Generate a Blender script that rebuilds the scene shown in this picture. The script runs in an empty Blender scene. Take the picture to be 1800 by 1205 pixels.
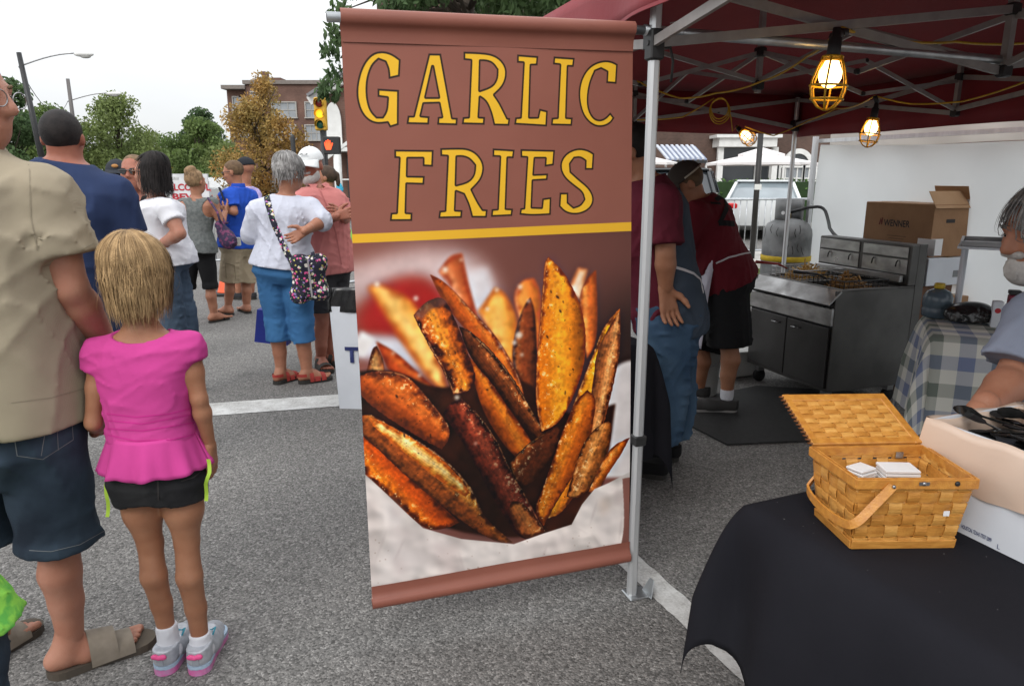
import bpy, bmesh, math, random
import numpy as np
from mathutils import Vector, Matrix
from mathutils.bvhtree import BVHTree
scene = bpy.context.scene
COL = scene.collection
R = math.radians
random.seed(7)
RNG = np.random.default_rng(7)
# ---------------------------------------------------------------- camera
FPX, CAM_H = 1260.0, 1.48
TH = math.atan((602-308)/FPX)
CT, ST = math.cos(TH), math.sin(TH)
cam_data = bpy.data.cameras.new('camera')
cam = bpy.data.objects.new('camera',cam_data)
COL.objects.link(cam)
cam.location = (0,0,CAM_H)
cam.rotation_euler = (math.pi/2-TH,0,0)
cam_data.sensor_width = 36
cam_data.lens = FPX / 1800 * 36
cam_data.clip_start = 0.05
cam_data.clip_end = 2000
cam_data.dof.use_dof = False
scene.camera = cam
# ---------------------------------------------------------------- world, sun, exposure
SKY_H = 0.86
world = bpy.data.worlds.new('World')
scene.world = world
world.use_nodes = True
wn, wl = world.node_tree.nodes, world.node_tree.links
wn.clear()
w_out = wn.new('ShaderNodeOutputWorld')
w_bg = wn.new('ShaderNodeBackground')
w_bg.inputs['Strength'].default_value = 0.1
w_sky = wn.new('ShaderNodeTexSky')
w_sky.sky_type = 'NISHITA'
w_sky.sun_disc = False
w_sky.sun_elevation = R(40)
w_sky.sun_rotation = R(205)
w_sky.air_density = 1.0
w_sky.dust_density = 2.0
w_co = wn.new('ShaderNodeTexCoord')
w_no = wn.new('ShaderNodeTexNoise')
w_no.inputs['Scale'].default_value = 1.7
w_no.inputs['Detail'].default_value = 6
w_map = wn.new('ShaderNodeMapping')
w_map.inputs['Scale'].default_value = (1,1,2.6)
wl.new(w_co.outputs['Generated'],w_map.inputs['Vector'])
wl.new(w_map.outputs[0],w_no.inputs['Vector'])
w_r = wn.new('ShaderNodeMapRange')
w_r.inputs[1].default_value = 0.38
w_r.inputs[2].default_value = 0.6
w_r.inputs[3].default_value = 0.80
w_r.inputs[4].default_value = 0.97
wl.new(w_no.outputs['Fac'],w_r.inputs[0])
w_mix = wn.new('ShaderNodeMix')
w_mix.data_type = 'RGBA'
wl.new(w_r.outputs[0],w_mix.inputs[0])
wl.new(w_sky.outputs[0],w_mix.inputs[6])
w_mix.inputs[7].default_value = (10.6,10.8,11.0,1)      # overcast cloud deck
# overcast deck: brighter overhead than at the horizon, as any cloudy sky
w_sp = wn.new('ShaderNodeSeparateXYZ'); wl.new(w_co.outputs['Generated'],w_sp.inputs[0])
w_g = wn.new('ShaderNodeMapRange'); w_g.inputs[1].default_value = 0.0; w_g.inputs[2].default_value = 1.0; w_g.inputs[3].default_value = SKY_H; w_g.inputs[4].default_value = SKY_H * 2.5
wl.new(w_sp.outputs['Z'],w_g.inputs[0])
w_m = wn.new('ShaderNodeMix'); w_m.data_type = 'RGBA'; w_m.blend_type = 'MULTIPLY'; w_m.inputs[0].default_value = 1.0; w_m.clamp_result = False
wl.new(w_mix.outputs[2],w_m.inputs[6]); wl.new(w_g.outputs[0],w_m.inputs[7])
wl.new(w_m.outputs[2],w_bg.inputs['Color'])
wl.new(w_bg.outputs[0],w_out.inputs['Surface'])
sun_d = bpy.data.lights.new('sun','SUN')
sun_d.energy = 1.3
sun_d.angle = R(26)
sun_d.color = (1,0.97,0.93)
sun = bpy.data.objects.new('sun',sun_d)
COL.objects.link(sun)
# light comes from behind the camera's left shoulder
_sd = Vector((math.sin(R(205))*math.cos(R(40)),math.cos(R(205))*math.cos(R(40)),math.sin(R(40))))
sun.rotation_euler = _sd.to_track_quat('Z','Y').to_euler()
scene.view_settings.view_transform = 'Standard'
scene.view_settings.look = 'None'
scene.view_settings.exposure = 0.0
scene.view_settings.gamma = 1.0
scene.view_settings.use_curve_mapping = False
scene.render.engine = 'CYCLES'
scene.cycles.use_denoising = True
scene.cycles.max_bounces = 6
scene.cycles.diffuse_bounces = 3
scene.cycles.glossy_bounces = 3
scene.cycles.transparent_max_bounces = 8
scene.cycles.sample_clamp_indirect = 4.0
scene.cycles.caustics_reflective = False
scene.cycles.caustics_refractive = False
# ---------------------------------------------------------------- where things stand (measured sight lines)
def ray(px,py):
    a = (px-900) / FPX
    b = -(py-602) / FPX
    return a, CT + b * ST, -ST + b * CT
def gnd(px,py,z=0.0):
    a, y, c = ray(px,py)
    t = (z-CAM_H) / c
    return Vector((a*t,y*t,z))
def aty(px,py,Y):
    a, y, c = ray(px,py)
    t = Y / y
    return Vector((a*t,Y,CAM_H+c*t))
def on_plane(px,py,o,n):
    d = Vector(ray(px,py))
    c = Vector((0,0,CAM_H))
    t = (Vector(o)-c).dot(n) / d.dot(n)
    return c + d * t
# tent axes: P runs from the front into the tent, N along its front away from us
TA = Vector((0.433,2.323,0))
P = Vector((0.9495,0.3139,0))
N = Vector((-0.3139,0.9495,0))
UP = Vector((0,0,1))
TS = 2.87
# ---------------------------------------------------------------- materials
def lin(h):
    h = h.lstrip('#')
    o = []
    for i in (0,2,4):
        c = int(h[i:i+2],16) / 255
        o.append(c/12.92 if c <= 0.04045 else ((c+0.055)/1.055) ** 2.4)
    return tuple(o)
def scl(c,k):
    return tuple(x*k for x in c)
MATS = {}
def mat(name,c1,c2=None,scale=8.0,rough=0.7,bump=0.0,bscale=None,metal=0.0,spec=0.4,detail=5.0,
        coat=0.0,sheen=0.0,sss=0.0,emit=None,estr=0.0,trans=0.0,alpha=1.0,lo=0.35,hi=0.65,stretch=None,
        island=0.0,weave=0.0,wscale=400.0,rvar=0.0):
    """principled material with procedural colour mottling, relief and optional weave"""
    if name in MATS:
        return MATS[name]
    if isinstance(c1,str): c1 = lin(c1)
    if isinstance(c2,str): c2 = lin(c2)
    m = bpy.data.materials.new(name)
    m.use_nodes = True
    nt = m.node_tree
    b = nt.nodes['Principled BSDF']
    L = nt.links.new
    co = nt.nodes.new('ShaderNodeTexCoord')
    src = co.outputs['Object']
    if stretch:
        mp = nt.nodes.new('ShaderNodeMapping')
        mp.inputs['Scale'].default_value = stretch
        L(src,mp.inputs['Vector'])
        src = mp.outputs[0]
    if c2 is None: c2 = scl(c1,0.82)
    no = nt.nodes.new('ShaderNodeTexNoise')
    no.inputs['Scale'].default_value = scale
    no.inputs['Detail'].default_value = detail
    L(src,no.inputs['Vector'])
    mr = nt.nodes.new('ShaderNodeMapRange')
    mr.inputs[1].default_value = lo
    mr.inputs[2].default_value = hi
    L(no.outputs['Fac'],mr.inputs[0])
    mx = nt.nodes.new('ShaderNodeMix')
    mx.data_type = 'RGBA'
    mx.inputs[6].default_value = (*c1,1)
    mx.inputs[7].default_value = (*c2,1)
    L(mr.outputs[0],mx.inputs[0])
    colour = mx.outputs[2]
    if island:
        g = nt.nodes.new('ShaderNodeNewGeometry')
        hs = nt.nodes.new('ShaderNodeHueSaturation')
        mm = nt.nodes.new('ShaderNodeMapRange')
        mm.inputs[3].default_value = 1 - island
        mm.inputs[4].default_value = 1 + island
        L(g.outputs['Random Per Island'],mm.inputs[0])
        L(mm.outputs[0],hs.inputs['Value'])
        L(colour,hs.inputs['Color'])
        colour = hs.outputs[0]
    L(colour,b.inputs['Base Color'])
    b.inputs['Roughness'].default_value = rough
    if rvar:
        rr = nt.nodes.new('ShaderNodeMapRange')
        rr.inputs[3].default_value = rough - rvar
        rr.inputs[4].default_value = rough + rvar
        L(no.outputs['Fac'],rr.inputs[0])
        L(rr.outputs[0],b.inputs['Roughness'])
    b.inputs['Metallic'].default_value = metal
    b.inputs['Specular IOR Level'].default_value = spec
    b.inputs['Coat Weight'].default_value = coat
    b.inputs['Sheen Weight'].default_value = sheen
    b.inputs['Transmission Weight'].default_value = trans
    b.inputs['Alpha'].default_value = alpha
    if sss:
        b.inputs['Subsurface Weight'].default_value = sss
        b.inputs['Subsurface Radius'].default_value = (0.012,0.005,0.003)
        b.inputs['Subsurface Scale'].default_value = 1.0
    if emit is not None:
        b.inputs['Emission Color'].default_value = (*(lin(emit) if isinstance(emit,str) else emit),1)
        b.inputs['Emission Strength'].default_value = estr
    hsrc = None
    if bump:
        bn = nt.nodes.new('ShaderNodeTexNoise')
        bn.inputs['Scale'].default_value = bscale or scale * 4
        bn.inputs['Detail'].default_value = 4
        L(src,bn.inputs['Vector'])
        bp = nt.nodes.new('ShaderNodeBump')
        bp.inputs['Strength'].default_value = min(1.0,bump)
        bp.inputs['Distance'].default_value = 0.01 if bump <= 1 else 0.01 * bump
        L(bn.outputs['Fac'],bp.inputs['Height'])
        hsrc = bp
    if weave:
        wv = nt.nodes.new('ShaderNodeTexWave')
        wv.inputs['Scale'].default_value = wscale
        wv.inputs['Distortion'].default_value = 1.0
        L(src,wv.inputs['Vector'])
        bq = nt.nodes.new('ShaderNodeBump')
        bq.inputs['Strength'].default_value = weave
        bq.inputs['Distance'].default_value = 0.001
        L(wv.outputs['Fac'],bq.inputs['Height'])
        if hsrc: L(hsrc.outputs[0],bq.inputs['Normal'])
        hsrc = bq
    if hsrc: L(hsrc.outputs[0],b.inputs['Normal'])
    m['is'] = 1
    MATS[name] = m
    return m
# ---------------------------------------------------------------- objects
def mesh_of(name,v,f,smooth=False):
    me = bpy.data.meshes.new(name)
    v = np.asarray(v,dtype=np.float32).reshape(-1,3)
    if isinstance(f,np.ndarray):
        k = f.shape[1]
        me.vertices.add(len(v)); me.vertices.foreach_set('co',v.ravel())
        me.loops.add(f.size); me.loops.foreach_set('vertex_index',f.ravel().astype(np.int32))
        me.polygons.add(len(f))
        me.polygons.foreach_set('loop_start',np.arange(0,f.size,k,dtype=np.int32))
        me.update(calc_edges=True)
    else:
        me.from_pydata([tuple(map(float,x)) for x in v],[],f)
        me.update()
    if smooth:
        me.polygons.foreach_set('use_smooth',np.ones(len(me.polygons),dtype=bool))
    return me
def link(name,me,m,parent=None,local=False,label=None):
    o = bpy.data.objects.new(name,me)
    COL.objects.link(o)
    if m is not None:
        for q in (m if isinstance(m,(list,tuple)) else [m]): me.materials.append(q)
    if parent is not None:
        o.parent = parent
        if not local: o.matrix_parent_inverse = parent_world(parent).inverted()
    if label: o['label'] = label
    return o
def parent_world(p):
    M = p.matrix_basis.copy()
    if p.parent is not None: M = parent_world(p.parent) @ p.matrix_parent_inverse @ M
    return M
def thing(name,label,cat,loc=(0,0,0),rz=0.0,group=None):
    o = bpy.data.objects.new(name,None)
    o.empty_display_size = 0.1
    COL.objects.link(o)
    o.location = loc
    o.rotation_euler = (0,0,rz)
    return tag(o,label,cat,group)
def tag(o,label,cat,group=None):
    o['label'] = label
    o['category'] = cat
    if group: o['group'] = group
    return o
def copy_tree(o,parent=None):
    c = o.copy()
    COL.objects.link(c)
    if parent is not None: c.parent = parent
    for ch in [q for q in bpy.data.objects if q.parent is o]: copy_tree(ch,c)
    return c
def frame_of(d,up=UP):
    d = Vector(d).normalized()
    r = d.cross(up)
    if r.length < 1e-4: r = d.cross(Vector((1,0,0)))
    r.normalize()
    return d, r, r.cross(d).normalized()
class MB:
    """collects shapes into one mesh"""
    def __init__(s): s.v = []; s.f = []; s.mi = []; s.cur = 0
    def m(s,i): s.cur = i; return s
    def add(s,vs,fs):
        o = len(s.v)
        s.v += [tuple(x) for x in vs]
        for q in fs: s.f.append(tuple(o+i for i in q)); s.mi.append(s.cur)
        return s
    def box(s,c,size,x=Vector((1,0,0)),y=Vector((0,1,0)),z=UP,bev=0.0):
        c = Vector(c); hx, hy, hz = size[0] / 2, size[1] / 2, size[2] / 2
        if bev <= 0:
            vs = [c+x*(hx*i)+y*(hy*j)+z*(hz*k) for k in (-1,1) for j in (-1,1) for i in (-1,1)]
            return s.add(vs,[(0,2,3,1),(4,5,7,6),(0,1,5,4),(2,6,7,3),(0,4,6,2),(1,3,7,5)])
        b = min(bev,hx*.9,hy*.9,hz*.9)
        rings = []
        for (zz,ins) in ((-hz,b),(-hz+b,0),(hz-b,0),(hz,b)):
            ring = []
            ax, ay = hx - ins, hy - ins
            for (sx,sy) in ((-1,-1),(1,-1),(1,1),(-1,1)):
                k = b * .7
                p1 = (sx*ax,sy*(ay-k)); p2 = (sx*(ax-k),sy*ay)
                if sx * sy > 0: ring += [p1,p2]
                else: ring += [p2,p1]
            rings.append([c+x*a+y*d+z*zz for a,d in ring])
        vs = [q for r_ in rings for q in r_]
        fs = []
        for k in range(3):
            for i in range(8):
                j = (i+1) % 8
                fs.append((k*8+i,k*8+j,k*8+8+j,k*8+8+i))
        fs.append(tuple(range(7,-1,-1))); fs.append(tuple(range(24,32)))
        return s.add(vs,fs)
    def bar(s,a,b,w,h,up=UP):
        a = Vector(a); b = Vector(b)
        d, r, u = frame_of(b-a,up)
        return s.box((a+b)/2,((b-a).length,w,h),d,r,u)
    def tube(s,pts,rad,n=8,cap=True,closed=False):
        pts = [Vector(p) for p in pts]
        m = len(pts)
        rad = rad if isinstance(rad,(list,tuple,np.ndarray)) else [rad] * m
        t0 = (pts[1]-pts[0]).normalized()
        _, r, u = frame_of(t0)
        vs = []
        for i, p in enumerate(pts):
            if closed: t = pts[(i+1) % m] - pts[i-1]
            else: t = pts[min(i+1,m-1)] - pts[max(i-1,0)]
            if t.length < 1e-9: t = t0
            t.normalize()
            r = (r-t*r.dot(t)); r.normalize(); u = r.cross(t)
            for k in range(n):
                a = 2 * math.pi * k / n
                vs.append(p+(r*math.cos(a)+u*math.sin(a))*rad[i])
        fs = []
        for i in range(m if closed else m-1):
            j = (i+1) % m
            for k in range(n):
                l = (k+1) % n
                fs.append((i*n+k,i*n+l,j*n+l,j*n+k))
        if cap and not closed:
            fs.append(tuple(range(n-1,-1,-1))); fs.append(tuple(range((m-1)*n,m*n)))
        return s.add(vs,fs)
    def cyl(s,a,b,r,n=16,r2=None): return s.tube([a,b],[r,r if r2 is None else r2],n)
    def lathe(s,c,prof,n=24,axis=UP,sx=1.0):
        c = Vector(c); d, r, u = frame_of(axis,Vector((0,1,0)))
        vs = []
        for (rr,zz) in prof:
            for k in range(n):
                a = 2 * math.pi * k / n
                vs.append(c+d*zz+(r*math.cos(a)*sx+u*math.sin(a))*rr)
        fs = []
        for i in range(len(prof)-1):
            for k in range(n):
                l = (k+1) % n
                fs.append((i*n+k,i*n+l,(i+1)*n+l,(i+1)*n+k))
        fs.append(tuple(range(n-1,-1,-1))); fs.append(tuple(range((len(prof)-1)*n,len(prof)*n)))
        return s.add(vs,fs)
    def prism(s,poly,o,x,y,thick):
        """polygon (list of 2-tuples) in plane o,x,y extruded by thick along x cross y"""
        o = Vector(o); n_ = x.cross(y).normalized()
        k = len(poly)
        vs = [o+x*a+y*b for a,b in poly] + [o+x*a+y*b+n_*thick for a,b in poly]
        fs = [tuple(range(k-1,-1,-1)),tuple(range(k,2*k))]
        for i in range(k):
            j = (i+1) % k
            fs.append((i,j,k+j,k+i))
        return s.add(vs,fs)
    def sheet(s,fn,nu,nv):
        vs = [fn(i/nu,j/nv) for j in range(nv+1) for i in range(nu+1)]
        w = nu + 1
        return s.add(vs,[(j*w+i,j*w+i+1,(j+1)*w+i+1,(j+1)*w+i) for j in range(nv) for i in range(nu)])
    def ellip(s,c,r,n=14,m_=8,x=Vector((1,0,0)),y=Vector((0,1,0)),z=UP):
        c = Vector(c); vs = []
        for i in range(m_+1):
            ph = math.pi * i / m_
            for k in range(n):
                a = 2 * math.pi * k / n
                vs.append(c+x*(r[0]*math.sin(ph)*math.cos(a))+y*(r[1]*math.sin(ph)*math.sin(a))+z*(-r[2]*math.cos(ph)))
        fs = [(i*n+k,i*n+(k+1) % n,(i+1)*n+(k+1) % n,(i+1)*n+k) for i in range(m_) for k in range(n)]
        return s.add(vs,fs)
    def build(s,name,m,parent=None,smooth=False,local=False,label=None,angle=None):
        me = mesh_of(name,s.v,s.f,smooth)
        o = link(name,me,m,parent,local,label)
        if any(s.mi): me.polygons.foreach_set('material_index',np.array(s.mi,dtype=np.int32))
        if smooth and angle: me.set_sharp_from_angle(angle=R(angle))
        return o
def structure(o): o['kind'] = 'structure'; return o
def stuff(o): o['kind'] = 'stuff'; return o
def bvh(*obs):
    v = []; f = []
    for o in obs:
        M = parent_world(o.parent) @ o.matrix_parent_inverse @ o.matrix_basis if o.parent else o.matrix_basis
        k = len(v)
        v += [M @ q.co for q in o.data.vertices]
        f += [tuple(k+i for i in p.vertices) for p in o.data.polygons]
    return BVHTree.FromPolygons(v,f)
# ---------------------------------------------------------------- soft solids: bodies and clothes grown as one surface
class Solid:
    def __init__(s): s.p = []; s.cuts = []; s.subs = []
    def cap(s,a,b,ra,rb,k=0.03,flat=None):
        """tapered limb; flat=(direction, factor) squeezes it along a direction"""
        s.p.append(('cap',np.array(a,float),np.array(b,float),ra,rb,k,flat)); return s
    def ell(s,c,r,rot=None,k=0.02):
        s.p.append(('ell',np.array(c,float),np.array(r,float),rot,k)); return s
    def loft(s,a,b,right,table,k=0.03,n=2.4):
        s.p.append(('loft',np.array(a,float),np.array(b,float),np.array(right,float),table,k,n)); return s
    def hem(s,a,b,right,table,k,n,lo=False):
        """loft with a crisp cut at one open end"""
        a = np.array(a,float); b = np.array(b,float); L = np.linalg.norm(b-a); t = list(table)
        i = 0 if lo else -1
        q = t[i]; e = (-.03 if lo else .03) / L
        c = a + (b-a) * q[0]
        if lo: t = [(q[0]+e,)+tuple(q[1:])] + t
        else: t = t + [(q[0]+e,)+tuple(q[1:])]
        s.loft(a,b,right,t,k,n)
        return s.cut_near(c,(b-a)*(-1 if lo else 1),c,1.35*max(q[1],q[2])+.03)
    def chain(s,pts,rads,k=0.02):
        for i in range(len(pts)-1): s.cap(pts[i],pts[i+1],rads[i],rads[i+1],k)
        return s
    def cut(s,o,n,k=0.0): s.cuts.append((np.array(o,float),np.array(n,float)/np.linalg.norm(n),None,k)); return s
    def cut_near(s,o,n,c,r): s.cuts.append((np.array(o,float),np.array(n,float)/np.linalg.norm(n),(np.array(c,float),r),0)); return s
    def sub(s,other): s.subs.append(other); return s
    def bounds(s):
        lo = np.full(3,1e9); hi = -lo
        for q in s.p:
            l, h = prim_bounds(q); lo = np.minimum(lo,l); hi = np.maximum(hi,h)
        return lo, hi
    def field(s,ax):
        X, Y, Z = ax
        D = np.full((len(X),len(Y),len(Z)),0.5,np.float32)
        for q in s.p:
            l, h = prim_bounds(q)
            k = q[-1] if q[0] == 'ell' else (q[5])
            pad = 0.03 + k
            sl = []
            for A, lo, hi in zip(ax,l,h):
                i0 = max(0,int(np.searchsorted(A,lo-pad))-1); i1 = min(len(A),int(np.searchsorted(A,hi+pad))+1)
                sl.append(slice(i0,i1))
            sx, sy, sz = sl
            if sx.start >= sx.stop or sy.start >= sy.stop or sz.start >= sz.stop: continue
            pts = (X[sx][:,None,None],Y[sy][None,:,None],Z[sz][None,None,:])
            d = prim_dist(q,pts)
            e = D[sx,sy,sz]
            hh = np.maximum(k-np.abs(d-e),0) / max(k,1e-6)
            D[sx,sy,sz] = np.minimum(d,e) - hh * hh * (k*0.25)
        return D
def prim_bounds(q):
    if q[0] == 'cap':
        _, a, b, ra, rb, k, fl = q; r = max(ra,rb)
        return np.minimum(a,b) - r, np.maximum(a,b) + r
    if q[0] == 'ell':
        r = max(q[2]); return q[1] - r, q[1] + r
    _, a, b, right, tb, k, n = q
    r = max(max(t[1],t[2]+abs(t[3])) for t in tb)
    L = b - a; t0, t1 = tb[0][0], tb[-1][0]
    pa, pb = a + L * t0, a + L * t1
    return np.minimum(pa,pb) - r, np.maximum(pa,pb) + r
def prim_dist(q,pts):
    X, Y, Z = [p.astype(np.float32) for p in pts]
    if q[0] == 'cap':
        _, a, b, ra, rb, k, fl = q
        ab = b - a; L2 = float(ab @ ab) + 1e-12
        px, py, pz = X - a[0], Y - a[1], Z - a[2]
        t = np.clip((px*ab[0]+py*ab[1]+pz*ab[2])/L2,0,1)
        dx, dy, dz = px - t * ab[0], py - t * ab[1], pz - t * ab[2]
        d2 = dx * dx + dy * dy + dz * dz
        if fl is not None:
            f = np.array(fl[0],float); f /= np.linalg.norm(f)
            w = dx * f[0] + dy * f[1] + dz * f[2]
            d2 = d2 + w * w * (1/fl[1] ** 2-1)
            return (np.sqrt(d2)-(ra+(rb-ra)*t)) * min(1,fl[1])
        return np.sqrt(d2) - (ra+(rb-ra)*t)
    if q[0] == 'ell':
        _, c, r, rot, k = q
        px, py, pz = X - c[0], Y - c[1], Z - c[2]
        if rot is not None:
            Mx = np.array(rot.to_3x3()) if hasattr(rot,'to_3x3') else np.array(rot)
            px, py, pz = (Mx[0,0]*px+Mx[1,0]*py+Mx[2,0]*pz,Mx[0,1]*px+Mx[1,1]*py+Mx[2,1]*pz,Mx[0,2]*px+Mx[1,2]*py+Mx[2,2]*pz)
        k0 = np.sqrt((px/r[0]) ** 2+(py/r[1]) ** 2+(pz/r[2]) ** 2)
        k1 = np.sqrt((px/r[0] ** 2) ** 2+(py/r[1] ** 2) ** 2+(pz/r[2] ** 2) ** 2)
        return k0 * (k0-1) / np.maximum(k1,1e-6)
    _, a, b, right, tb, k, n = q
    ab = b - a; L = float(np.linalg.norm(ab)); w = ab / L
    u = right - w * (right @ w); u /= np.linalg.norm(u); v = np.cross(w,u)
    px, py, pz = X - a[0], Y - a[1], Z - a[2]
    t = (px*w[0]+py*w[1]+pz*w[2]) / L
    uu = px * u[0] + py * u[1] + pz * u[2]
    vv = px * v[0] + py * v[1] + pz * v[2]
    T = np.array([r_[0] for r_ in tb])
    rx = np.interp(t,T,[r_[1] for r_ in tb]).astype(np.float32)
    ry = np.interp(t,T,[r_[2] for r_ in tb]).astype(np.float32)
    oy = np.interp(t,T,[r_[3] for r_ in tb]).astype(np.float32)
    e = (np.abs(uu/rx) ** n+np.abs((vv-oy)/ry) ** n) ** (1/n)
    d = (e-1) * np.minimum(rx,ry)
    tc = np.maximum(T[0]-t,t-T[-1]) * L
    return np.where(tc > 0,np.sqrt(np.maximum(d,0) ** 2+tc*tc) ,np.maximum(d,tc))
def surface(D,ax,it=1):
    """surface nets"""
    X, Y, Z = ax
    S = D < 0
    nx, ny, nz = D.shape
    cnt = np.zeros((nx-1,ny-1,nz-1),np.int8)
    for i in (0,1):
        for j in (0,1):
            for k in (0,1): cnt += S[i:nx-1+i,j:ny-1+j,k:nz-1+k]
    act = (cnt > 0) & (cnt < 8)
    idx = np.argwhere(act)
    if len(idx) == 0: return np.zeros((0,3)), np.zeros((0,4),int)
    vid = np.full(act.shape,-1,np.int32)
    vid[act] = np.arange(len(idx))
    acc = np.zeros((len(idx),3)); num = np.zeros(len(idx))
    c = [(i,j,k) for i in (0,1) for j in (0,1) for k in (0,1)]
    val = {q: D[idx[:,0]+q[0],idx[:,1]+q[1],idx[:,2]+q[2]] for q in c}
    for q in c:
        for axn in range(3):
            if q[axn] == 0:
                r_ = list(q); r_[axn] = 1; r_ = tuple(r_)
                a, b = val[q], val[r_]
                m = (a < 0) != (b < 0)
                t = np.where(m,a/np.where(m,a-b,1),0)
                pos = np.tile(np.array(q,float),(len(idx),1)); pos[:,axn] = t
                acc[m] += pos[m]; num[m] += 1
    g = idx + acc / num[:,None]
    h = np.array([X[1]-X[0],Y[1]-Y[0],Z[1]-Z[0]])
    V = np.array([X[0],Y[0],Z[0]]) + g * h
    F = []
    for axn in range(3):
        a0 = [slice(1,-1)] * 3; a0[axn] = slice(0,-1)
        a1 = [slice(1,-1)] * 3; a1[axn] = slice(1,None)
        A, B = S[tuple(a0)], S[tuple(a1)]
        ch = np.argwhere(A != B)
        if len(ch) == 0: continue
        inside = A[ch[:,0],ch[:,1],ch[:,2]]
        off = np.array([1,1,1]); off[axn] = 0
        e = ch + off
        o1, o2 = [q for q in range(3) if q != axn]
        def vv(d1,d2):
            p = e.copy(); p[:,o1] -= d1; p[:,o2] -= d2
            return vid[p[:,0],p[:,1],p[:,2]]
        q = np.stack([vv(1,1),vv(0,1),vv(0,0),vv(1,0)],1)
        flip = inside if axn != 1 else ~inside
        q = np.where(flip[:,None],q,q[:,::-1])
        F.append(q)
    F = np.concatenate(F)
    F = F[(F >= 0).all(1)]
    for _ in range(it):
        s_ = np.zeros_like(V); n_ = np.zeros(len(V))
        for i in range(4):
            a, b = F[:,i], F[:,(i+1) % 4]
            np.add.at(s_,a,V[b]); np.add.at(s_,b,V[a]); np.add.at(n_,a,1); np.add.at(n_,b,1)
        V = V * 0.5 + 0.5 * s_ / np.maximum(n_,1)[:,None]
    return V, F
def folds(pts,seed,lam=0.09,amp=0.004,vert=0.5):
    """cloth creases: warped ridges"""
    r = np.random.default_rng(seed)
    X, Y, Z = pts
    out = 0
    for i in range(4):
        w = r.normal(size=3); w[2] *= vert * (.55 if i < 2 else 1.5); w /= np.linalg.norm(w); w *= 2 * math.pi / (lam*(1.9,1.3,1.5,.8)[i]*r.uniform(0.8,1.3))
        w2 = r.normal(size=3) * 2 * math.pi / (lam*3.2)
        s_ = np.sin(X*w[0]+Y*w[1]+Z*w[2]+2.4*np.sin(X*w2[0]+Y*w2[1]+Z*w2[2]+r.uniform(0,6))+r.uniform(0,6))
        w3 = r.normal(size=3) * 2 * math.pi / (lam*4.5)
        m = np.clip(0.35+0.75*np.sin(X*w3[0]+Y*w3[1]+Z*w3[2]+r.uniform(0,6)),0,1.1) * (1.3,1,.8,.5)[i]
        out = out + (1-np.abs(s_)) ** 2.6 * m * 1.25
    return (out-0.5) * amp * .95
def solid_mesh(S,h,crease=None,it=1,zcrop=None):
    lo, hi = S.bounds()
    if zcrop: lo[2] = max(lo[2],zcrop[0]); hi[2] = min(hi[2],zcrop[1])
    for o, n, near, k in S.cuts:                # skip what axis-aligned cuts remove
        if near is None:
            for i in range(3):
                if n[i] > 0.999: hi[i] = min(hi[i],o[i]+2*h)
                if n[i] < -0.999: lo[i] = max(lo[i],o[i]-2*h)
    lo -= 2.5 * h; hi += 2.5 * h
    ax = [lo[i]+h*np.arange(int((hi[i]-lo[i])/h)+2) for i in range(3)]
    D = S.field(ax)
    X, Y, Z = [a.astype(np.float32) for a in ax]
    X, Y, Z = X[:,None,None], Y[None,:,None], Z[None,None,:]
    if crease:
        g0, g1, g2 = np.gradient(D)
        D = D - (folds((X,Y,Z),*crease)*np.clip(1.15-1.25*g2*g2/(g0*g0+g1*g1+g2*g2+1e-9),0,1)).astype(np.float32)
    for o, n, near, k in S.cuts:
        c = (X-o[0]) * n[0] + (Y-o[1]) * n[1] + (Z-o[2]) * n[2]
        if near is not None:
            b = np.sqrt((X-near[0][0]) ** 2+(Y-near[0][1]) ** 2+(Z-near[0][2]) ** 2) - near[1]
            c = np.minimum(c,-b)
        if k: c = c + k * (np.sin(X*310+2*np.sin(Z*170))+np.sin(Y*290+Z*120)+np.sin(X*140-Y*120+Z*60))
        D = np.maximum(D,c.astype(np.float32))
    for o in S.subs: D = np.maximum(D,-o.field(ax))
    for a in range(3):                           # close at the border of the grid
        sl = [slice(None)] * 3
        sl[a] = 0; D[tuple(sl)] = 1
        sl[a] = -1; D[tuple(sl)] = 1
    return surface(D,ax,it)
# ---------------------------------------------------------------- people
MALE = [(-.12,.10,.085,0),(0,.165,.12,0),(.2,.158,.115,0),(.4,.155,.112,.008),(.6,.168,.118,.008),(.78,.178,.115,0),(.9,.172,.09,-.005),(.97,.12,.068,-.01),(1.02,.065,.058,-.01)]
FEMALE = [(-.12,.10,.09,0),(0,.17,.125,-.005),(.15,.165,.12,0),(.42,.128,.10,0),(.6,.14,.105,.01),(.78,.152,.112,.012),(.9,.145,.08,-.005),(.97,.10,.06,-.01),(1.02,.055,.05,-.01)]
def tabmul(tb,w,d,off=0.0): return [(t,rx*w+off,ry*d+off,oy) for t,rx,ry,oy in tb]
SKIN = {}
def skin(tone='a'):
    if tone in SKIN: return SKIN[tone]
    c = {'a': ((0.40,0.185,0.115),(0.32,0.135,0.08)),'b': ((0.37,0.175,0.10),(0.30,0.13,0.07)),'c': ((0.42,0.205,0.14),(0.36,0.155,0.10)),'d': ((0.37,0.15,0.10),(0.30,0.105,0.065))}[tone]
    SKIN[tone] = mat('skin_'+tone,c[0],c[1],scale=11,rough=0.5,bump=0.12,bscale=240,sss=0.12,spec=0.35,rvar=0.08)
    return SKIN[tone]
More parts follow.
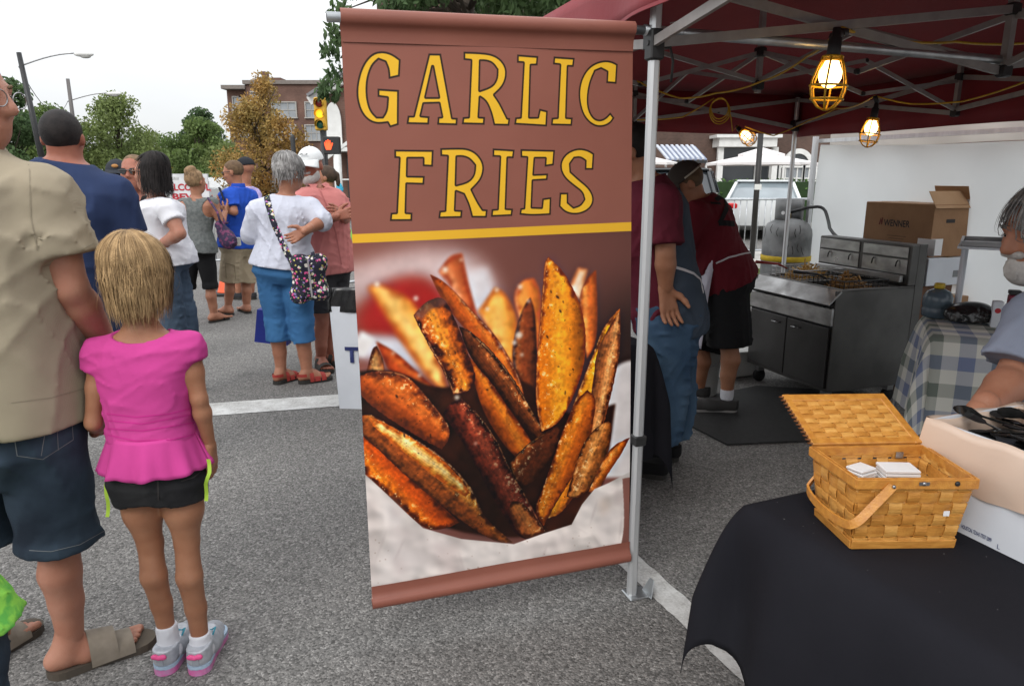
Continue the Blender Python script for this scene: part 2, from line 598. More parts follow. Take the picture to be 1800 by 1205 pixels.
def hand_solid(S,wr,d,palm,thumb,sc=1.0,curl=0.35,spread=1.0):
    """palm and five fingers from the wrist wr along d; palm = way the palm faces, thumb = side the thumb leaves"""
    wr = np.array(wr,float); d = np.array(d,float); d /= np.linalg.norm(d)
    pn = np.array(palm,float); pn -= d * (pn @ d); pn /= np.linalg.norm(pn)
    th = np.cross(d,pn); th *= np.sign(th @ np.array(thumb,float)) or 1
    q = lambda a, b, c: wr + (d*a+th*b+pn*c) * sc
    for b0 in (-.024,-.008,.008,.024):
        S.cap(q(.0,b0*.7,0),q(.085,b0*1.15,.004),.0155*sc,.0125*sc,.014*sc)
    lens = [.062,.074,.08,.07]
    for i, b0 in enumerate((-.031,-.011,.010,.030)):
        L = lens[i]; a = curl * (1.15-.1*i)
        p0 = q(.085,b0,.004); dirs = d + th * (b0*2.2*spread)
        pts = [p0-d*.012*sc]; cur = p0; ang = a * .6
        for f in (.42,.32,.26):
            v = d * math.cos(ang) + pn * math.sin(ang) + th * (b0*3.0*spread); v /= np.linalg.norm(v)
            cur = cur + v * L * f * sc; pts.append(cur); ang += a
        S.chain(pts,[.0098*sc,.0092*sc,.0083*sc,.0068*sc],.006*sc)
    v0 = d * .55 + th * .75 + pn * .35
    pts = [q(.018,.018,.004),q(.018,.018,.004)+v0/np.linalg.norm(v0)*.042*sc]
    v1 = d * .8 + th * .45 + pn * .45; pts.append(pts[-1]+v1/np.linalg.norm(v1)*.032*sc)
    v2 = d * .9 + th * .2 + pn * .5; pts.append(pts[-1]+v2/np.linalg.norm(v2)*.026*sc)
    S.chain(pts,[.016*sc,.013*sc,.0105*sc,.008*sc],.01*sc)
class Head:
    def __init__(s,c,yaw,pitch=0,roll=0,hs=0.23):
        s.c = Vector(c); s.k = hs / 0.23
        M = Matrix.Rotation(R(yaw),3,'Z') @ Matrix.Rotation(R(pitch),3,'X') @ Matrix.Rotation(R(roll),3,'Y')
        s.M = M
        s.r, s.f, s.u = M @ Vector((1,0,0)), M @ Vector((0,1,0)), M @ Vector((0,0,1))
    def __call__(s,x,y,z): return s.c + (s.r*x+s.f*y+s.u*z) * s.k
    def R(s,*r): return np.array(r) * s.k
def head_prims(S,h,jaw=1.0,nose=1.0,cheek=1.0):
    k = h.k
    S.ell(h(0,-.012,.03),h.R(.074,.095,.086),h.M,.02*k)
    S.ell(h(0,.03,-.028),h.R(.061*cheek,.062,.083),h.M,.025*k)
    S.ell(h(0,.042,-.078),h.R(.042*jaw,.042,.038),h.M,.03*k)
    S.cap(h(0,.088,.012),h(0,.106,-.022),.009*k*nose,.0135*k*nose,.012*k)
    S.cap(h(-.012,.094,-.027),h(.012,.094,-.027),.008*k,.008*k,.008*k)
    S.cap(h(-.036,.078,.026),h(.036,.078,.026),.011*k,.011*k,.014*k)
    S.cap(h(-.019,.0865,-.052),h(.019,.0865,-.052),.0065*k,.0065*k,.006*k)
    S.cap(h(-.016,.085,-.063),h(.016,.085,-.063),.0075*k,.0075*k,.006*k)
    for sx in (-1,1):
        S.ell(h(sx*.038,.062,-.018),h.R(.024,.024,.022),h.M,.02*k)
        S.ell(h(sx*.077,-.006,-.004),h.R(.010,.021,.031),h.M,.008*k)
def eyes(h,root,brow='hair_dark'):
    wm = mat('eye_white',(.7,.68,.64),rough=.2); im = mat('iris_dark',(.03,.02,.012),rough=.1)
    bm_ = MATS.get(brow) or mat('brow_brown',(.06,.035,.02),rough=.8)
    for sx in (-1,1):
        b = MB().ellip(h(sx*.030,.0745,.008),[.0125*h.k]*3,12,8,h.r,h.f,h.u)
        b.m(1).ellip(h(sx*.030,.0835,.008),[.0058*h.k,.0046*h.k,.0058*h.k],10,6,h.r,h.f,h.u)
        b.build('eye',[wm,im],root,True)
        MB().tube([h(sx*.014,.0875,.027),h(sx*.03,.0895,.033),h(sx*.048,.078,.029)],[.0035*h.k,.0045*h.k,.002*h.k],6).build('eyebrow',bm_,root,True)
def sunglasses(h,root,m,frame=None,tinted=None):
    frame = frame or m
    b = MB()
    for sx in (-1,1):
        pts = [(.008,.012),(.018,.024),(.044,.026),(.056,.014),(.05,-.008),(.032,-.016),(.014,-.008)]
        poly = [(sx*a,c) for a,c in pts]
        o = h(0,.103,.004);
        b.m(0).prism([(a*h.k,c*h.k) for a,c in (poly if sx > 0 else poly[::-1])],o,(h.r-h.f*(.22*sx)).normalized(),h.u,.004*h.k)
    b.build('lens',m,root)
    MB().tube([h(-.083,.0,.012),h(-.078,.05,.017),h(-.06,.094,.018),h(0,.108,.016),h(.06,.094,.018),h(.078,.05,.017),h(.083,.0,.012)],.0032*h.k,6).build('glasses_frame',frame,root,True)
def strand_mesh(h,n,rad,zend,az=(-180,180),w=0.004,seed=1,crown=(0,-.03),wave=.004,tuck=0.25,lift=1.0,phi0=(2,75),steps=10,flip=0.0,endvar=.02):
    """ribbons of hair that run from the crown over the skull and hang to zend (head heights, metres)"""
    r = np.random.default_rng(seed)
    V = []; F = []
    k = h.k
    for i in range(n):
        a = R(r.uniform(*az)); p0 = R(r.uniform(*phi0)); lay = r.uniform(.93,1.03) * lift
        ze = zend[0] + (zend[1]-zend[0]) * r.random() if isinstance(zend,tuple) else zend
        ze += r.normal() * endvar
        pts = []
        da = r.normal() * .12
        ph = p0
        pmax = R(r.uniform(74,102))
        arc = [(p0+(pmax-p0)*t) for t in np.linspace(0,1,steps)]
        for ph in arc:
            aa = a + da * (ph-p0)
            pts.append(np.array((rad[0]*math.sin(ph)*math.sin(aa),rad[1]*math.sin(ph)*math.cos(aa)*1.0+crown[1]*max(0,math.cos(ph)),.03+rad[2]*math.cos(ph)))*lay)
        last = pts[-1].copy()
        drop = last[2] - ze
        if drop > 0.004:
            for t in np.linspace(.2,1,6):
                q = last.copy(); q[2] -= drop * t
                s_ = 1 - tuck * t * t + flip * t ** 3
                q[0] *= s_; q[1] *= s_
                q[0] += wave * math.sin(t*5+i); q[1] += wave * math.cos(t*4+i*1.7)
                pts.append(q)
        pts = [q for q in pts if q[2] > ze-.003]
        if len(pts) < 3: continue
        pts = np.array(pts)
        c0 = np.array([0,-.01,.0])
        m_ = len(pts)
        o = len(V)
        for j in range(m_):
            t = pts[min(j+1,m_-1)] - pts[max(j-1,0)]; t /= np.linalg.norm(t) + 1e-9
            nn = pts[j] - c0; nn[2] *= .3; nn /= np.linalg.norm(nn) + 1e-9
            sd = np.cross(t,nn); sd /= np.linalg.norm(sd) + 1e-9
            ww = w * .5 * (1-.85*(j/(m_-1)) ** 3) * (0.6+.4*min(1,j/2))
            for sg in (-1,1):
                q = pts[j] + sd * ww * sg
                V.append(tuple(h(*q)))
        for j in range(m_-1): F.append((o+2*j,o+2*j+1,o+2*j+3,o+2*j+2))
    return V, F
def hair_mat(name,c1,c2,isl=.35):
    return mat(name,c1,c2,scale=30,rough=.62,spec=.22,island=isl,bump=.4,bscale=300)
def join_meshes(parts):
    V = []; F = []; o = 0
    for v, f in parts:
        if len(v) == 0: continue
        V.append(np.asarray(v)); F.append(np.asarray(f)+o); o += len(v)
    return np.concatenate(V), np.concatenate(F)
def person(label,Y,neck,head,pelvis,yaw,arms,legs,hs=.23,hyaw=None,hpitch=0,hroll=0,tab=MALE,w=1.0,d=1.0,limb=1.0,
           tone='a',shirt=None,bottoms=None,hair=None,vox=.009,group=None,loc=None,jaw=1.0,nose=1.0,cheek=1.0,feet=None,legk=1.0,hand_vox=.0042,name='person',neckr=.052):
    J = lambda q: aty(q[0],q[1],Y+(q[2] if len(q) > 2 else 0))
    fwd = Vector((-math.sin(R(yaw)),math.cos(R(yaw)),0)); right = Vector((math.cos(R(yaw)),math.sin(R(yaw)),0))
    nk, pv = J(neck), J(pelvis)
    if hyaw is None: hyaw = yaw
    h = Head(J(head),hyaw,hpitch,hroll,hs)
    LG = [[J(l[0]),J(l[1]),J(l[2])] for l in legs]
    base = Vector((0,0,0))
    if loc is None:
        for l in LG: base += l[2] / len(LG)
        base.z = 0
    else: base = Vector(loc)
    root = thing(name,label,'person',base,R(yaw),group)
    S = Solid()
    tb = tabmul(tab,w,d)
    S.loft(pv,nk,right,tb,.03)
    S.cap(nk-UP*.03,h(0,-.02,-.05),neckr*limb ** .5*h.k,(neckr-.005)*h.k,.03)
    head_prims(S,h,jaw,nose,cheek)
    AR = []
    for a in arms:
        sh, el, wr = J(a['sh']), J(a['el']), J(a['wr'])
        AR.append((sh,el,wr))
        S.cap(sh,sh.lerp(el,.5),.052*limb,.045*limb,.03); S.cap(sh.lerp(el,.5),el,.045*limb,.037*limb,.015)
        mid = el.lerp(wr,.3)
        S.cap(el,mid,.037*limb,.038*limb,.012); S.cap(mid,wr,.040*limb,.0265*limb,.015)
        S.cap(wr,wr+(wr-el).normalized()*.02,.026*limb,.022*limb,.01)
        if 'core' not in a: S.cap(pv.lerp(nk,.88),sh,.05*limb,.052*limb,.03)
    lk = limb * legk
    for (hp,kn,an) in LG:
        S.cap(hp,hp.lerp(kn,.45),.088*lk,.078*lk,.03); S.cap(hp.lerp(kn,.45),kn,.078*lk,.051*lk,.02)
        bk = -fwd * .012 * legk
        c1 = kn.lerp(an,.30) + bk
        S.cap(kn,c1,.0505*lk,.0545*lk,.012); S.cap(c1,kn.lerp(an,.62),.0545*lk,.044*lk,.012); S.cap(kn.lerp(an,.62),an,.044*lk,.035*lk,.015)
        S.cap(kn+fwd*.018,kn+fwd*.018+UP*.001,.037*lk,.037*lk,.02)
    V, F = solid_mesh(S,vox)
    parts = [(V,F)]
    for a, (sh,el,wr) in zip(arms,AR):
        if a.get('hand') is None: continue
        hd = a['hand']
        T_ = Solid()
        dd = Vector(hd['d']);
        T_.cap(wr-dd.normalized()*.03,wr,.027*limb,.024*limb,.01)
        hand_solid(T_,wr,dd,hd['palm'],hd['thumb'],hd.get('sc',1.0),hd.get('curl',.35),hd.get('spread',1.0))
        parts.append(solid_mesh(T_,hand_vox))
    if feet == 'bare':
        for l, (hp,kn,an) in zip(legs,LG):
            fy = l[3]; ff = Vector((-math.sin(R(fy)),math.cos(R(fy)),0)); rr = Vector((ff.y,-ff.x,0))
            k = l[4] if len(l) > 4 else 1.0
            T_ = Solid()
            g = Vector((an.x,an.y,0)); zb = .026
            T_.cap(an+UP*.03,g-ff*.02*k+UP*(zb+.03),.036*lk,.034*k,.02)
            T_.cap(g-ff*.045*k+UP*(zb+.022),g+ff*.05*k+UP*(zb+.032),.031*k,.034*k,.02)
            T_.cap(g-ff*.01*k+UP*.075,g+ff*.10*k+UP*(zb+.018),.034*k,.024*k,.03)
            T_.cap(g+ff*.03*k+rr*.018*k+UP*(zb+.018),g+ff*.115*k+rr*.026*k+UP*(zb+.014),.024*k,.018*k,.02)
            T_.cap(g+ff*.03*k-rr*.018*k+UP*(zb+.018),g+ff*.12*k-rr*.024*k+UP*(zb+.014),.024*k,.02*k,.02)
            for i in range(5):
                b0 = -.036 + .018 * i; side = l[5] if len(l) > 5 else 1
                ln = (.185,.18,.172,.16,.145)[i if side > 0 else 4-i]
                big = 0 if side > 0 else 4
                rad = .0135 if i == big else .0095
                T_.cap(g+ff*.11*k+rr*b0*k+UP*(zb+.012),g+ff*ln*k+rr*b0*1.08*k+UP*(zb+.009),rad*k,rad*.95*k,.004)
            parts.append(solid_mesh(T_,max(.004,vox*.6)))
    V, F = join_meshes(parts)
    body = link('body',mesh_of('body',V,F,True),skin(tone),root)
    out = dict(root=root,body=body,h=h,AR=AR,LG=LG,nk=nk,pv=pv,fwd=fwd,right=right,tb=tb)
    if bottoms:
        B = Solid(); pf = bottoms.get('puff',.018)
        B.loft(pv,nk,right,[(t,rx+pf*.6,ry+pf*.6,oy) for t,rx,ry,oy in tb if t <= .3],.03)
        for (hp,kn,an) in LG:
            e = bottoms['len']; fl = bottoms.get('flare',1.0)
            if e <= 1:
                B.hem(hp+(hp-kn)*.1,kn,right,[(0,.088*lk+pf*.6,.088*lk+pf,0),(.5,.08*lk+pf*fl,.084*lk+pf*fl,0),(e,(.088-.03*e)*lk+pf*1.6*fl,(.088-.03*e)*lk+pf*1.6*fl,0)],.03,2.0)
            else:
                B.loft(hp+(hp-kn)*.1,kn,right,[(0,.088*lk+pf*.6,.088*lk+pf,0),(.5,.08*lk+pf,.084*lk+pf,0),(1.0,.058*lk+pf*fl,.062*lk+pf*fl,0)],.03,2.0)
                B.cap(kn,kn,.062*lk+pf*fl,.062*lk+pf*fl,.03); B.hem(kn,an,right,[(-.08,.063*lk+pf*fl,.066*lk+pf*fl,.004),(.35,.064*lk+pf*fl,.068*lk+pf*fl,.012*legk),(e-1,(.064-.014*max(0,min(1,(e-1.35)/.6)))*lk+pf*fl,(.068-.014*max(0,min(1,(e-1.35)/.6)))*lk+pf*fl,.010*legk)],.02,2.0)
        v, f = solid_mesh(B,bottoms.get('vox',vox),(bottoms.get('seed',3),bottoms.get('lam',.10),bottoms.get('amp',.005),.6))
        out['bottoms'] = link(bottoms['name'],mesh_of(bottoms['name'],v,f,True),bottoms['mat'],root)
    if shirt:
        T_ = Solid(); pf = shirt.get('puff',.014); t0 = shirt.get('hem',-.02); hang = shirt.get('hang',0.0)
        st = shirt.get('tab') or tb
        tt = [r_ for r_ in st if r_[0] > t0+.03]
        i0 = [np.interp(t0,[r_[0] for r_ in st],[r_[c] for r_ in st]) for c in (1,2,3)]
        tt = [(t0,*i0)] + tt
        T_.hem(pv,nk,right,[(t,rx+pf+hang*max(0,(.5-t)),ry+pf+hang*max(0,(.5-t)),oy) for t,rx,ry,oy in tt],.03,2.4,True)
        sl = shirt.get('sleeve',.6)
        for a, (sh,el,wr) in zip(arms,AR):
            if 'core' not in a: T_.cap(pv.lerp(nk,.88),sh,.05*limb+pf*.9,.052*limb+pf*.85,.03)
            if sl <= 0: continue
            ps = shirt.get('spuff',.016)
            tw = right if abs((el-sh).normalized().dot(right)) < .8 else UP
            if sl <= 1:
                T_.loft(sh,el,tw,[(-.12,.045*limb+ps*.5,.045*limb+ps*.5,0),(.1,.053*limb+ps*.8,.053*limb+ps*.8,0),(sl,.046*limb+ps*1.5,.046*limb+ps*1.5,0)],.035,2.0)
            else:
                T_.loft(sh,el,tw,[(-.12,.045*limb+ps*.5,.045*limb+ps*.5,0),(.1,.053*limb+ps,.053*limb+ps,0),(1.0,.040*limb+ps*1.2,.040*limb+ps*1.2,0)],.035,2.0)
                T_.cap(el,el,.042*limb+ps,.042*limb+ps,.02)
                tw2 = right if abs((wr-el).normalized().dot(right)) < .8 else UP
                T_.loft(el,wr,tw2,[(-.05,.040*limb+ps,.040*limb+ps,0),(sl-1,.036*limb+ps*1.0,.036*limb+ps,0)],.025,2.0)
        nb = shirt.get('neck',(.062,0,.0,1.0))
        O = Solid(); c = nk + fwd * nb[1] + UP * nb[2]
        O.ell(c,(nb[0]*nb[3],nb[0],nb[0]*(nb[4] if len(nb) > 4 else 1.0)),Matrix.Rotation(R(yaw),3,'Z'),.004)
        O.cap(nk,h(0,-.01,-.05),nb[0]*.9,nb[0]*.9,.01)
        T_.sub(O)
        for q in shirt.get('subs',[]): T_.sub(q)
        v, f = solid_mesh(T_,shirt.get('vox',vox),(shirt.get('seed',5),shirt.get('lam',.11),shirt.get('amp',.006),.8))
        out['shirt'] = link(shirt.get('name','shirt'),mesh_of('shirt',v,f,True),shirt['mat'],root)
    if hair:
        H_ = Solid(); th = hair.get('thick',.008); kk = h.k
        t1 = th - (hair.get('core',.010) if hair.get('low') else 0); H_.ell(h(0,-.014,.032),h.R(.074+t1,.095+t1,.086+t1),h.M,.01)
        ny = hair.get('nape',-.055)
        if hair.get('low'):
            t2 = th - hair.get('core',.010); H_.loft(h(0,-.02,ny),h(0,-.02,.05),h.r,[(0,(.056+t2)*kk,(.064+t2)*kk,-.012),(.5,(.068+t2)*kk,(.08+t2)*kk,-.008),(1,(.071+t2)*kk,(.086+t2)*kk,0)],.02,2.0)
        for (c,r_) in hair.get('lumps',[]): H_.ell(h(*c),h.R(*r_),h.M,.02)
        fl = hair.get('front',.03); sl_ = hair.get('slope',-.75)
        H_.cut(h(0,fl,.045),h.f+h.u*sl_,.002)
        if not hair.get('low'): H_.cut(h(0,-.05,ny),-h.u+h.f*hair.get('napeslope',.45),.0022)
        v, f = solid_mesh(H_,hair.get('vox',.0065),(hair.get('seed',9),hair.get('lam',.02),hair.get('amp',.0015),.3))
        hm = hair['mat']
        ps = [(v,f)]
        if hair.get('strands'):
            for kw in hair['strands']:
                sv, sf = strand_mesh(h,**kw)
                if len(sv): ps.append((np.array(sv),np.array(sf)))
        v, f = join_meshes(ps)
        out['hair'] = link('hair',mesh_of('hair',v,f,True),hm,root)
    return out
def shoe(root,an,fy,m_up,m_sole,L=.27,Wd=.048,h=.085,name='shoe',back=.07,sole_h=.022,extra=None):
    ff = Vector((-math.sin(R(fy)),math.cos(R(fy)),0)); rr = Vector((ff.y,-ff.x,0))
    g = Vector((an.x,an.y,0)) - ff * back
    S = Solid()
    S.cap(g+ff*.035+UP*(sole_h+.035),g+ff*.035+UP*h,Wd*.78,Wd*.82,.02)
    S.cap(g+ff*.04+UP*(sole_h+.02),g+ff*L*.55+UP*(sole_h+.022),Wd*.8,Wd*.92,.02)
    S.cap(g+ff*L*.5+UP*(sole_h+.02),g+ff*(L-Wd)+UP*(sole_h+.012),Wd*.92,Wd*.85,.03)
    S.cap(g+ff*.07+UP*(h-.01),g+ff*L*.6+UP*(sole_h+.035),Wd*.7,Wd*.6,.03)
    S.cut((0,0,sole_h),(0,0,-1)); S.cut((0,0,h),(0,0,1))
    v, f = solid_mesh(S,.005)
    up = link(name,mesh_of(name,v,f,True),m_up,root)
    prof = sole_outline(L,Wd*1.04)
    b = MB().prism([(x,y) for x,y in prof],g+UP*.001,ff,-rr,sole_h+.004)
    b.build('sole',m_sole,up,False)
    return up, g, ff, rr
def sole_outline(L,Wd,n=9):
    pts = []
    for i in range(n): a = math.pi / 2 + math.pi * i / (n-1); pts.append((Wd*.82+Wd*.82*math.cos(a),Wd*.82*math.sin(a)))
    pts.append((L*.4,-Wd*.78))
    for i in range(n): a = -math.pi / 2 + math.pi * i / (n-1); pts.append((L-Wd+Wd*math.cos(a),Wd*math.sin(a)))
    pts.append((L*.4,Wd*.7))
    return pts
def sandal(root,an,fy,m_strap,m_sole,L=.27,Wd=.05,back=.07,straps=((.62,.05),(.35,.045)),heel_strap=True,thick=.022):
    ff = Vector((-math.sin(R(fy)),math.cos(R(fy)),0)); rr = Vector((ff.y,-ff.x,0))
    g = Vector((an.x,an.y,0)) - ff * back
    t = thing_child = MB().prism(sole_outline(L,Wd),g+UP*.001,ff,-rr,thick).build('sandal',m_sole,root)
    for (fx,wd) in straps:
        def fn(u,v,fx=fx,wd=wd):
            a = math.pi * u
            hgt = .052 if fx > .5 else .085
            return g + ff * (L*fx+(v-.5)*wd) + rr * (Wd*1.02*math.cos(a)) + UP * (thick*.6+hgt*math.sin(a) ** .7*(1-.18*(v-.5)))
        MB().sheet(fn,12,2).build('strap',m_strap,t,True)
    if heel_strap:
        def fn(u,v):
            a = math.pi * u
            return g + ff * (.055-.058*math.sin(a)) + rr * (.042*math.cos(a)) + UP * (.055+v*.022)
        MB().sheet(fn,12,1).build('strap',m_strap,t,True)
    return t
def drape(root,name,m,bv,pts,w,off=.004,up=None,thick=.0,steps=6,parent=None):
    """ribbon laid on a surface through sight points (origin, direction pairs cast on bv)"""
    hits = []
    for (o,d) in pts:
        hit = bv.ray_cast(Vector(o),Vector(d).normalized())
        if hit[0] is not None: hits.append((hit[0]+hit[1]*off if hit[1].dot(Vector(d)) < 0 else hit[0]-hit[1]*off,hit[1] if hit[1].dot(Vector(d)) < 0 else -hit[1]))
    if len(hits) < 2: return None
    vs = []; n = len(hits)
    for i, (p,nn) in enumerate(hits):
        t = (hits[min(i+1,n-1)][0]-hits[max(i-1,0)][0]).normalized()
        s_ = t.cross(nn).normalized()
        vs += [p+s_*w/2,p-s_*w/2]
    b = MB().add(vs,[(2*i,2*i+1,2*i+3,2*i+2) for i in range(n-1)])
    return b.build(name,m,root,True)
def seen(px,py):
    """sight ray through a measured spot"""
    return Vector((0,0,CAM_H)), Vector(ray(px,py))
def poly_px(pts,n=24):
    out = []
    for i in range(len(pts)-1):
        k = max(2,n // (len(pts)-1))
        for j in range(k): out.append((pts[i][0]+(pts[i+1][0]-pts[i][0])*j/k,pts[i][1]+(pts[i+1][1]-pts[i][1])*j/k))
    out.append(pts[-1])
    return out
# ---------------------------------------------------------------- ground
def asphalt_material():
    m = bpy.data.materials.new('asphalt'); m.use_nodes = True
    nt = m.node_tree; L = nt.links.new; b = nt.nodes['Principled BSDF']
    co = nt.nodes.new('ShaderNodeTexCoord'); src = co.outputs['Object']
    vo = nt.nodes.new('ShaderNodeTexVoronoi'); vo.inputs['Scale'].default_value = 140; L(src,vo.inputs['Vector'])
    vr = nt.nodes.new('ShaderNodeTexVoronoi'); vr.inputs['Scale'].default_value = 78; L(src,vr.inputs['Vector'])
    n1 = nt.nodes.new('ShaderNodeTexNoise'); n1.inputs['Scale'].default_value = 1.1; n1.inputs['Detail'].default_value = 6; L(src,n1.inputs['Vector'])
    n2 = nt.nodes.new('ShaderNodeTexNoise'); n2.inputs['Scale'].default_value = 190; n2.inputs['Detail'].default_value = 3; L(src,n2.inputs['Vector'])
    cr = nt.nodes.new('ShaderNodeValToRGB')
    e = cr.color_ramp.elements
    e[0].position = 0.08; e[0].color = (.035,.034,.032,1)
    e[1].position = .98; e[1].color = (.46,.445,.425,1)
    a = cr.color_ramp.elements.new(.45); a.color = (.142,.137,.131,1)
    a = cr.color_ramp.elements.new(.72); a.color = (.215,.207,.197,1)
    sp = nt.nodes.new('ShaderNodeSeparateColor'); L(vo.outputs['Color'],sp.inputs[0])
    sp2 = nt.nodes.new('ShaderNodeSeparateColor'); L(vr.outputs['Color'],sp2.inputs[0])
    m1 = nt.nodes.new('ShaderNodeMath'); m1.operation = 'MULTIPLY_ADD'; L(sp.outputs[0],m1.inputs[0]); m1.inputs[1].default_value = .56
    m2 = nt.nodes.new('ShaderNodeMath'); m2.operation = 'MULTIPLY'; L(n2.outputs['Fac'],m2.inputs[0]); m2.inputs[1].default_value = .38
    L(m2.outputs[0],m1.inputs[2])
    m3 = nt.nodes.new('ShaderNodeMath'); m3.operation = 'MULTIPLY_ADD'; L(sp2.outputs[1],m3.inputs[0]); m3.inputs[1].default_value = .12; L(m1.outputs[0],m3.inputs[2])
    L(m3.outputs[0],cr.inputs[0])
    hs = nt.nodes.new('ShaderNodeHueSaturation'); L(cr.outputs[0],hs.inputs['Color'])
    mr = nt.nodes.new('ShaderNodeMapRange'); mr.inputs[1].default_value = .3; mr.inputs[2].default_value = .7; mr.inputs[3].default_value = .84; mr.inputs[4].default_value = 1.1
    L(n1.outputs['Fac'],mr.inputs[0]); L(mr.outputs[0],hs.inputs['Value'])
    # oil spots
    n3 = nt.nodes.new('ShaderNodeTexNoise'); n3.inputs['Scale'].default_value = 3.3; n3.inputs['Detail'].default_value = 3; L(src,n3.inputs['Vector'])
    m4 = nt.nodes.new('ShaderNodeMapRange'); m4.inputs[1].default_value = .66; m4.inputs[2].default_value = .76; m4.inputs[4].default_value = .5; L(n3.outputs['Fac'],m4.inputs[0])
    mx = nt.nodes.new('ShaderNodeMix'); mx.data_type = 'RGBA'; mx.inputs[7].default_value = (.04,.037,.035,1); L(m4.outputs[0],mx.inputs[0]); L(hs.outputs[0],mx.inputs[6])
    L(mx.outputs[2],b.inputs['Base Color'])
    b.inputs['Roughness'].default_value = .82; b.inputs['Specular IOR Level'].default_value = .3
    bp = nt.nodes.new('ShaderNodeBump'); bp.inputs['Strength'].default_value = .75; bp.inputs['Distance'].default_value = .004
    inv = nt.nodes.new('ShaderNodeMath'); inv.operation = 'SUBTRACT'; inv.inputs[0].default_value = 1; L(vo.outputs['Distance'],inv.inputs[1])
    L(inv.outputs[0],bp.inputs['Height']); L(bp.outputs[0],b.inputs['Normal'])
    return m
def paint_material():
    """worn road paint: asphalt grain shows through"""
    m = bpy.data.materials.new('road_paint'); m.use_nodes = True
    nt = m.node_tree; L = nt.links.new; b = nt.nodes['Principled BSDF']
    co = nt.nodes.new('ShaderNodeTexCoord'); src = co.outputs['Object']
    n1 = nt.nodes.new('ShaderNodeTexNoise'); n1.inputs['Scale'].default_value = 5; n1.inputs['Detail'].default_value = 8; n1.inputs['Roughness'].default_value = .75; L(src,n1.inputs['Vector'])
    n2 = nt.nodes.new('ShaderNodeTexNoise'); n2.inputs['Scale'].default_value = 130; n2.inputs['Detail'].default_value = 3; L(src,n2.inputs['Vector'])
    mr = nt.nodes.new('ShaderNodeMapRange'); mr.inputs[1].default_value = .34; mr.inputs[2].default_value = .62; mr.inputs[3].default_value = 0; mr.inputs[4].default_value = 1; L(n1.outputs['Fac'],mr.inputs[0])
    ml = nt.nodes.new('ShaderNodeMath'); ml.operation = 'MULTIPLY'; L(n2.outputs['Fac'],ml.inputs[0]); L(mr.outputs[0],ml.inputs[1])
    cr = nt.nodes.new('ShaderNodeValToRGB'); e = cr.color_ramp.elements
    e[0].position = .12; e[0].color = (.60,.60,.585,1); e[1].position = .62; e[1].color = (.30,.29,.275,1)
    L(ml.outputs[0],cr.inputs[0]); L(cr.outputs[0],b.inputs['Base Color']); b.inputs['Roughness'].default_value = .75
    bp = nt.nodes.new('ShaderNodeBump'); bp.inputs['Strength'].default_value = .5; bp.inputs['Distance'].default_value = .003; L(n2.outputs['Fac'],bp.inputs['Height']); L(bp.outputs[0],b.inputs['Normal'])
    return m
M_ASPH = asphalt_material(); M_PAINT = paint_material()
def ground_sheet(name,poly,z,m):
    b = MB().add([(x,y,z) for x,y in poly],[tuple(range(len(poly)))])
    return structure(b.build(name,m))
ground_sheet('ground',[(-400,-60),(400,-60),(400,900),(-400,900)],0,M_ASPH)
def strip(name,a,b,w,z=.004,m=None,rough_edge=.003,seed=1):
    a = Vector(a); b = Vector(b); d = (b-a).normalized(); r = Vector((d.y,-d.x,0)); n = max(2,int((b-a).length/.03))
    rr = random.Random(seed); vs = []
    for i in range(n+1):
        p = a.lerp(b,i/n)
        vs += [p+r*(w/2+rr.uniform(-1,1)*rough_edge)+UP*z,p-r*(w/2+rr.uniform(-1,1)*rough_edge)+UP*z]
    mb = MB().add(vs,[(2*i,2*i+1,2*i+3,2*i+2) for i in range(n)])
    return structure(mb.build(name,m or M_PAINT))
l0, l1 = gnd(1122,1000), gnd(1330,1190)
ld = (l1-l0).normalized()
strip('road_line',l0-ld*6,l1+ld*3,.105,seed=2)
c0, c1 = gnd(390,718), gnd(612,702)
cd = (c1-c0).normalized()
strip('crosswalk_line',c0-cd*3.0,c1+cd*2.2,.27,seed=3)
# far carriageway, pavement and grass verge beyond the tent
M_CONC = mat('pavement_concrete',(.44,.42,.39),(.36,.345,.32),scale=2.2,rough=.85,bump=.25,bscale=90)
M_GRASS = mat('verge_grass',(.075,.115,.028),(.05,.085,.02),scale=9,rough=.9,bump=1.0,bscale=160)
ground_sheet('grass_verge',[(2.2,8.2),(40,8.2),(40,11.6),(2.2,11.6)],.012,M_GRASS)
b = MB().box((21.2,12.6,.06),(38,2.0,.12)); structure(b.build('pavement',M_CONC))
b = MB().box((30,27,.05),(60,12,.1)); structure(b.build('far_pavement',M_CONC))
b = MB().box((-60,46,.06),(70,22,.12)); structure(b.build('left_pavement',M_CONC))
b = MB()
rg = np.random.default_rng(3)
gv = []; gf = []
for i in range(9000):
    x, y = 2.3 + rg.random() * 3.2, 8.3 + rg.random() * 3.2
    hh = .025 + .035 * rg.random(); a = rg.random() * 6.28; dx, dy = .006 * math.cos(a), .006 * math.sin(a); lx, ly = rg.normal(size=2) * .02
    k = len(gv); gv += [(x-dx,y-dy,.012),(x+dx,y+dy,.012),(x+lx,y+ly,.012+hh)]; gf.append((k,k+1,k+2))
stuff(link('grass',mesh_of('grass',gv,np.array(gf)),mat('grass_blade',(.085,.14,.03),(.12,.15,.04),scale=3,rough=.7,island=.3)))
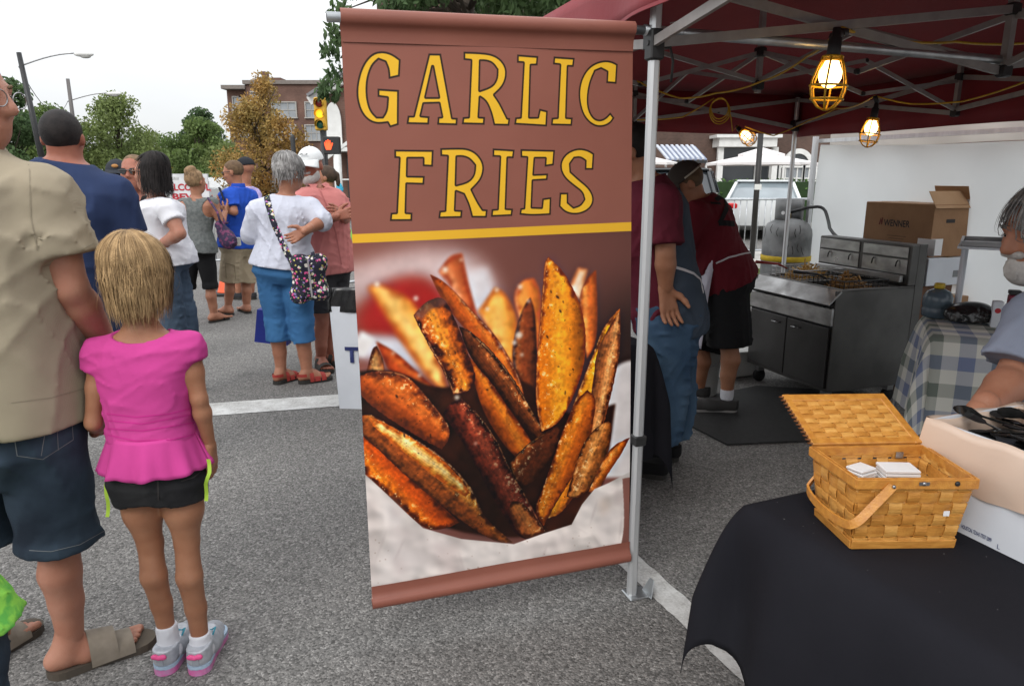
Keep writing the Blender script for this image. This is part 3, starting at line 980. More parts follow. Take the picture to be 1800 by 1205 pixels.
# ---------------------------------------------------------------- trees
M_BARK = mat('bark',(.085,.065,.05),(.05,.04,.03),scale=14,rough=.9,bump=.8,bscale=40,stretch=(1,1,.25))
def see_through_leaf(m,k=.35):
    nt = m.node_tree; b = nt.nodes['Principled BSDF']; out = next(n for n in nt.nodes if n.type == 'OUTPUT_MATERIAL')
    t = nt.nodes.new('ShaderNodeBsdfTranslucent'); mx = nt.nodes.new('ShaderNodeMixShader'); mx.inputs[0].default_value = k
    nt.links.new(b.inputs['Base Color'].links[0].from_socket,t.inputs[0]); nt.links.new(b.outputs[0],mx.inputs[1]); nt.links.new(t.outputs[0],mx.inputs[2]); nt.links.new(mx.outputs[0],out.inputs[0])
def leaf_mat(name,c1,c2,isl=.35):
    return mat(name,c1,c2,scale=.7,rough=.6,spec=.25,island=isl)
def leaf_cloud(centres,radii,n,size,seed,droop=.3,aspect=.55):
    r = np.random.default_rng(seed)
    c = np.array(centres); rad = np.array(radii)
    vol = rad.prod(1) ** .8; pick = r.choice(len(c),n,p=vol/vol.sum())
    d = r.normal(size=(n,3)); d /= np.linalg.norm(d,axis=1)[:,None]
    rr = r.random(n) ** .45
    p = c[pick] + d * rr[:,None] * rad[pick]
    t = r.normal(size=(n,3)); t[:,2] -= droop * 2; t /= np.linalg.norm(t,axis=1)[:,None]
    s = np.cross(t,r.normal(size=(n,3))); s /= np.linalg.norm(s,axis=1)[:,None]
    L_ = size * r.uniform(.6,1.4,n)[:,None]; W_ = L_ * aspect
    V = np.stack([p-t*L_*.5,p+s*W_*.5,p+t*L_*.5,p-s*W_*.5],1).reshape(-1,3)
    return V, np.arange(4*n).reshape(n,4)
def tree(label,x,y,hgt,crown_w,leafm,seed,n=9000,size=.22,trunk_r=.2,crown_base=.14,clumps=40,z0=0,group='street trees',tall=1.0,droop=.3,conic=0.0):
    root = thing('tree',label,'tree',(x,y,z0),0,group)
    r = np.random.default_rng(seed)
    cb = hgt * crown_base
    b = MB()
    pts = [(x,y,z0),(x+r.normal()*.05,y,z0+cb*.6),(x+r.normal()*.15,y+r.normal()*.1,z0+cb*1.2),(x+r.normal()*.3,y,z0+hgt*.62),(x+r.normal()*.3,y,z0+hgt*.9)]
    b.tube(pts,[trunk_r*1.25,trunk_r,trunk_r*.85,trunk_r*.45,trunk_r*.12],10)
    b.build('trunk',M_BARK,root,True)
    cs = []; rs = []; lb = MB()
    for i in range(clumps):
        t = r.random(); a = r.random() * 6.283
        env = math.sin(math.pi*min(1,max(.0,(t*.82+.16)))) ** .7
        if conic: env = env * (1-conic) + conic * (1.05-t)
        q = crown_w * .5 * env * (r.random() ** .5) * .95
        c = np.array((x+q*math.cos(a),y+q*math.sin(a),z0+cb+(hgt-cb)*(t*.95)))
        rad = crown_w * r.uniform(.09,.19)
        cs.append(c); rs.append((rad,rad,rad*r.uniform(.55,.9)*tall))
        if i % 2 == 0:
            s0 = np.array((x,y,z0+cb*.8+(c[2]-z0-cb*.8)*.45)); m_ = (s0+c) / 2 + np.array((0,0,-.1*crown_w*.2))
            lb.tube([s0,m_,c],[trunk_r*.34,trunk_r*.2,trunk_r*.06],6)
    lb.build('limb',M_BARK,root,True)
    V, F = leaf_cloud(cs,rs,n,size,seed+1,droop)
    link('crown',mesh_of('crown',V,F),leafm,root)
    return root
ML1 = leaf_mat('leaf_green',(.12,.18,.055),(.15,.21,.065))
ML2 = leaf_mat('leaf_dark',(.07,.12,.05),(.09,.145,.055))
ML3 = leaf_mat('leaf_autumn',(.46,.27,.085),(.32,.24,.08),.4)
ML4 = leaf_mat('leaf_light',(.17,.22,.075),(.20,.25,.085))
for _m in (ML1,ML2,ML3,ML4): see_through_leaf(_m)
def at_far(px,Y): q = aty(px,308,Y); return q.x
tree('broad dark green tree at the far left behind the first street lamp',at_far(25,44),44,6.9,6.2,ML2,11,12000,.26)
tree('leafy green tree behind the first lamp and right of the dark tree',at_far(95,52),52,6.0,6.0,ML1,12,9000,.26)
tree('large pale green tree in the middle of the street row',at_far(215,55),55,6.9,7.8,ML4,13,14000,.24,conic=.3)
tree('low green tree right behind the hanging traffic lights',at_far(262,70),70,5.6,7.0,ML1,14,8000,.3)
tree('tall dark conical tree rising behind the green trees left of the brick block',at_far(362,76),76,8.4,5.6,ML2,15,10000,.3,conic=.5)
tree('bright green round tree standing left of the orange tree',at_far(352,50),50,4.9,5.2,ML1,16,10000,.22)
tree('small yellow green tree below the bright green round tree',at_far(400,42),42,3.2,3.4,ML4,17,6000,.18,crown_base=.12)
tree('orange brown autumn tree in front of the brick apartment block',at_far(468,30),30,5.3,3.7,ML3,18,13000,.13,trunk_r=.12,crown_base=.12,tall=1.5,conic=.35)
tree('narrow green tree at the far end of the street',at_far(318,110),110,6.4,6.0,ML1,19,5000,.4)
# overhanging tree above the banner: trunk behind the banner, branches above
def overhang():
    Y = 11.0
    x = at_far(830,Y)
    root = thing('tree','tall green tree whose drooping branches show above the banner','tree',(x,Y,0),0,'street trees')
    b = MB(); b.tube([(x,Y,0),(x+.05,Y,1.6),(x-.1,Y+.1,3.2),(x,Y,5.2)],[.19,.15,.12,.05],10); b.build('trunk',M_BARK,root,True)
    cs = []; rs = []; lb = MB()
    spots = [(700,2),(735,-12),(660,-30),(800,4),(838,10),(770,-28),(880,12),(915,6),(945,14),(960,-18),(860,-30),(985,-2),(1010,-30),(700,-60),(800,-70),(900,-70),(960,-80),(640,-90),(582,90),(590,130),(578,158),(592,60),(598,20),(610,-20),(625,-60)]
    for i, (px,py) in enumerate(spots):
        dy = (i % 5-2) * .35
        c = aty(px,py,Y+dy); cs.append(tuple(c)); k = .26 if px > 640 else .17
        rs.append((k*1.1,k,k*.95))
        lb.tube([(x,Y,3.2+(i % 4)*.3),Vector((x,Y,3.6)).lerp(c,.55)+Vector((0,0,.35)),c],[.04,.022,.006],5)
    lb.build('limb',M_BARK,root,True)
    V, F = leaf_cloud(cs,rs,5200,.13,5,.8,.38)
    link('crown',mesh_of('crown',V,F),ML2,root)
overhang()
# hedge of trees far away behind everything on the left (reads as one mass)
cs = []; rs = []
r_ = np.random.default_rng(4)
for i in range(46):
    Y = 120 + r_.random() * 25; px = -60 + i * 15 + r_.normal() * 8
    cs.append((at_far(px,Y),Y,1.6+r_.random()*2.2)); rs.append((2.6,2.2,2.2+r_.random()*1.2))
V, F = leaf_cloud(cs,rs,16000,.55,8)
stuff(link('distant_wood',mesh_of('distant_wood',V,F),ML2))
# ---------------------------------------------------------------- the printed artwork of the banner (flat print)
B_TL, B_TR, B_BR, B_BL = (597,22), (1113,45), (1105,985), (655,1068)
def homography(src,dst):
    A = []; bb = []
    for (x,y), (u,v) in zip(src,dst):
        A.append([x,y,1,0,0,0,-u*x,-u*y]); bb.append(u)
        A.append([0,0,0,x,y,1,-v*x,-v*y]); bb.append(v)
    return np.append(np.linalg.solve(np.array(A,float),np.array(bb,float)),1).reshape(3,3)
IW, IH = 800, 1600
HG = homography([B_TL,B_TR,B_BR,B_BL],[(0,0),(IW,0),(IW,IH),(0,IH)])
def to_uv(pts):
    q = np.array([(x,y,1) for x,y in pts],float) @ HG.T
    return q[:,:2] / q[:,2:3]
za = lambda pts: [(590+.3319*x,400+.3319*y) for x,y in pts]
zb = lambda pts: [(590+.307*x,720+.307*y) for x,y in pts]
zc = lambda pts: [(560+.3485*x,.3485*y) for x,y in pts]
YY, XX = np.mgrid[0:IH,0:IW].astype(np.float32)
def vnoise(seed,cell,oct=3,sx=1.0,sy=1.0):
    r = np.random.default_rng(seed); out = np.zeros((IH,IW),np.float32); amp = 1; tot = 0
    for o in range(oct):
        c = cell / 2 ** o
        gx, gy = int(IW/(c*sx)) + 3, int(IH/(c*sy)) + 3
        g = r.random((gy,gx)).astype(np.float32)
        fx, fy = XX / (c*sx), YY / (c*sy)
        ix, iy = fx.astype(int), fy.astype(int); tx, ty = fx - ix, fy - iy
        tx = tx * tx * (3-2*tx); ty = ty * ty * (3-2*ty)
        out += amp * ((g[iy,ix]*(1-tx)+g[iy,ix+1]*tx)*(1-ty)+(g[iy+1,ix]*(1-tx)+g[iy+1,ix+1]*tx)*ty)
        tot += amp; amp *= .55
    return out / tot
NZ = [vnoise(1,60),vnoise(2,22),vnoise(3,9,2),vnoise(4,120),vnoise(5,5,2)]
def chaikin(p,it=2,lim=42):
    p = [np.array(q,float) for q in p]
    for _ in range(it):
        o = []; n = len(p)
        for i in range(n):
            a, b, c = p[i-1], p[i], p[(i+1) % n]
            d1, d2 = b - a, c - b
            ang = abs(math.degrees(math.atan2(d1[0]*d2[1]-d1[1]*d2[0],d1 @ d2)))
            if ang < lim: o += [b+(a-b)*.25,b+(c-b)*.25]
            else: o.append(b)
        p = o
    return np.array(p)
def blur(a,r):
    if r < 1: return a
    for _ in range(2):
        for ax in (0,1):
            k = int(r)
            pad = [(0,0)] * a.ndim; pad[ax] = (k+1,k)
            c = np.cumsum(np.pad(a,pad,mode='edge'),axis=ax,dtype=np.float64)
            n = a.shape[ax]
            hi = np.take(c,np.arange(2*k+1,2*k+1+n),axis=ax); lo = np.take(c,np.arange(0,n),axis=ax)
            a = ((hi-lo)/(2*k+1)).astype(np.float32)
    return a
def signed(poly,pad):
    """signed distance (inside positive) in a window"""
    lo = np.floor(poly.min(0)-pad).astype(int); hi = np.ceil(poly.max(0)+pad).astype(int)
    x0, y0 = max(0,lo[0]), max(0,lo[1]); x1, y1 = min(IW,hi[0]), min(IH,hi[1])
    if x0 >= x1 or y0 >= y1: return None
    sl = (slice(y0,y1),slice(x0,x1)); X, Y = XX[sl] + .5, YY[sl] + .5
    d = np.full(X.shape,1e9,np.float32); ins = np.zeros(X.shape,bool)
    n = len(poly)
    for i in range(n):
        ax_, ay = poly[i]; bx, by = poly[(i+1) % n]
        vx, vy = bx - ax_, by - ay
        t = np.clip(((X-ax_)*vx+(Y-ay)*vy)/(vx*vx+vy*vy+1e-9),0,1)
        d = np.minimum(d,(X-ax_-t*vx) ** 2+(Y-ay-t*vy) ** 2)
        if ay != by: ins ^= ((ay > Y) != (by > Y)) & (X < (bx-ax_)*(Y-ay)/(by-ay)+ax_)
    d = np.sqrt(d)
    return sl, np.where(ins,d,-d)
IMG = np.zeros((IH,IW,3),np.float32)
c_ = lambda *q: np.array(q,np.float32)
def sm(a,lo,hi): t = np.clip((a-lo)/(hi-lo),0,1); return t * t * (3-2*t)
def over(sl,col,al): IMG[sl] = IMG[sl] * (1-al[...,None]) + col * al[...,None]
def blob(pts,col,bl,al=1.0,it=2,tex=.08):
    p = chaikin(to_uv(pts),it,70); q = signed(p,bl*4+4)
    if q is None: return
    sl, d = q; m = blur((d > 0).astype(np.float32),bl)
    shade = 1 + tex * (NZ[0][sl]-.5) * 2
    over(sl,c_(*col)*shade[...,None],m*al)
def fry(pts,base,lit,edge,ew=12,bl=0,ldir=(.3,-.9),lpos=.4,lw=.28,grain=.5,speck=0.0,seed=0,rim=None,it=2,lim=60,edge_a=1.0,axis=None):
    p = chaikin(to_uv(pts),it,lim); q = signed(p,6+bl*3)
    if q is None: return
    sl, d = q
    n0, n1, n2, n3 = (np.roll(NZ[i],seed*37,1)[sl] for i in (0,1,2,3))
    c = p - p.mean(0); u, s_, vt = np.linalg.svd(c,full_matrices=False)
    axd = vt[0]; nd = np.array((-axd[1],axd[0]))
    if nd @ np.array(ldir) < 0: nd = -nd
    X, Y = XX[sl] - p[:,0].mean(), YY[sl] - p[:,1].mean()
    w = X * nd[0] + Y * nd[1]; w = w / (np.abs(c @ nd).max()+1e-6)
    al_ = X * axd[0] + Y * axd[1]
    streak = np.sin((w*9+3*n0+2*n3)*3.0) * .5 + .5
    col = np.broadcast_to(c_(*base),X.shape+(3,)).copy()
    L_ = np.exp(-((w-lpos)/lw) ** 2) * (.35+.9*n1) * (.55+.75*n3)
    col = col + (c_(*lit)-col) * np.clip(L_,0,1)[...,None]
    dk = sm(-w+.5*(n0-.5),.1,1.0)
    col = col * (1-.45*dk)[...,None]
    ch = sm(.55*n3+.45*n1,.52,.70) * sm(n0,.35,.6)
    col = col + (c_(*edge)*1.15-col) * (.55*ch*min(1,grain*1.6))[...,None]
    e = 1 - sm(d+(n1-.5)*ew*1.6,0,ew)
    col = col + (c_(*edge)-col) * (e*edge_a)[...,None]
    col = col * (1+grain*(.55*(n2-.5)+.5*(n1-.5)+.09*(streak-.5)))[...,None]
    if speck:
        sp = (NZ[4][sl] > .85) & (n1 > .55); col = np.where(sp[...,None],col*(1-speck),col)
        hl = (np.roll(NZ[4],91,0)[sl] > .81) & (w > 0); col = np.where(hl[...,None],col+(c_(255,225,170)-col)*.5,col)
    gl = sm(.6*n1+.4*n2,.60,.72) * sm(w,.05,.35) * (1-sm(w,.7,.95)) * (bl == 0)
    col = col + (c_(255,236,186)-col) * (.55*gl)[...,None]
    if rim is not None:
        rd = np.clip(1-np.abs(d-3.5-4*(n1-.5))/3.5,0,1) * sm(w+.3*(n1-.5),.05,.6) * (.25+.6*n0) * sm(n2,.15,.7)
        col = col + (c_(*rim)-col) * np.clip(rd,0,1)[...,None]
    m = sm(d+(n2-.5)*3,-1.2,1.2)
    if bl: m = blur(sm(d,-1,1),bl); col = np.stack([blur(col[...,i],bl) for i in range(3)],-1)
    over(sl,np.clip(col,0,255),m)
def paint_banner():
    IMG[:] = c_(142,87,73) * (1+.05*(NZ[3]-.5))[...,None]
    y_st = to_uv([(615,413),(1110,395)])[:,1]
    # ---- photograph of the fries
    top = to_uv([(860,402)])[0,1]
    ph = sm(YY,top-2,top+2)
    ty = np.clip((YY-top)/(IH-top),0,1); tx = XX / IW
    bg = c_(134,80,70)[None,None] * (1-.25*tx*(1-ty))[...,None]
    dark = sm(tx+.25*ty,.62,1.1) * sm(ty,.05,.3) * (1-sm(ty,.5,.62))
    bg = bg * (1-.62*dark)[...,None]
    IMG[:] = IMG * (1-ph[...,None]) + bg * ph[...,None]
    blob(za([(60,170),(400,60),(700,80),(830,190),(870,330),(780,430),(620,330),(480,230),(250,230),(130,330),(60,420)]),(214,186,182),26)
    blob(za([(700,190),(800,170),(840,300),(790,400),(720,400),(690,300)]),(232,224,226),12)
    blob(za([(100,430),(180,330),(300,230),(480,215),(580,330),(520,430),(330,540),(150,520)]),(160,30,27),18)
    blob(za([(90,520),(330,530),(480,590),(520,740),(300,660),(90,640)]),(214,205,210),12)
    blob(za([(90,620),(130,500),(205,545),(150,640)]),(235,228,225),6)
    # paper on the right, dark hollow in the middle
    blob(za([(1440,760),(1500,680),(1600,660),(1600,1300),(1400,1300),(1420,1000)]),(214,206,204),5)
    fry(za([(165,270),(235,250),(420,335),(520,560),(600,870),(470,740),(330,540),(250,420)]),(232,150,50),(255,232,150),(190,90,30),20,7,(.8,-.5),.1,.5,.6,seed=1)
    fry(za([(540,190),(600,105),(665,95),(700,260),(750,430),(700,410),(600,270)]),(205,100,50),(245,180,130),(170,70,40),14,4,(-1,0),.5,.4,.4,seed=2,rim=(255,240,230))
    fry(za([(750,400),(840,275),(900,305),(975,470),(935,690),(840,550)]),(236,150,45),(255,215,120),(205,110,40),16,5,(-.6,-.6),.3,.5,.4,seed=3,rim=(255,250,235))
    fry(za([(930,330),(985,235),(1050,230),(1095,320),(1075,620),(1000,520)]),(226,125,45),(252,185,90),(190,85,40),16,4,(-.6,-.6),.4,.45,.4,seed=4,rim=(255,246,230))
    fry(za([(210,555),(320,615),(440,735),(580,860),(560,900),(480,880),(320,770),(240,650)]),(188,72,24),(228,120,50),(130,45,20),14,3,(.5,-.8),.5,.4,.5,seed=5)
    fry(za([(160,720),(190,590),(215,580),(250,650),(255,725)]),(150,80,40),(235,190,120),(90,40,20),8,1,(-1,-.3),.3,.4,.8,.5,seed=6)
    fry(za([(1230,290),(1285,175),(1335,185),(1300,350)]),(235,180,130),(255,240,220),(210,130,80),10,4,(-.5,-.6),.2,.6,.3,seed=7)
    fry(za([(1285,345),(1330,230),(1380,188),(1388,400),(1380,580),(1330,660),(1300,500)]),(212,104,36),(245,165,80),(140,60,25),12,2,(-1,-.2),.4,.35,.5,.5,seed=8,rim=(255,225,190))
    fry(za([(930,590),(985,390),(1030,330),(1062,420),(1070,840),(1010,860),(945,720)]),(125,56,25),(215,125,60),(62,26,16),16,2,(-1,-.4),.5,.3,.7,.5,seed=9,rim=(255,240,230))
    blob(za([(60,720),(300,700),(560,830),(720,740),(960,760),(1080,820),(1230,980),(1480,900),(1440,1210),(1380,1500),(1100,1640),(600,1600),(300,1400),(60,1200)]),(50,21,11),4,tex=.5)
    fry(za([(495,205),(560,235),(640,310),(740,420),(850,535),(935,680),(990,800),(1010,960),(940,900),(860,740),(720,540),(560,350)]),(186,84,22),(226,128,44),(120,48,18),14,1,(.7,-.7),.5,.35,.6,.5,seed=10,rim=(255,225,190))
    fry(za([(700,640),(800,740),(900,900),(1000,1040),(1080,1180),(1050,1230),(960,1200),(860,1080),(760,900)]),(196,88,18),(236,140,36),(110,44,14),14,1,(.6,-.8),.2,.4,.6,.5,seed=11)
    fry(za([(650,480),(720,510),(860,650),(960,790),(1060,970),(1110,1060),(1075,1095),(960,980),(840,800),(700,640)]),(104,48,20),(190,104,48),(44,18,10),12,0,(.7,-.7),.35,.3,.9,.6,seed=12,rim=(240,170,100))
    fry(za([(1108,135),(1128,120),(1200,185),(1262,290),(1312,420),(1328,560),(1314,700),(1262,860),(1180,1010),(1090,1050),(1058,900),(1062,700),(1085,400),(1100,230)]),(228,122,16),(255,186,44),(128,52,14),15,0,(-.9,.2),.0,.42,.42,.7,seed=13,rim=(250,190,110))
    fry(za([(1505,392),(1508,520),(1500,650),(1470,800),(1420,1000),(1360,1240),(1200,1500),(1120,1520),(1150,1280),(1230,980),(1300,790),(1360,640),(1420,480)]),(206,116,28),(246,178,30),(112,52,20),14,0,(-1,-.2),.45,.3,.7,.6,seed=14,rim=(255,215,140))
    fry(za([(1505,400),(1508,560),(1490,700),(1440,900),(1400,1060),(1340,1180),(1290,1240),(1330,1000),(1360,800),(1380,620),(1440,500)]),(178,102,50),(222,160,96),(92,44,20),12,0,(1,-.2),.2,.35,.9,.6,seed=15)
    fry(za([(408,420),(470,348),(550,322),(592,360),(640,470),(720,680),(745,760),(705,830),(620,845),(570,720),(500,600),(440,490)]),(190,86,20),(250,164,50),(70,26,16),24,0,(-.8,.2),.15,.38,.9,.7,seed=16,rim=(250,190,120))
    blob(za([(412,415),(475,345),(555,322),(590,352),(560,372),(490,392),(450,450)]),(120,66,52),3,.8,tex=.6)
    fry(za([(115,742),(200,712),(330,718),(405,762),(500,880),(585,985),(610,1070),(560,1140),(430,1070),(250,950),(115,840)]),(186,78,22),(226,124,48),(96,40,20),22,0,(.5,-.8),.25,.45,.55,.7,seed=17,rim=(240,160,100))
    fry(zb([(120,60),(160,78),(300,185),(480,400),(610,525),(710,625),(610,668),(505,660),(400,560),(260,425),(120,300)]),(200,78,12),(240,136,28),(92,34,12),22,0,(-.5,.8),.5,.4,.6,.6,seed=18)
    fry(zb([(120,-10),(200,-20),(250,10),(420,105),(560,195),(700,315),(800,455),(850,600),(1015,745),(930,750),(760,645),(600,515),(400,345),(230,175),(120,80)]),(150,74,28),(252,176,66),(80,34,14),14,0,(.6,-.8),.5,.4,1.0,.8,seed=19,rim=(255,235,180))
    fry(zb([(190,-5),(250,15),(420,112),(560,205),(690,330),(770,450),(740,470),(600,380),(440,250),(300,130),(200,40)]),(240,158,48),(255,236,170),(196,98,28),14,0,(.5,-.8),.1,.5,.7,.4,seed=20)
    fry(zb([(995,275),(1080,178),(1180,105),(1270,55),(1305,62),(1255,220),(1175,335),(1090,425),(1025,375)]),(92,40,18),(180,90,34),(50,20,10),12,0,(-.5,-.8),.7,.25,.9,.6,seed=21,rim=(226,150,70))
    fry(zb([(1130,560),(1200,390),(1290,110),(1335,0),(1375,-90),(1440,-150),(1490,-110),(1480,0),(1445,200),(1370,335),(1280,480),(1190,645)]),(198,92,18),(238,146,36),(104,42,14),14,0,(-.8,-.2),.3,.4,.6,.7,seed=22)
    fry(zb([(1390,220),(1440,120),(1500,60),(1560,30),(1585,60),(1560,210),(1480,405),(1380,490),(1320,475)]),(166,92,36),(214,150,80),(84,40,16),10,0,(-.7,-.3),.2,.4,1.0,.7,seed=23)
    fry(zb([(1682,128),(1645,205),(1560,335),(1490,455),(1445,445),(1500,330),(1540,235),(1595,168)]),(200,104,30),(236,156,70),(120,56,22),8,0,(-.6,-.6),.3,.4,.7,.6,seed=24)
    fry(zb([(610,-20),(650,-80),(720,-110),(770,-60),(840,10),(930,145),(1000,315),(1110,500),(1200,680),(1110,735),(1030,700),(980,610),(880,445),(770,225),(680,80)]),(104,36,22),(176,78,52),(44,14,12),18,0,(.6,-.7),.25,.4,1.1,.8,seed=25,rim=(236,160,90))
    fry(zb([(985,540),(1010,500),(1060,500),(1130,570),(1195,680),(1110,730),(1040,690)]),(172,88,40),(216,140,70),(80,34,16),14,0,(.5,-.6),.2,.5,.8,.5,seed=26)
    gx, gy = to_uv([(880,860)])[0]
    sh = np.exp(-(((XX-gx)/190) ** 2+((YY-gy)/210) ** 2)) * ph
    IMG[:] = IMG * (1-.42*sh[...,None])
    fz = ph * (1-sm(YY,IH*.86,IH*.93)); mu = blur(IMG,14); IMG[:] = IMG + (IMG-mu) * (.35*fz)[...,None]
    warm = ph * sm(IMG[...,0]-IMG[...,2],40,110)
    IMG[:] *= 1 + .05 * warm[...,None]; IMG[...,1] *= 1 - .05 * warm; IMG[...,2] *= 1 - .12 * warm
    # crumpled paper
    paper = [(100,330),(170,335),(260,420),(400,560),(500,655),(720,722),(1020,755),(1190,692),(1350,640),(1410,520),(1480,430),(1560,395),(1690,325),(1720,800),(100,1120)]
    p = to_uv(zb(paper)); q = signed(p,8)
    sl, d = q
    hg = np.abs(NZ[3]-.5) * 2.2 + np.abs(NZ[0]-.5) * .8 + np.abs(np.roll(NZ[3],260,1)-.5) * 1.6; hg = blur(hg,7); gy_, gx_ = np.gradient(hg)
    tone = 1 + np.clip((gx_*5-gy_*6.5),-.2,.12)[sl] + .10 * (NZ[3][sl]-.5)
    over(sl,c_(222,212,206)*tone[...,None],sm(d,-2,2))
    for pts, col, bl in [([(175,420),(250,470),(230,800),(205,1010)],(190,172,168),8),([(260,470),(330,480),(400,620),(300,650)],(226,218,218),6),([(300,650),(420,640),(520,700),(640,760),(560,900),(300,860)],(204,192,190),7),
                         ([(335,500),(380,560),(350,600),(325,570)],(176,156,154),4),([(560,740),(720,730),(700,860),(740,960),(600,950)],(184,164,162),7),([(720,740),(1020,760),(1100,800),(1060,880),(760,930)],(222,214,210),8),([(1050,780),(1200,720),(1340,680),(1350,780),(1100,860)],(206,192,188),8),
                         ([(1400,560),(1480,450),(1550,420),(1570,500),(1480,640),(1400,640)],(228,220,216),5),([(1500,500),(1560,470),(1570,560),(1520,600)],(198,170,150),4),([(1590,420),(1660,470),(1650,520),(1600,530)],(180,160,158),4),([(1480,620),(1540,560),(1640,560),(1640,700),(1520,780)],(214,204,202),6),
                         ([(220,860),(320,720),(560,900),(380,1000),(220,1020)],(216,208,206),8),([(350,800),(420,900),(360,960),(330,880)],(188,170,168),5),([(300,660),(380,655),(470,700),(380,690)],(188,172,170),3),([(560,745),(700,730),(640,760)],(236,230,228),3),([(1640,300),(1690,250),(1690,330),(1600,350)],(226,218,214),4)]:
        blob(zb(pts),col,bl+7,.38)
    for a, b_ in [((295,650),(215,880)),((560,745),(660,735)),((700,790),(740,930)),((1350,645),(1450,700)),((1460,690),(1520,780)),((1640,560),(1620,760)),((400,700),(330,860)),((1500,480),(1450,660)),((1210,760),(1180,850))]:
        blob(zb([a,((a[0]+b_[0])/2+6,(a[1]+b_[1])/2),b_,((a[0]+b_[0])/2-3,(a[1]+b_[1])/2)]),(168,150,148),3,.45,1)
    blob(zb([(1640,370),(1700,358),(1700,780),(1630,790),(1655,640)]),(132,86,76),1)
    r = np.random.default_rng(5)
    for i in range(46):
        x, y = r.uniform(220,1640), r.uniform(650,1000)
        blob(zb([(x,y),(x+r.uniform(4,9),y+2),(x+4,y+r.uniform(5,10))]),(110,70,50),1,.7,0)
    # herb flakes
    for x, y in [(1120,540),(1240,745),(1215,840),(1235,870),(1125,385),(1175,330),(1190,405),(1205,355),(1265,365),(1240,605),(1285,520),(345,980),(425,1000),(320,850),(350,860),(555,580),(570,420),(705,820),(800,820),(1370,690),(630,620),(360,1060),(500,1066),(1140,300),(1290,660),(1180,700)]:
        k = r.uniform(5,12); a = r.random() * 3
        blob(za([(x+k*math.cos(a),y+k*1.5*math.sin(a)),(x-k*.4,y+k*.6),(x-k*math.cos(a),y-k*1.4*math.sin(a)),(x+k*.5,y-k*.5)]),(52,26,12),1,.95,1)
    for x, y, k in [(215,255,16),(420,330,15),(975,275,14),(970,530,20),(945,570,14),(985,635,10),(640,860,14),(800,390,12),(850,290,12),(1020,350,10),(870,590,9),(440,740,10),(660,130,9),(575,180,16),(300,620,9),(740,1110,8)]:
        blob(za([(x+k*math.cos(t),y+k*math.sin(t)) for t in np.linspace(0,5.6,7)]),(255,244,226),4,.85,1)
    # ---- upper field: brown with stripe and lettering
    m = (1-ph); n = c_(142,87,73) * (1+.05*(NZ[3]-.5))[...,None]
    IMG[:] = IMG * (1-m[...,None]) + n * m[...,None]
    sl, d = signed(to_uv([(560,399.5),(615,398),(860,389),(1110,379.5),(1180,377),(1180,393),(1110,395),(860,404.5),(615,413.5),(560,416)]),4)
    over(sl,c_(232,178,44),sm(d,-1,1))
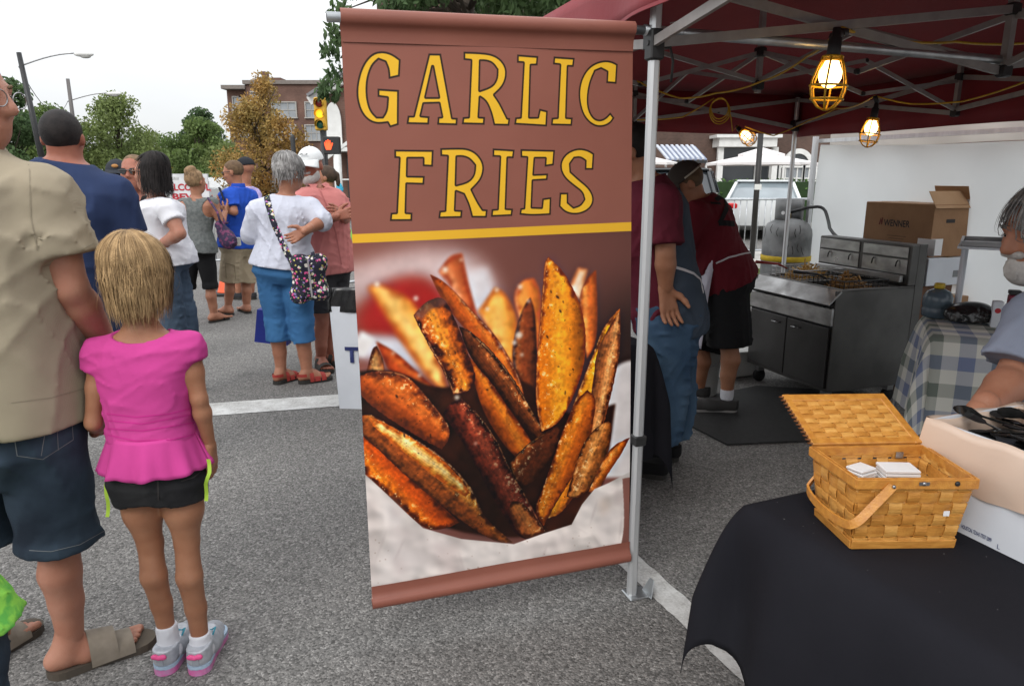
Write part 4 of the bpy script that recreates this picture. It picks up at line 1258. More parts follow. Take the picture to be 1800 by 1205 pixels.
    GL = {
     'G': ([(412,290),(370,260),(320,247),(270,257),(228,300),(200,365),(188,440),(195,500),(215,550),(248,586),(292,603),(345,597),(357,619),(401,606),(401,560),(403,437),(296,430),(296,469),(344,475),(340,535),(320,566),(292,566),(264,538),(248,490),(243,430),(250,370),(272,315),(302,290),(334,302),(349,335),(352,383),(407,371)],None),
     'A': ([(553,261),(615,262),(672,572),(698,574),(695,609),(595,606),(598,569),(617,567),(604,503),(528,505),(514,562),(556,566),(553,605),(441,602),(447,562),(475,562)],[(573,325),(602,472),(538,472)]),
     'R': ([(729,253),(800,255),(870,262),(917,287),(946,330),(946,380),(926,425),(885,462),(912,500),(935,545),(950,574),(963,576),(958,612),(880,610),(866,550),(842,495),(812,474),(806,568),(836,570),(833,607),(719,604),(724,570),(752,568),(765,296),(729,292)],[(814,298),(845,299),(875,310),(897,340),(895,385),(870,420),(810,440)]),
     'L': ([(1000,267),(1106,275),(1102,319),(1070,320),(1062,570),(1103,570),(1112,530),(1154,540),(1150,616),(984,606),(990,572),(1015,570),(1030,308),(999,306)],None),
     'I': ([(1185,277),(1291,284),(1285,327),(1258,326),(1250,572),(1281,574),(1277,613),(1171,610),(1175,574),(1203,572),(1215,318),(1181,314)],None),
     'C': ([(1509,315),(1503,409),(1452,405),(1455,352),(1425,337),(1396,348),(1372,400),(1359,470),(1363,530),(1386,573),(1415,586),(1445,577),(1472,549),(1493,575),(1475,602),(1440,619),(1398,619),(1355,592),(1325,545),(1309,470),(1317,400),(1345,345),(1385,310),(1440,294),(1482,300)],None),
     'F': ([(379,727),(576,730),(572,811),(522,808),(522,771),(447,771),(445,855),(531,857),(528,899),(442,896),(438,1035),(469,1037),(467,1077),(356,1077),(360,1037),(388,1035),(402,769),(379,767)],None),
     'R2': ([(610,721),(680,719),(745,720),(792,742),(826,785),(832,830),(815,880),(770,925),(800,985),(825,1022),(849,1024),(844,1063),(768,1062),(752,1000),(727,948),(690,934),(686,1024),(721,1026),(718,1063),(600,1065),(605,1028),(632,1026),(645,761),(611,759)],[(694,764),(725,763),(757,775),(783,805),(780,850),(750,885),(690,900)]),
     'I2': ([(875,723),(986,730),(980,771),(952,770),(943,1018),(978,1020),(973,1055),(866,1059),(870,1022),(898,1020),(910,765),(874,763)],None),
     'E': ([(1016,727),(1191,732),(1185,806),(1139,813),(1142,773),(1090,773),(1084,850),(1156,847),(1153,879),(1080,883),(1075,1012),(1123,1014),(1128,970),(1173,964),(1170,1051),(1075,1056),(1011,1049),(1016,1018),(1033,1016),(1048,769),(1017,767)],None),
     'S': ([(1391,750),(1386,829),(1344,829),(1345,786),(1320,769),(1290,773),(1270,800),(1273,838),(1312,873),(1365,915),(1390,960),(1386,1002),(1355,1036),(1300,1053),(1245,1043),(1212,1010),(1216,942),(1259,942),(1259,990),(1287,1013),(1320,1003),(1339,975),(1330,941),(1290,912),(1240,872),(1217,827),(1221,780),(1255,740),(1310,721),(1360,730)],None)}
    for k, (o,hole) in GL.items():
        sl, d = signed(chaikin(to_uv(zc(o)),2,40),6)
        if hole:
            h2 = signed(chaikin(to_uv(zc(hole)),2,40),400)
            D2 = np.full((IH,IW),400,np.float32); D2[h2[0]] = -h2[1]
            d = np.minimum(d,D2[sl])
        over(sl,c_(38,26,16),sm(d,-1,1))
        over(sl,c_(236,184,42),sm(d,3.6,5.4))
    # faint canvas weave of the vinyl
    IMG[:] *= (1+.012*np.sin(XX*2.1)+.012*np.sin(YY*2.1))[...,None]
paint_banner()
# ---------------------------------------------------------------- banner
def image_material():
    img = bpy.data.images.new('banner_print',IW,IH,alpha=False)
    px = np.ones((IH,IW,4),np.float32)
    px[...,:3] = np.clip(IMG/255,0,1)[::-1]
    img.pixels.foreach_set(px.ravel()); img.update(); img.pack()
    m = bpy.data.materials.new('printed_vinyl'); m.use_nodes = True
    nt = m.node_tree; b = nt.nodes['Principled BSDF']; L = nt.links.new
    t = nt.nodes.new('ShaderNodeTexImage'); t.image = img; t.extension = 'EXTEND'
    mul = nt.nodes.new('ShaderNodeMix'); mul.data_type = 'RGBA'; mul.blend_type = 'MULTIPLY'; mul.inputs[0].default_value = 1
    mul.inputs[7].default_value = (BANNER_K,BANNER_K,BANNER_K,1)
    L(t.outputs[0],mul.inputs[6]); L(mul.outputs[2],b.inputs['Base Color'])
    b.inputs['Roughness'].default_value = .5; b.inputs['Specular IOR Level'].default_value = .3
    co = nt.nodes.new('ShaderNodeTexCoord'); n = nt.nodes.new('ShaderNodeTexNoise'); n.inputs['Scale'].default_value = 5; L(co.outputs['Object'],n.inputs['Vector'])
    bp = nt.nodes.new('ShaderNodeBump'); bp.inputs['Strength'].default_value = .25; bp.inputs['Distance'].default_value = .02; L(n.outputs['Fac'],bp.inputs['Height']); L(bp.outputs[0],b.inputs['Normal'])
    return m
BANNER_K = 1.0
bY0, bY1 = 2.052, 2.312
bTL, bBL, bTR, bBR = aty(*B_TL,bY0), aty(*B_BL,bY0), aty(*B_TR,bY1), aty(*B_BR,bY1)
banner = thing('banner','tall brown garlic fries banner hanging from a metal pipe beside the tent leg','banner',((bBL+bBR)/2))
bn = (bTR-bTL).cross(bBL-bTL).normalized()
if bn.y > 0: bn = -bn
def bpt(u,v,off=0.0):
    w = .006 * math.sin(u*5+v*3) * math.sin(math.pi*v) + .012 * math.sin(math.pi*u) * math.sin(math.pi*v) * .5
    return bTL.lerp(bTR,u).lerp(bBL.lerp(bBR,u),v) + bn * (w+off)
NU, NV = 40, 80
b = MB().sheet(lambda u,v: bpt(u,v),NU,NV)
o = b.build('print_sheet',image_material(),banner,True)
uvl = o.data.uv_layers.new(name='UVMap')
idx = np.zeros(len(o.data.loops),np.int32); o.data.loops.foreach_get('vertex_index',idx)
uv = np.stack([(idx % (NU+1))/NU,1-(idx // (NU+1))/NV],1).astype(np.float32)
uvl.data.foreach_set('uv',uv.ravel())
M_VINYL = mat('brown_vinyl',lin('8e5748'),lin('865144'),scale=4,rough=.42,spec=.35,weave=.2)
M_GALV = mat('galvanised_steel',(.52,.54,.55),(.40,.42,.44),scale=18,rough=.38,metal=.85,rvar=.1)
def roll(v0,r,name,bulge,flap):
    """fabric pocket wrapped round a rod"""
    d = (bTR-bTL).normalized() if v0 < .5 else (bBR-bBL).normalized()
    dn = (bBL-bTL).normalized()
    prof = []
    for i in range(13):
        a = math.pi * (-.5+1.55*i/12)
        prof.append((r*math.cos(a),-r*math.sin(a)))
    prof = [(.0022,flap),(.003,flap*.6)] + [(r*math.cos(a)*.9+.004,r*1.05*math.sin(a)) for a in np.linspace(math.pi*.42,-math.pi*.5,9)] + [(-r*.8,-r*.4),(-r,.2*r),(-.004,flap*.8)]
    if v0 > .5: prof = [(x,-y) for x,y in prof]
    def fn(u,v):
        k = v * (len(prof)-1); i = min(int(k),len(prof)-2); t = k - i
        x = prof[i][0] * (1-t) + prof[i+1][0] * t; y = prof[i][1] * (1-t) + prof[i+1][1] * t
        return bpt(u,v0,0.0) + bn * (x+.0015+.002*math.sin(u*9)*(abs(y)/abs(flap))) + dn * y
    MB().sheet(fn,24,len(prof)-1).build(name,M_VINYL,banner,True)
roll(0.006,.021,'top_pocket',0,.062)
roll(.988,.018,'bottom_pocket',0,.058)
d = (bBR-bBL).normalized()
MB().cyl(bpt(0,.988)-d*.001-bn*.002,bpt(1,.988)+d*.004-bn*.002,.0135,12).build('bottom_rod',M_VINYL,banner,True)
# pipe that carries it, running on into the tent
pipe_a = aty(575,25,bY0-.012);
pd = (bTR-bTL).normalized(); pz = (bTR.z+bTL.z) / 2
pipe = thing('conduit_pipe','long galvanised pipe carrying the banner and tied along the tent truss','pipe',pipe_a)
p0 = bpt(0,.006) - bn * .004; pdir = (bpt(1,.006)-bpt(0,.006)).normalized()
pj = p0 + pdir * .93
MB().cyl(p0-pdir*.034,pj,.0135,16).build('pole',M_GALV,pipe,True)
pdir2 = Vector((P.x,P.y,-.012)).normalized()
MB().cyl(pj-pdir2*.03,pj+pdir2*2.6,.0158,16).build('pole',M_GALV,pipe,True)
MB().cyl(p0-pdir*.0345,p0-pdir*.034,.0105,12).build('open_end',mat('pipe_dark',(.03,.03,.03),rough=.9),pipe)
pipe_pt = lambda t: pj + pdir2 * t
# ---------------------------------------------------------------- canopy tent
M_ALU = mat('tent_aluminium',(.66,.67,.68),(.55,.56,.57),scale=30,rough=.36,metal=.55,stretch=(1,1,.06),rvar=.08)
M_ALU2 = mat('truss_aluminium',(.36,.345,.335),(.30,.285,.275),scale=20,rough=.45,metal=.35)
M_BLK = mat('black_plastic',(.018,.018,.019),(.03,.03,.03),scale=30,rough=.45)
M_RED = mat('burgundy_canopy',(.235,.010,.018),(.20,.008,.016),scale=3,rough=.62,bump=.5,bscale=5,weave=.3,sheen=.1)
tent = thing('canopy_tent','burgundy pop up canopy tent with aluminium legs and scissor trusses','tent',TA)
CZ = 1.82
def at_t(a,b_,z=0.0): return TA + P * a + N * b_ + UP * z
corner = {'A': (0,0),'D': (0,TS),'C': (TS,TS),'A2': (TS,0),'E': (0,-TS),'E2': (TS,-TS)}
def leg(a,b_,detailed=False):
    o = at_t(a,b_)
    mb = MB()
    w = .032
    k = .008; hw = w / 2
    poly = [(-hw+k,-hw),(hw-k,-hw),(hw-k,-hw+.003),(hw,-hw+k),(hw,hw-k),(hw-k,hw),(-hw+k,hw),(-hw,hw-k),(-hw,-hw+k)]
    mb.prism(poly,o+UP*.008,P,N,CZ+.05)
    l = mb.build('leg',M_ALU,tent)
    mb = MB()
    mb.box(o+P*.02+N*.0+UP*.004,(.085,.075,.008),P,N,UP,.003)
    mb.prism([(-.034,0),(.03,0),(.012,.058),(-.012,.06)],o+P*.048-N*.02+UP*.008,(N),(UP+P*.35).normalized(),.005)
    mb.build('foot_plate',M_GALV,l)
    mb = MB().box(o+UP*(CZ+.045),(.046,.046,.09),P,N,UP,.006)
    mb.box(o+UP*(CZ+.06)+P*.034,(.03,.03,.05),P,N,UP,.004).box(o+UP*(CZ+.06)+N*.034,(.03,.03,.05),P,N,UP,.004)
    mb.cyl(o+UP*(CZ+.05)-P*.026,o+UP*(CZ+.05)-P*.022,.008,10)
    mb.build('collar',M_BLK,tent)
    MB().prism(poly,o+UP*(CZ+.09),P,N,.17).build('leg_top',M_ALU,tent)
for k, (a,b_) in corner.items():
    if k in ('E','E2'): continue            # stand outside the view behind the camera
    leg(a,b_)
leg(0.0,-TS); leg(TS,-TS)
# strap on the near leg
s_o = at_t(0,0)
zst = aty(1122,772,TA.y).z
MB().box(s_o+UP*zst,(.042,.042,.036),P,N,UP,.004).box(s_o+UP*(zst+.004)+P*.022,(.012,.02,.02),P,N,UP,.002).build('strap',M_BLK,tent)
MB().tube([s_o+P*.025+UP*(CZ+.08),s_o+P*.045+UP*(CZ+.07),s_o+P*.06-N*.01+UP*(CZ-.0),s_o+P*.062+UP*(CZ-.06)],.004,6).build('tie',M_BLK,tent,True)
MB().tube([s_o+P*.05+UP*(CZ+.11),s_o+P*.09+UP*(CZ+.12),s_o+P*.10+UP*(CZ+.07),s_o+P*.07+UP*(CZ+.05)],.0016,5).build('tie',mat('clear_nylon',(.6,.6,.58),rough=.3),tent,True)
def joint(c,s=.036,name='joint'):
    MB().box(c,(s,s,s),P,N,UP,.006).build(name,M_BLK,tent)
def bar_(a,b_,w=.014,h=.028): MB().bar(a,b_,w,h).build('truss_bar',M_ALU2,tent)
def truss(p,q,side=None,zlo=CZ+.03,zhi=2.06):
    """double scissor truss between two corners"""
    p = Vector(p); q = Vector(q); m = (p+q) / 2
    d = (q-p).normalized(); s = Vector((-d.y,d.x,0)) * .009
    for (a,b_,flip) in ((p,m,0),(m,q,1)):
        z1, z2 = (zhi,zlo) if not flip else (zlo,zhi)
        bar_(a+UP*zhi+s,b_+UP*zlo+s); bar_(a+UP*(zlo+.02)-s,b_+UP*zhi-s)
        joint((a+b_)/2+UP*((zhi+zlo)/2),.022,'pivot')
    joint(m+UP*zlo,.042); joint(m+UP*zhi,.042)
    MB().bar(m+UP*(zlo-.02),m+UP*(zhi+.09),.026,.026,P).build('truss_post',M_ALU2,tent)
Cn = {k: at_t(*v) for k,v in corner.items()}
for a, b_ in (('A','D'),('D','C'),('C','A2'),('A','A2'),('A','E'),('A2','E2')):
    truss(Cn[a],Cn[b_])
for i, off in enumerate((TS/2,-TS/2)):     # inner cross trusses and peak post of each bay
    c = at_t(TS/2,off)
    for mid in ((TS/2,off+TS/2),(TS/2,off-TS/2),(0,off),(TS,off)):
        mpt = at_t(*mid)
        q = mpt.lerp(c,.5); s = Vector((.006,.006,0))
        bar_(mpt+UP*2.04+s,q+UP*(CZ+.12)+s,.012,.022); bar_(mpt+UP*(CZ+.05)-s,q+UP*2.12-s,.012,.022)
        bar_(q+UP*(CZ+.12)+s,c+UP*2.13+s,.012,.022); bar_(q+UP*2.12-s,c+UP*(CZ+.16)-s,.012,.022)
        joint(q+UP*(CZ+.12),.026); joint(q+UP*2.12,.026)
    joint(c+UP*(CZ+.14),.05); joint(c+UP*2.13,.05)
    MB().bar(c+UP*(CZ+.10),c+UP*2.95,.026,.026,P).build('peak_post',M_ALU2,tent)
# roof: hip roof over both bays with sagging panels, single cloth sheet with thickness
ov = .05
zE, zR = 2.10, 2.95
def roof_z(a,b_):
    da = min(a+ov,TS+ov-a); db = min(b_+TS+ov,TS+ov-b_)
    t = min(da,db) / (TS/2+ov)
    return zE + (zR-zE) * min(1,t) - .05 * math.sin(math.pi*min(1,t))
na, nb = 24, 48
fn = lambda u, v: at_t(-ov+u*(TS+2*ov),-TS-ov+v*(2*TS+2*ov),roof_z(-ov+u*(TS+2*ov),-TS-ov+v*(2*TS+2*ov)))
ro = MB().sheet(fn,na,nb).build('roof',M_RED,tent,True)
md = ro.modifiers.new('cloth_thickness','SOLIDIFY'); md.thickness = .002
def valance(p,q,out,zlo,seed):
    p, q = Vector(p), Vector(q); L_ = (q-p).length; n = int(L_/.06)
    def fn(u,v):
        z = zE + (zlo-zE) * v
        w = .012 * math.sin(u*L_*7+seed) * v + .006 * math.sin(u*L_*17+seed*2) * v
        return p.lerp(q,u) + out * (w+.004*v) + UP * (z+.004*math.sin(u*L_*5)*v)
    v_ = MB().sheet(fn,n,4).build('valance',M_RED,tent,True)
    v_.modifiers.new('cloth_thickness','SOLIDIFY').thickness = .002
    hem = MB().sheet(lambda u,v: fn(u,.93+.07*v)+out*.003,n,1).build('hem',M_RED,v_,True)
valance(at_t(-ov,-TS-ov),at_t(-ov,TS+ov),-P,1.945,1)
valance(at_t(-ov,TS+ov),at_t(TS+ov,TS+ov),N,1.80,2)
valance(at_t(TS+ov,TS+ov),at_t(TS+ov,-TS-ov),P,1.78,3)
# ---------------------------------------------------------------- cage lamps on yellow cords
M_CAGE = mat('yellow_cage',(.62,.36,.015),(.55,.30,.01),scale=20,rough=.4)
M_CORD = mat('yellow_cord',(.62,.38,.02),(.5,.3,.02),scale=30,rough=.5)
M_BULB = mat('lit_bulb',(1,.8,.5),rough=.3,emit=(1,.62,.22),estr=9.0)
def cage_lamp(top,label,axis=Vector((0,0,-1)),k=1.0,power=5.0):
    top = Vector(top); d, r, u = frame_of(axis,Vector((0,1,0)))
    root = thing('cage_lamp',label,'lamp',top,0,'caged work lamps strung under the tent')
    MB().tube([top-d*.085*k,top-d*.06*k,top-d*.055*k,top+d*.0*k,top+d*.008*k],[.012*k,.014*k,.02*k,.021*k,.017*k],14).build('socket',M_BLK,root,True)
    prof = [(.020,0),(.026,.015),(.034,.03),(.0335,.05),(.026,.068),(.012,.078),(.001,.08)]
    MB().lathe(top+d*.012*k,[(a*k,b_*k) for a,b_ in [(.016,0)]+prof],20,d).build('bulb',M_BULB,root,True)
    cg = MB()
    n = 6
    shape = [(.030,.0),(.042,.03),(.054,.07),(.056,.095),(.048,.125),(.028,.148),(.004,.158)]
    for i in range(n):
        a0 = 2 * math.pi * i / n
        pts = []
        for (rr,zz) in shape:
            pts.append(top+d*(zz*k)+(r*math.cos(a0)+u*math.sin(a0))*rr*k)
        cg.tube(pts,.0032*k,6)
    for (rr,zz) in ((.030,.0),(.0555,.085),(.048,.125)):
        cg.tube([top+d*zz*k+(r*math.cos(2*math.pi*j/24)+u*math.sin(2*math.pi*j/24))*rr*k for j in range(24)],.0035*k,6,closed=True)
    cg.tube([top-d*.004*k,top+d*.012*k],.031*k,16)
    cg.build('cage',M_CAGE,root,True)
    ld_ = bpy.data.lights.new('bulb_light','POINT'); ld_.energy = power; ld_.color = (1,.62,.28); ld_.shadow_soft_size = .034 * k
    lo = bpy.data.objects.new('bulb_light',ld_); COL.objects.link(lo); lo.parent = root; lo.location = Vector((0,0,0)) + d * .055 * k
    return root
LAMP1 = aty(1464,100,2.33)
cage_lamp(LAMP1,'largest lit yellow caged lamp hanging from the pipe',Vector((-.05,.02,-1)),.98,6)
LAMP2 = aty(1535,208,4.15)
cage_lamp(LAMP2,'smaller lit yellow caged lamp hanging in front of the white sidewall',Vector((-.12,0,-1)),.98,4)
LAMP3 = aty(1305,232,5.3)
cage_lamp(LAMP3,'tilted lit yellow caged lamp hanging at the far edge of the tent',Vector((.35,-.75,-.55)),.9,4)
def cord(pts,label,sag=0,rad=.0045,group='yellow power cords'):
    P_ = [Vector(p) for p in pts]
    out = []
    for i in range(len(P_)-1):
        for j in range(10):
            t = j / 10; q = P_[i].lerp(P_[i+1],t); q.z -= sag * 4 * t * (1-t) * (P_[i+1]-P_[i]).length; out.append(q)
    out.append(P_[-1])
    o = MB().tube(out,rad,7).build('power_cord',M_CORD,None,True)
    return tag(o,label,'cord',group)
cord([aty(1120,142,3.9),aty(1195,172,3.9),aty(1260,163,3.7),aty(1340,142,3.4),aty(1420,98,3.0),aty(1470,55,2.6),aty(1480,48,2.5)],'thin yellow power cord looping from behind the banner up to the largest lamp',.03)
cord([aty(1480,48,2.5),aty(1560,67,2.75),aty(1680,73,3.0),aty(1810,75,3.1)],'yellow power cord running along the truss to the right from the largest lamp',.02,.005)
cord([aty(1538,168,4.15),aty(1600,182,4.1),aty(1690,178,4.0),aty(1810,140,3.6)],'yellow power cord running right from the lamp before the white sidewall',.02)
cord([aty(1310,222,5.3),aty(1360,238,5.4),aty(1420,212,5.5),aty(1470,190,5.3),aty(1538,168,4.15)],'yellow power cord linking the two far lamps',.02)
cord([aty(1120,210,5.2),aty(1200,205,5.3),aty(1255,172,5.4)],'yellow power cord end drooping along the far valance',.02,.005)
cc = aty(1265,190,5.35)
coil = MB()
for j in range(3):
    r0 = .062 + .006 * j; cx = cc + Vector((.004*j,.01*j,-.01*j))
    coil.tube([cx+Vector((r0*math.cos(a),.01*math.sin(3*a),r0*1.15*math.sin(a))) for a in np.linspace(0,2*math.pi,22)[:-1]],.0042,6,closed=True)
coil.tube([cc+Vector((.06,0,0)),cc+Vector((.085,0,-.06)),cc+Vector((.10,-.01,-.16)),LAMP3+Vector((-.02,.04,.05))],.0042,6)
tag(coil.build('cord_coil',M_CORD,None,True),'coiled yellow cord hanging above the tilted lamp','cord')
MB2 = MB().tube([aty(1538,168,4.15),LAMP2+Vector((.012,0,.08))],.012,8)
tag(MB2.build('lamp_hanger',M_BLK,None,True),'black hanger holding the lamp in front of the white sidewall','hanger')
tw = MB().box(aty(1478,56,2.5),(.05,.025,.022),P,N,UP,.004).tube([aty(1478,60,2.5),LAMP1+Vector((0,.01,.06))],.014,8)
tag(tw.build('lamp_hanger',M_BLK,None,True),'black clamp holding the largest lamp beside the pipe','hanger')
# ---------------------------------------------------------------- black cloth table in front
TZ = .74
t0 = gnd(1310,885,TZ); tu = (gnd(1423,954,TZ)-t0); t0.z = 0; tu.z = 0; tu.normalize(); tv = Vector((-tu.y,tu.x,0))
if tv.x < 0: tv = -tv
M_CLOTH = mat('black_tablecloth',(.0105,.0105,.014),(.014,.014,.018),scale=2.5,rough=.9,bump=.25,bscale=7,weave=.25,spec=.12)
TL_, TW_ = 1.85, .74
table = thing('folding_table','folding table hidden under a black tablecloth in front','table',t0)
MB().box(t0+tu*TL_/2+tv*TW_/2+UP*(TZ-.02),(TL_-.02,TW_-.02,.03),tu,tv,UP,.006).build('table_top',mat('grey_plastic',(.35,.35,.35),rough=.5),table)
for a in (.12,TL_-.12):
    for c in (.08,TW_-.08):
        MB().tube([t0+tu*a+tv*c+UP*.02,t0+tu*a+tv*c+UP*(TZ-.035)],.0125,10).build('leg',mat('dark_steel',(.05,.05,.05),rough=.4,metal=.6),table,True)
    MB().tube([t0+tu*a+tv*.05+UP*.013,t0+tu*a+tv*(TW_-.05)+UP*.013],.013,10).build('foot_bar',mat('black_rubber',(.015,.015,.015),rough=.8),table,True)
def cloth_mesh(t0,tu,tv,TL_,TW_,TZ,drop,wave,corner_drop,seed,res=.02,spread=.05):
    """draped rectangular cloth: flat on the table, hanging folds outside it, corners hanging lower as points"""
    n1 = int((TL_+2*drop)/res); n2 = int((TW_+2*drop)/res)
    rr = np.random.default_rng(seed); ph = rr.uniform(0,6,6)
    def fn(u,v):
        a = -drop + u * (TL_+2*drop); c = -drop + v * (TW_+2*drop)
        ea = max(0,-a,a-TL_); ec = max(0,-c,c-TW_)
        ca = min(max(a,0),TL_); cc_ = min(max(c,0),TW_)
        e = max(ea,ec)
        if e <= 0: return t0 + tu * a + tv * c + UP * (TZ+.003+.0012*math.sin(a*17+c*11))
        sa = -1 if a < 0 else 1; sc_ = -1 if c < 0 else 1
        base = t0 + tu * ca + tv * cc_
        if ea > 0 and ec > 0:
            L_ = math.hypot(ea,ec); th = math.atan2(ec,ea)
            # corner cone: folds gather into a pointed lappet
            o_ = (tu*sa*math.cos(th)+tv*sc_*math.sin(th))
            k = 1 - math.exp(-L_*14)
            fold = .055 * math.sin(2*th) ** 1.5 * min(1,L_/.3)
            return base + o_ * (spread*k*.6+fold+.07*L_) + UP * (TZ-L_*(.965-.05*math.sin(2*th))+.012*k)
        if ec > 0: o_ = tv * sc_; s_ = ca; L_ = ec; end = min(ca,TL_-ca)
        else: o_ = tu * sa; s_ = cc_; L_ = ea; end = min(cc_,TW_-cc_)
        f_ = min(1,L_/.25)
        w = wave * (math.sin(s_*9+ph[0]+L_*1.5)+.6*math.sin(s_*17+ph[1]-L_*2)+.35*math.sin(s_*31+ph[2])) * f_
        k = 1 - math.exp(-L_*22)
        return base + o_ * (spread*.75*k+.07*L_+w) + UP * (TZ-L_*.99+.014*k)
    return MB().sheet(fn,n1,n2)
cl = cloth_mesh(t0,tu,tv,TL_,TW_,TZ,.385,.02,0,5).build('tablecloth',M_CLOTH,None,True)
cl.modifiers.new('cloth_thickness','SOLIDIFY').thickness = .0015
rr = random.Random(31); mb = MB()
for i in range(60):
    q = t0 + tu * rr.uniform(.02,.9) + tv * rr.uniform(.01,.5) + UP * (TZ+.0068); k = rr.uniform(.0006,.0016); a = rr.random() * 6
    mb.add([q+Vector((math.cos(a+j*2.1)*k,math.sin(a+j*2.1)*k,0)) for j in range(3)],[(0,1,2)])
stuff(mb.build('lint',mat('pale_lint',(.4,.4,.4),rough=.9)))
tag(cl,'plain black tablecloth with a hanging pointed corner on the front table','tablecloth')
# ---------------------------------------------------------------- lettering
def letters(txt,size,o,x,y,m,parent=None,name='lettering',off=.0,bold=.0,spacing=1.0,fit=None):
    """flat printed words at o (left end of the baseline) along x with up y"""
    cu = bpy.data.curves.new('lettering','FONT')
    cu.body = txt; cu.size = size; cu.offset = bold; cu.space_character = spacing
    ob = bpy.data.objects.new('lettering',cu); COL.objects.link(ob)
    bpy.context.view_layer.update()
    me = bpy.data.meshes.new_from_object(ob.evaluated_get(bpy.context.evaluated_depsgraph_get()))
    bpy.data.objects.remove(ob); bpy.data.curves.remove(cu)
    co = np.zeros(len(me.vertices)*3,np.float32); me.vertices.foreach_get('co',co); co = co.reshape(-1,3)
    if fit: co[:,0] *= fit / co[:,0].max()
    x = Vector(x).normalized(); y = Vector(y).normalized(); n = x.cross(y)
    w = np.array(o)[None] + co[:,:1] * np.array(x)[None] + co[:,1:2] * np.array(y)[None] + np.array(n)[None] * off
    me.vertices.foreach_set('co',w.astype(np.float32).ravel()); me.update()
    me.materials.clear()
    return link(name,me,m,parent)
M_CARD = mat('brown_cardboard',(.33,.19,.10),(.28,.155,.08),scale=7,rough=.85,bump=.15,bscale=60)
M_CARD_IN = mat('cardboard_inside',(.40,.25,.14),(.35,.21,.11),scale=7,rough=.85)
M_WHITECARD = mat('white_carton',(.66,.69,.74),(.60,.63,.68),scale=5,rough=.6)
M_INK = mat('dark_ink',(.035,.03,.03),rough=.7)
M_BLUEINK = mat('blue_ink',(.03,.05,.16),rough=.6)
M_WHITE = mat('white_paper',(.80,.80,.80),(.74,.74,.75),scale=9,rough=.8)
# ---------------------------------------------------------------- picnic basket
M_SPL = mat('splint_wood',(.62,.29,.060),(.48,.20,.036),scale=9,rough=.42,spec=.45,island=.0,stretch=(3,3,14),bump=.25,bscale=40,coat=.15)
M_SPL2 = mat('splint_wood_pale',(.70,.37,.095),(.56,.26,.055),scale=9,rough=.42,spec=.45,stretch=(3,3,14),bump=.25,bscale=40,coat=.15)
M_RIM = mat('rim_wood',(.60,.27,.048),(.46,.18,.03),scale=6,rough=.4,spec=.5,stretch=(10,10,10),bump=.2,bscale=30,coat=.25)
bz = TZ + .004
zr = bz + .158
RFL, RFR, RBL, RBR = gnd(1508,842,zr), gnd(1716,842,zr), gnd(1428,786,zr), gnd(1622,782,zr)
BFL, BFR, BBL = gnd(1496,962,bz), gnd(1672,960,bz), gnd(1436,905,bz)
BBR = BFR + (BBL-BFL)
bc = (BFL+BFR+BBL+BBR) / 4
basket = thing('picnic_basket','woven wooden picnic basket with open lid on the black tablecloth','basket',bc)
def splint(fn,wdt,n,m,thick=.0016,name='splint',parent=None):
    """thin bent strip; fn(t) -> (centre, across, normal)"""
    vs = []
    for i in range(n+1):
        c, a, nn = fn(i/n)
        for sx, sz in ((-1,-1),(1,-1),(1,1),(-1,1)): vs.append(c+a*(sx*wdt/2)+nn*(sz*thick/2))
    fs = []
    for i in range(n):
        for k in range(4):
            l = (k+1) % 4; fs.append((4*i+k,4*i+l,4*i+4+l,4*i+4+k))
    fs += [(3,2,1,0),(4*n,4*n+1,4*n+2,4*n+3)]
    return MB().add(vs,fs).build(name,m,parent or basket)
rs_ = random.Random(12)
def woven(p00,p10,p11,p01,nv_,nh,amp=.0026,parent=None,edge=0.0,wk=.88):
    """p00-p10 lower edge, p01-p11 upper edge; nv_ uprights, nh cross splints, woven over and under"""
    P_ = lambda s, t: (p00.lerp(p10,s)).lerp(p01.lerp(p11,s),t)
    nn = (p10-p00).cross(p01-p00).normalized()
    wl = (p01-p00).length / nh; wv = ((p10-p00).length+(p11-p01).length) / 2 / nv_
    for j in range(nh):
        t = (j+.5) / nh
        def fn(s,t=t,j=j):
            ph = math.cos(math.pi*(s*nv_-.5+j))
            a = (P_(s,min(1,t+.05))-P_(s,t-.05)).normalized()
            return P_(s,t) + nn * (amp*ph), a, nn
        splint(fn,wl*wk*rs_.uniform(.94,1.03),nv_*4,rs_.choice([M_SPL,M_SPL,M_SPL2]),parent=parent)
    for i in range(nv_):
        s = (i+.5) / nv_
        def fn(t,s=s,i=i):
            ph = -math.cos(math.pi*(t*nh-.5+i))
            a = (P_(min(1,s+.05),t)-P_(s-.05,t)).normalized()
            return P_(s,t) + nn * (amp*ph), a, nn
        splint(fn,wv*.82*rs_.uniform(.92,1.02),nh*4,rs_.choice([M_SPL,M_SPL2,M_SPL2]),parent=parent)
woven(BFL,BFR,RFR,RFL,7,6)
woven(BBL,BFL,RFL,RBL,5,6)
woven(BFR,BBR,RBR,RFR,5,6)
woven(BBR,BBL,RBL,RBR,7,6)
for a, b_, c_4, d_4 in ((BFL,BFR,RFL,RFR),(BBL,BFL,RBL,RFL),(BFR,BBR,RFR,RBR)):
    n_ = (b_-a).cross(c_4-a).normalized(); u_ = ((c_4+d_4-a-b_)/2).normalized()
    MB().box((a+b_)/2+u_*.010+n_*.0035,((b_-a).length+.006,.003,.019),(b_-a).normalized(),n_,u_,.001).build('base_band',M_SPL,basket)
MB().add([BFL,BFR,BBR,BBL,BFL+UP*.004,BFR+UP*.004,BBR+UP*.004,BBL+UP*.004],[(3,2,1,0),(4,5,6,7),(0,1,5,4),(1,2,6,5),(2,3,7,6),(3,0,4,7)]).build('base_board',M_SPL,basket)
rc = (RFL+RFR+RBL+RBR) / 4
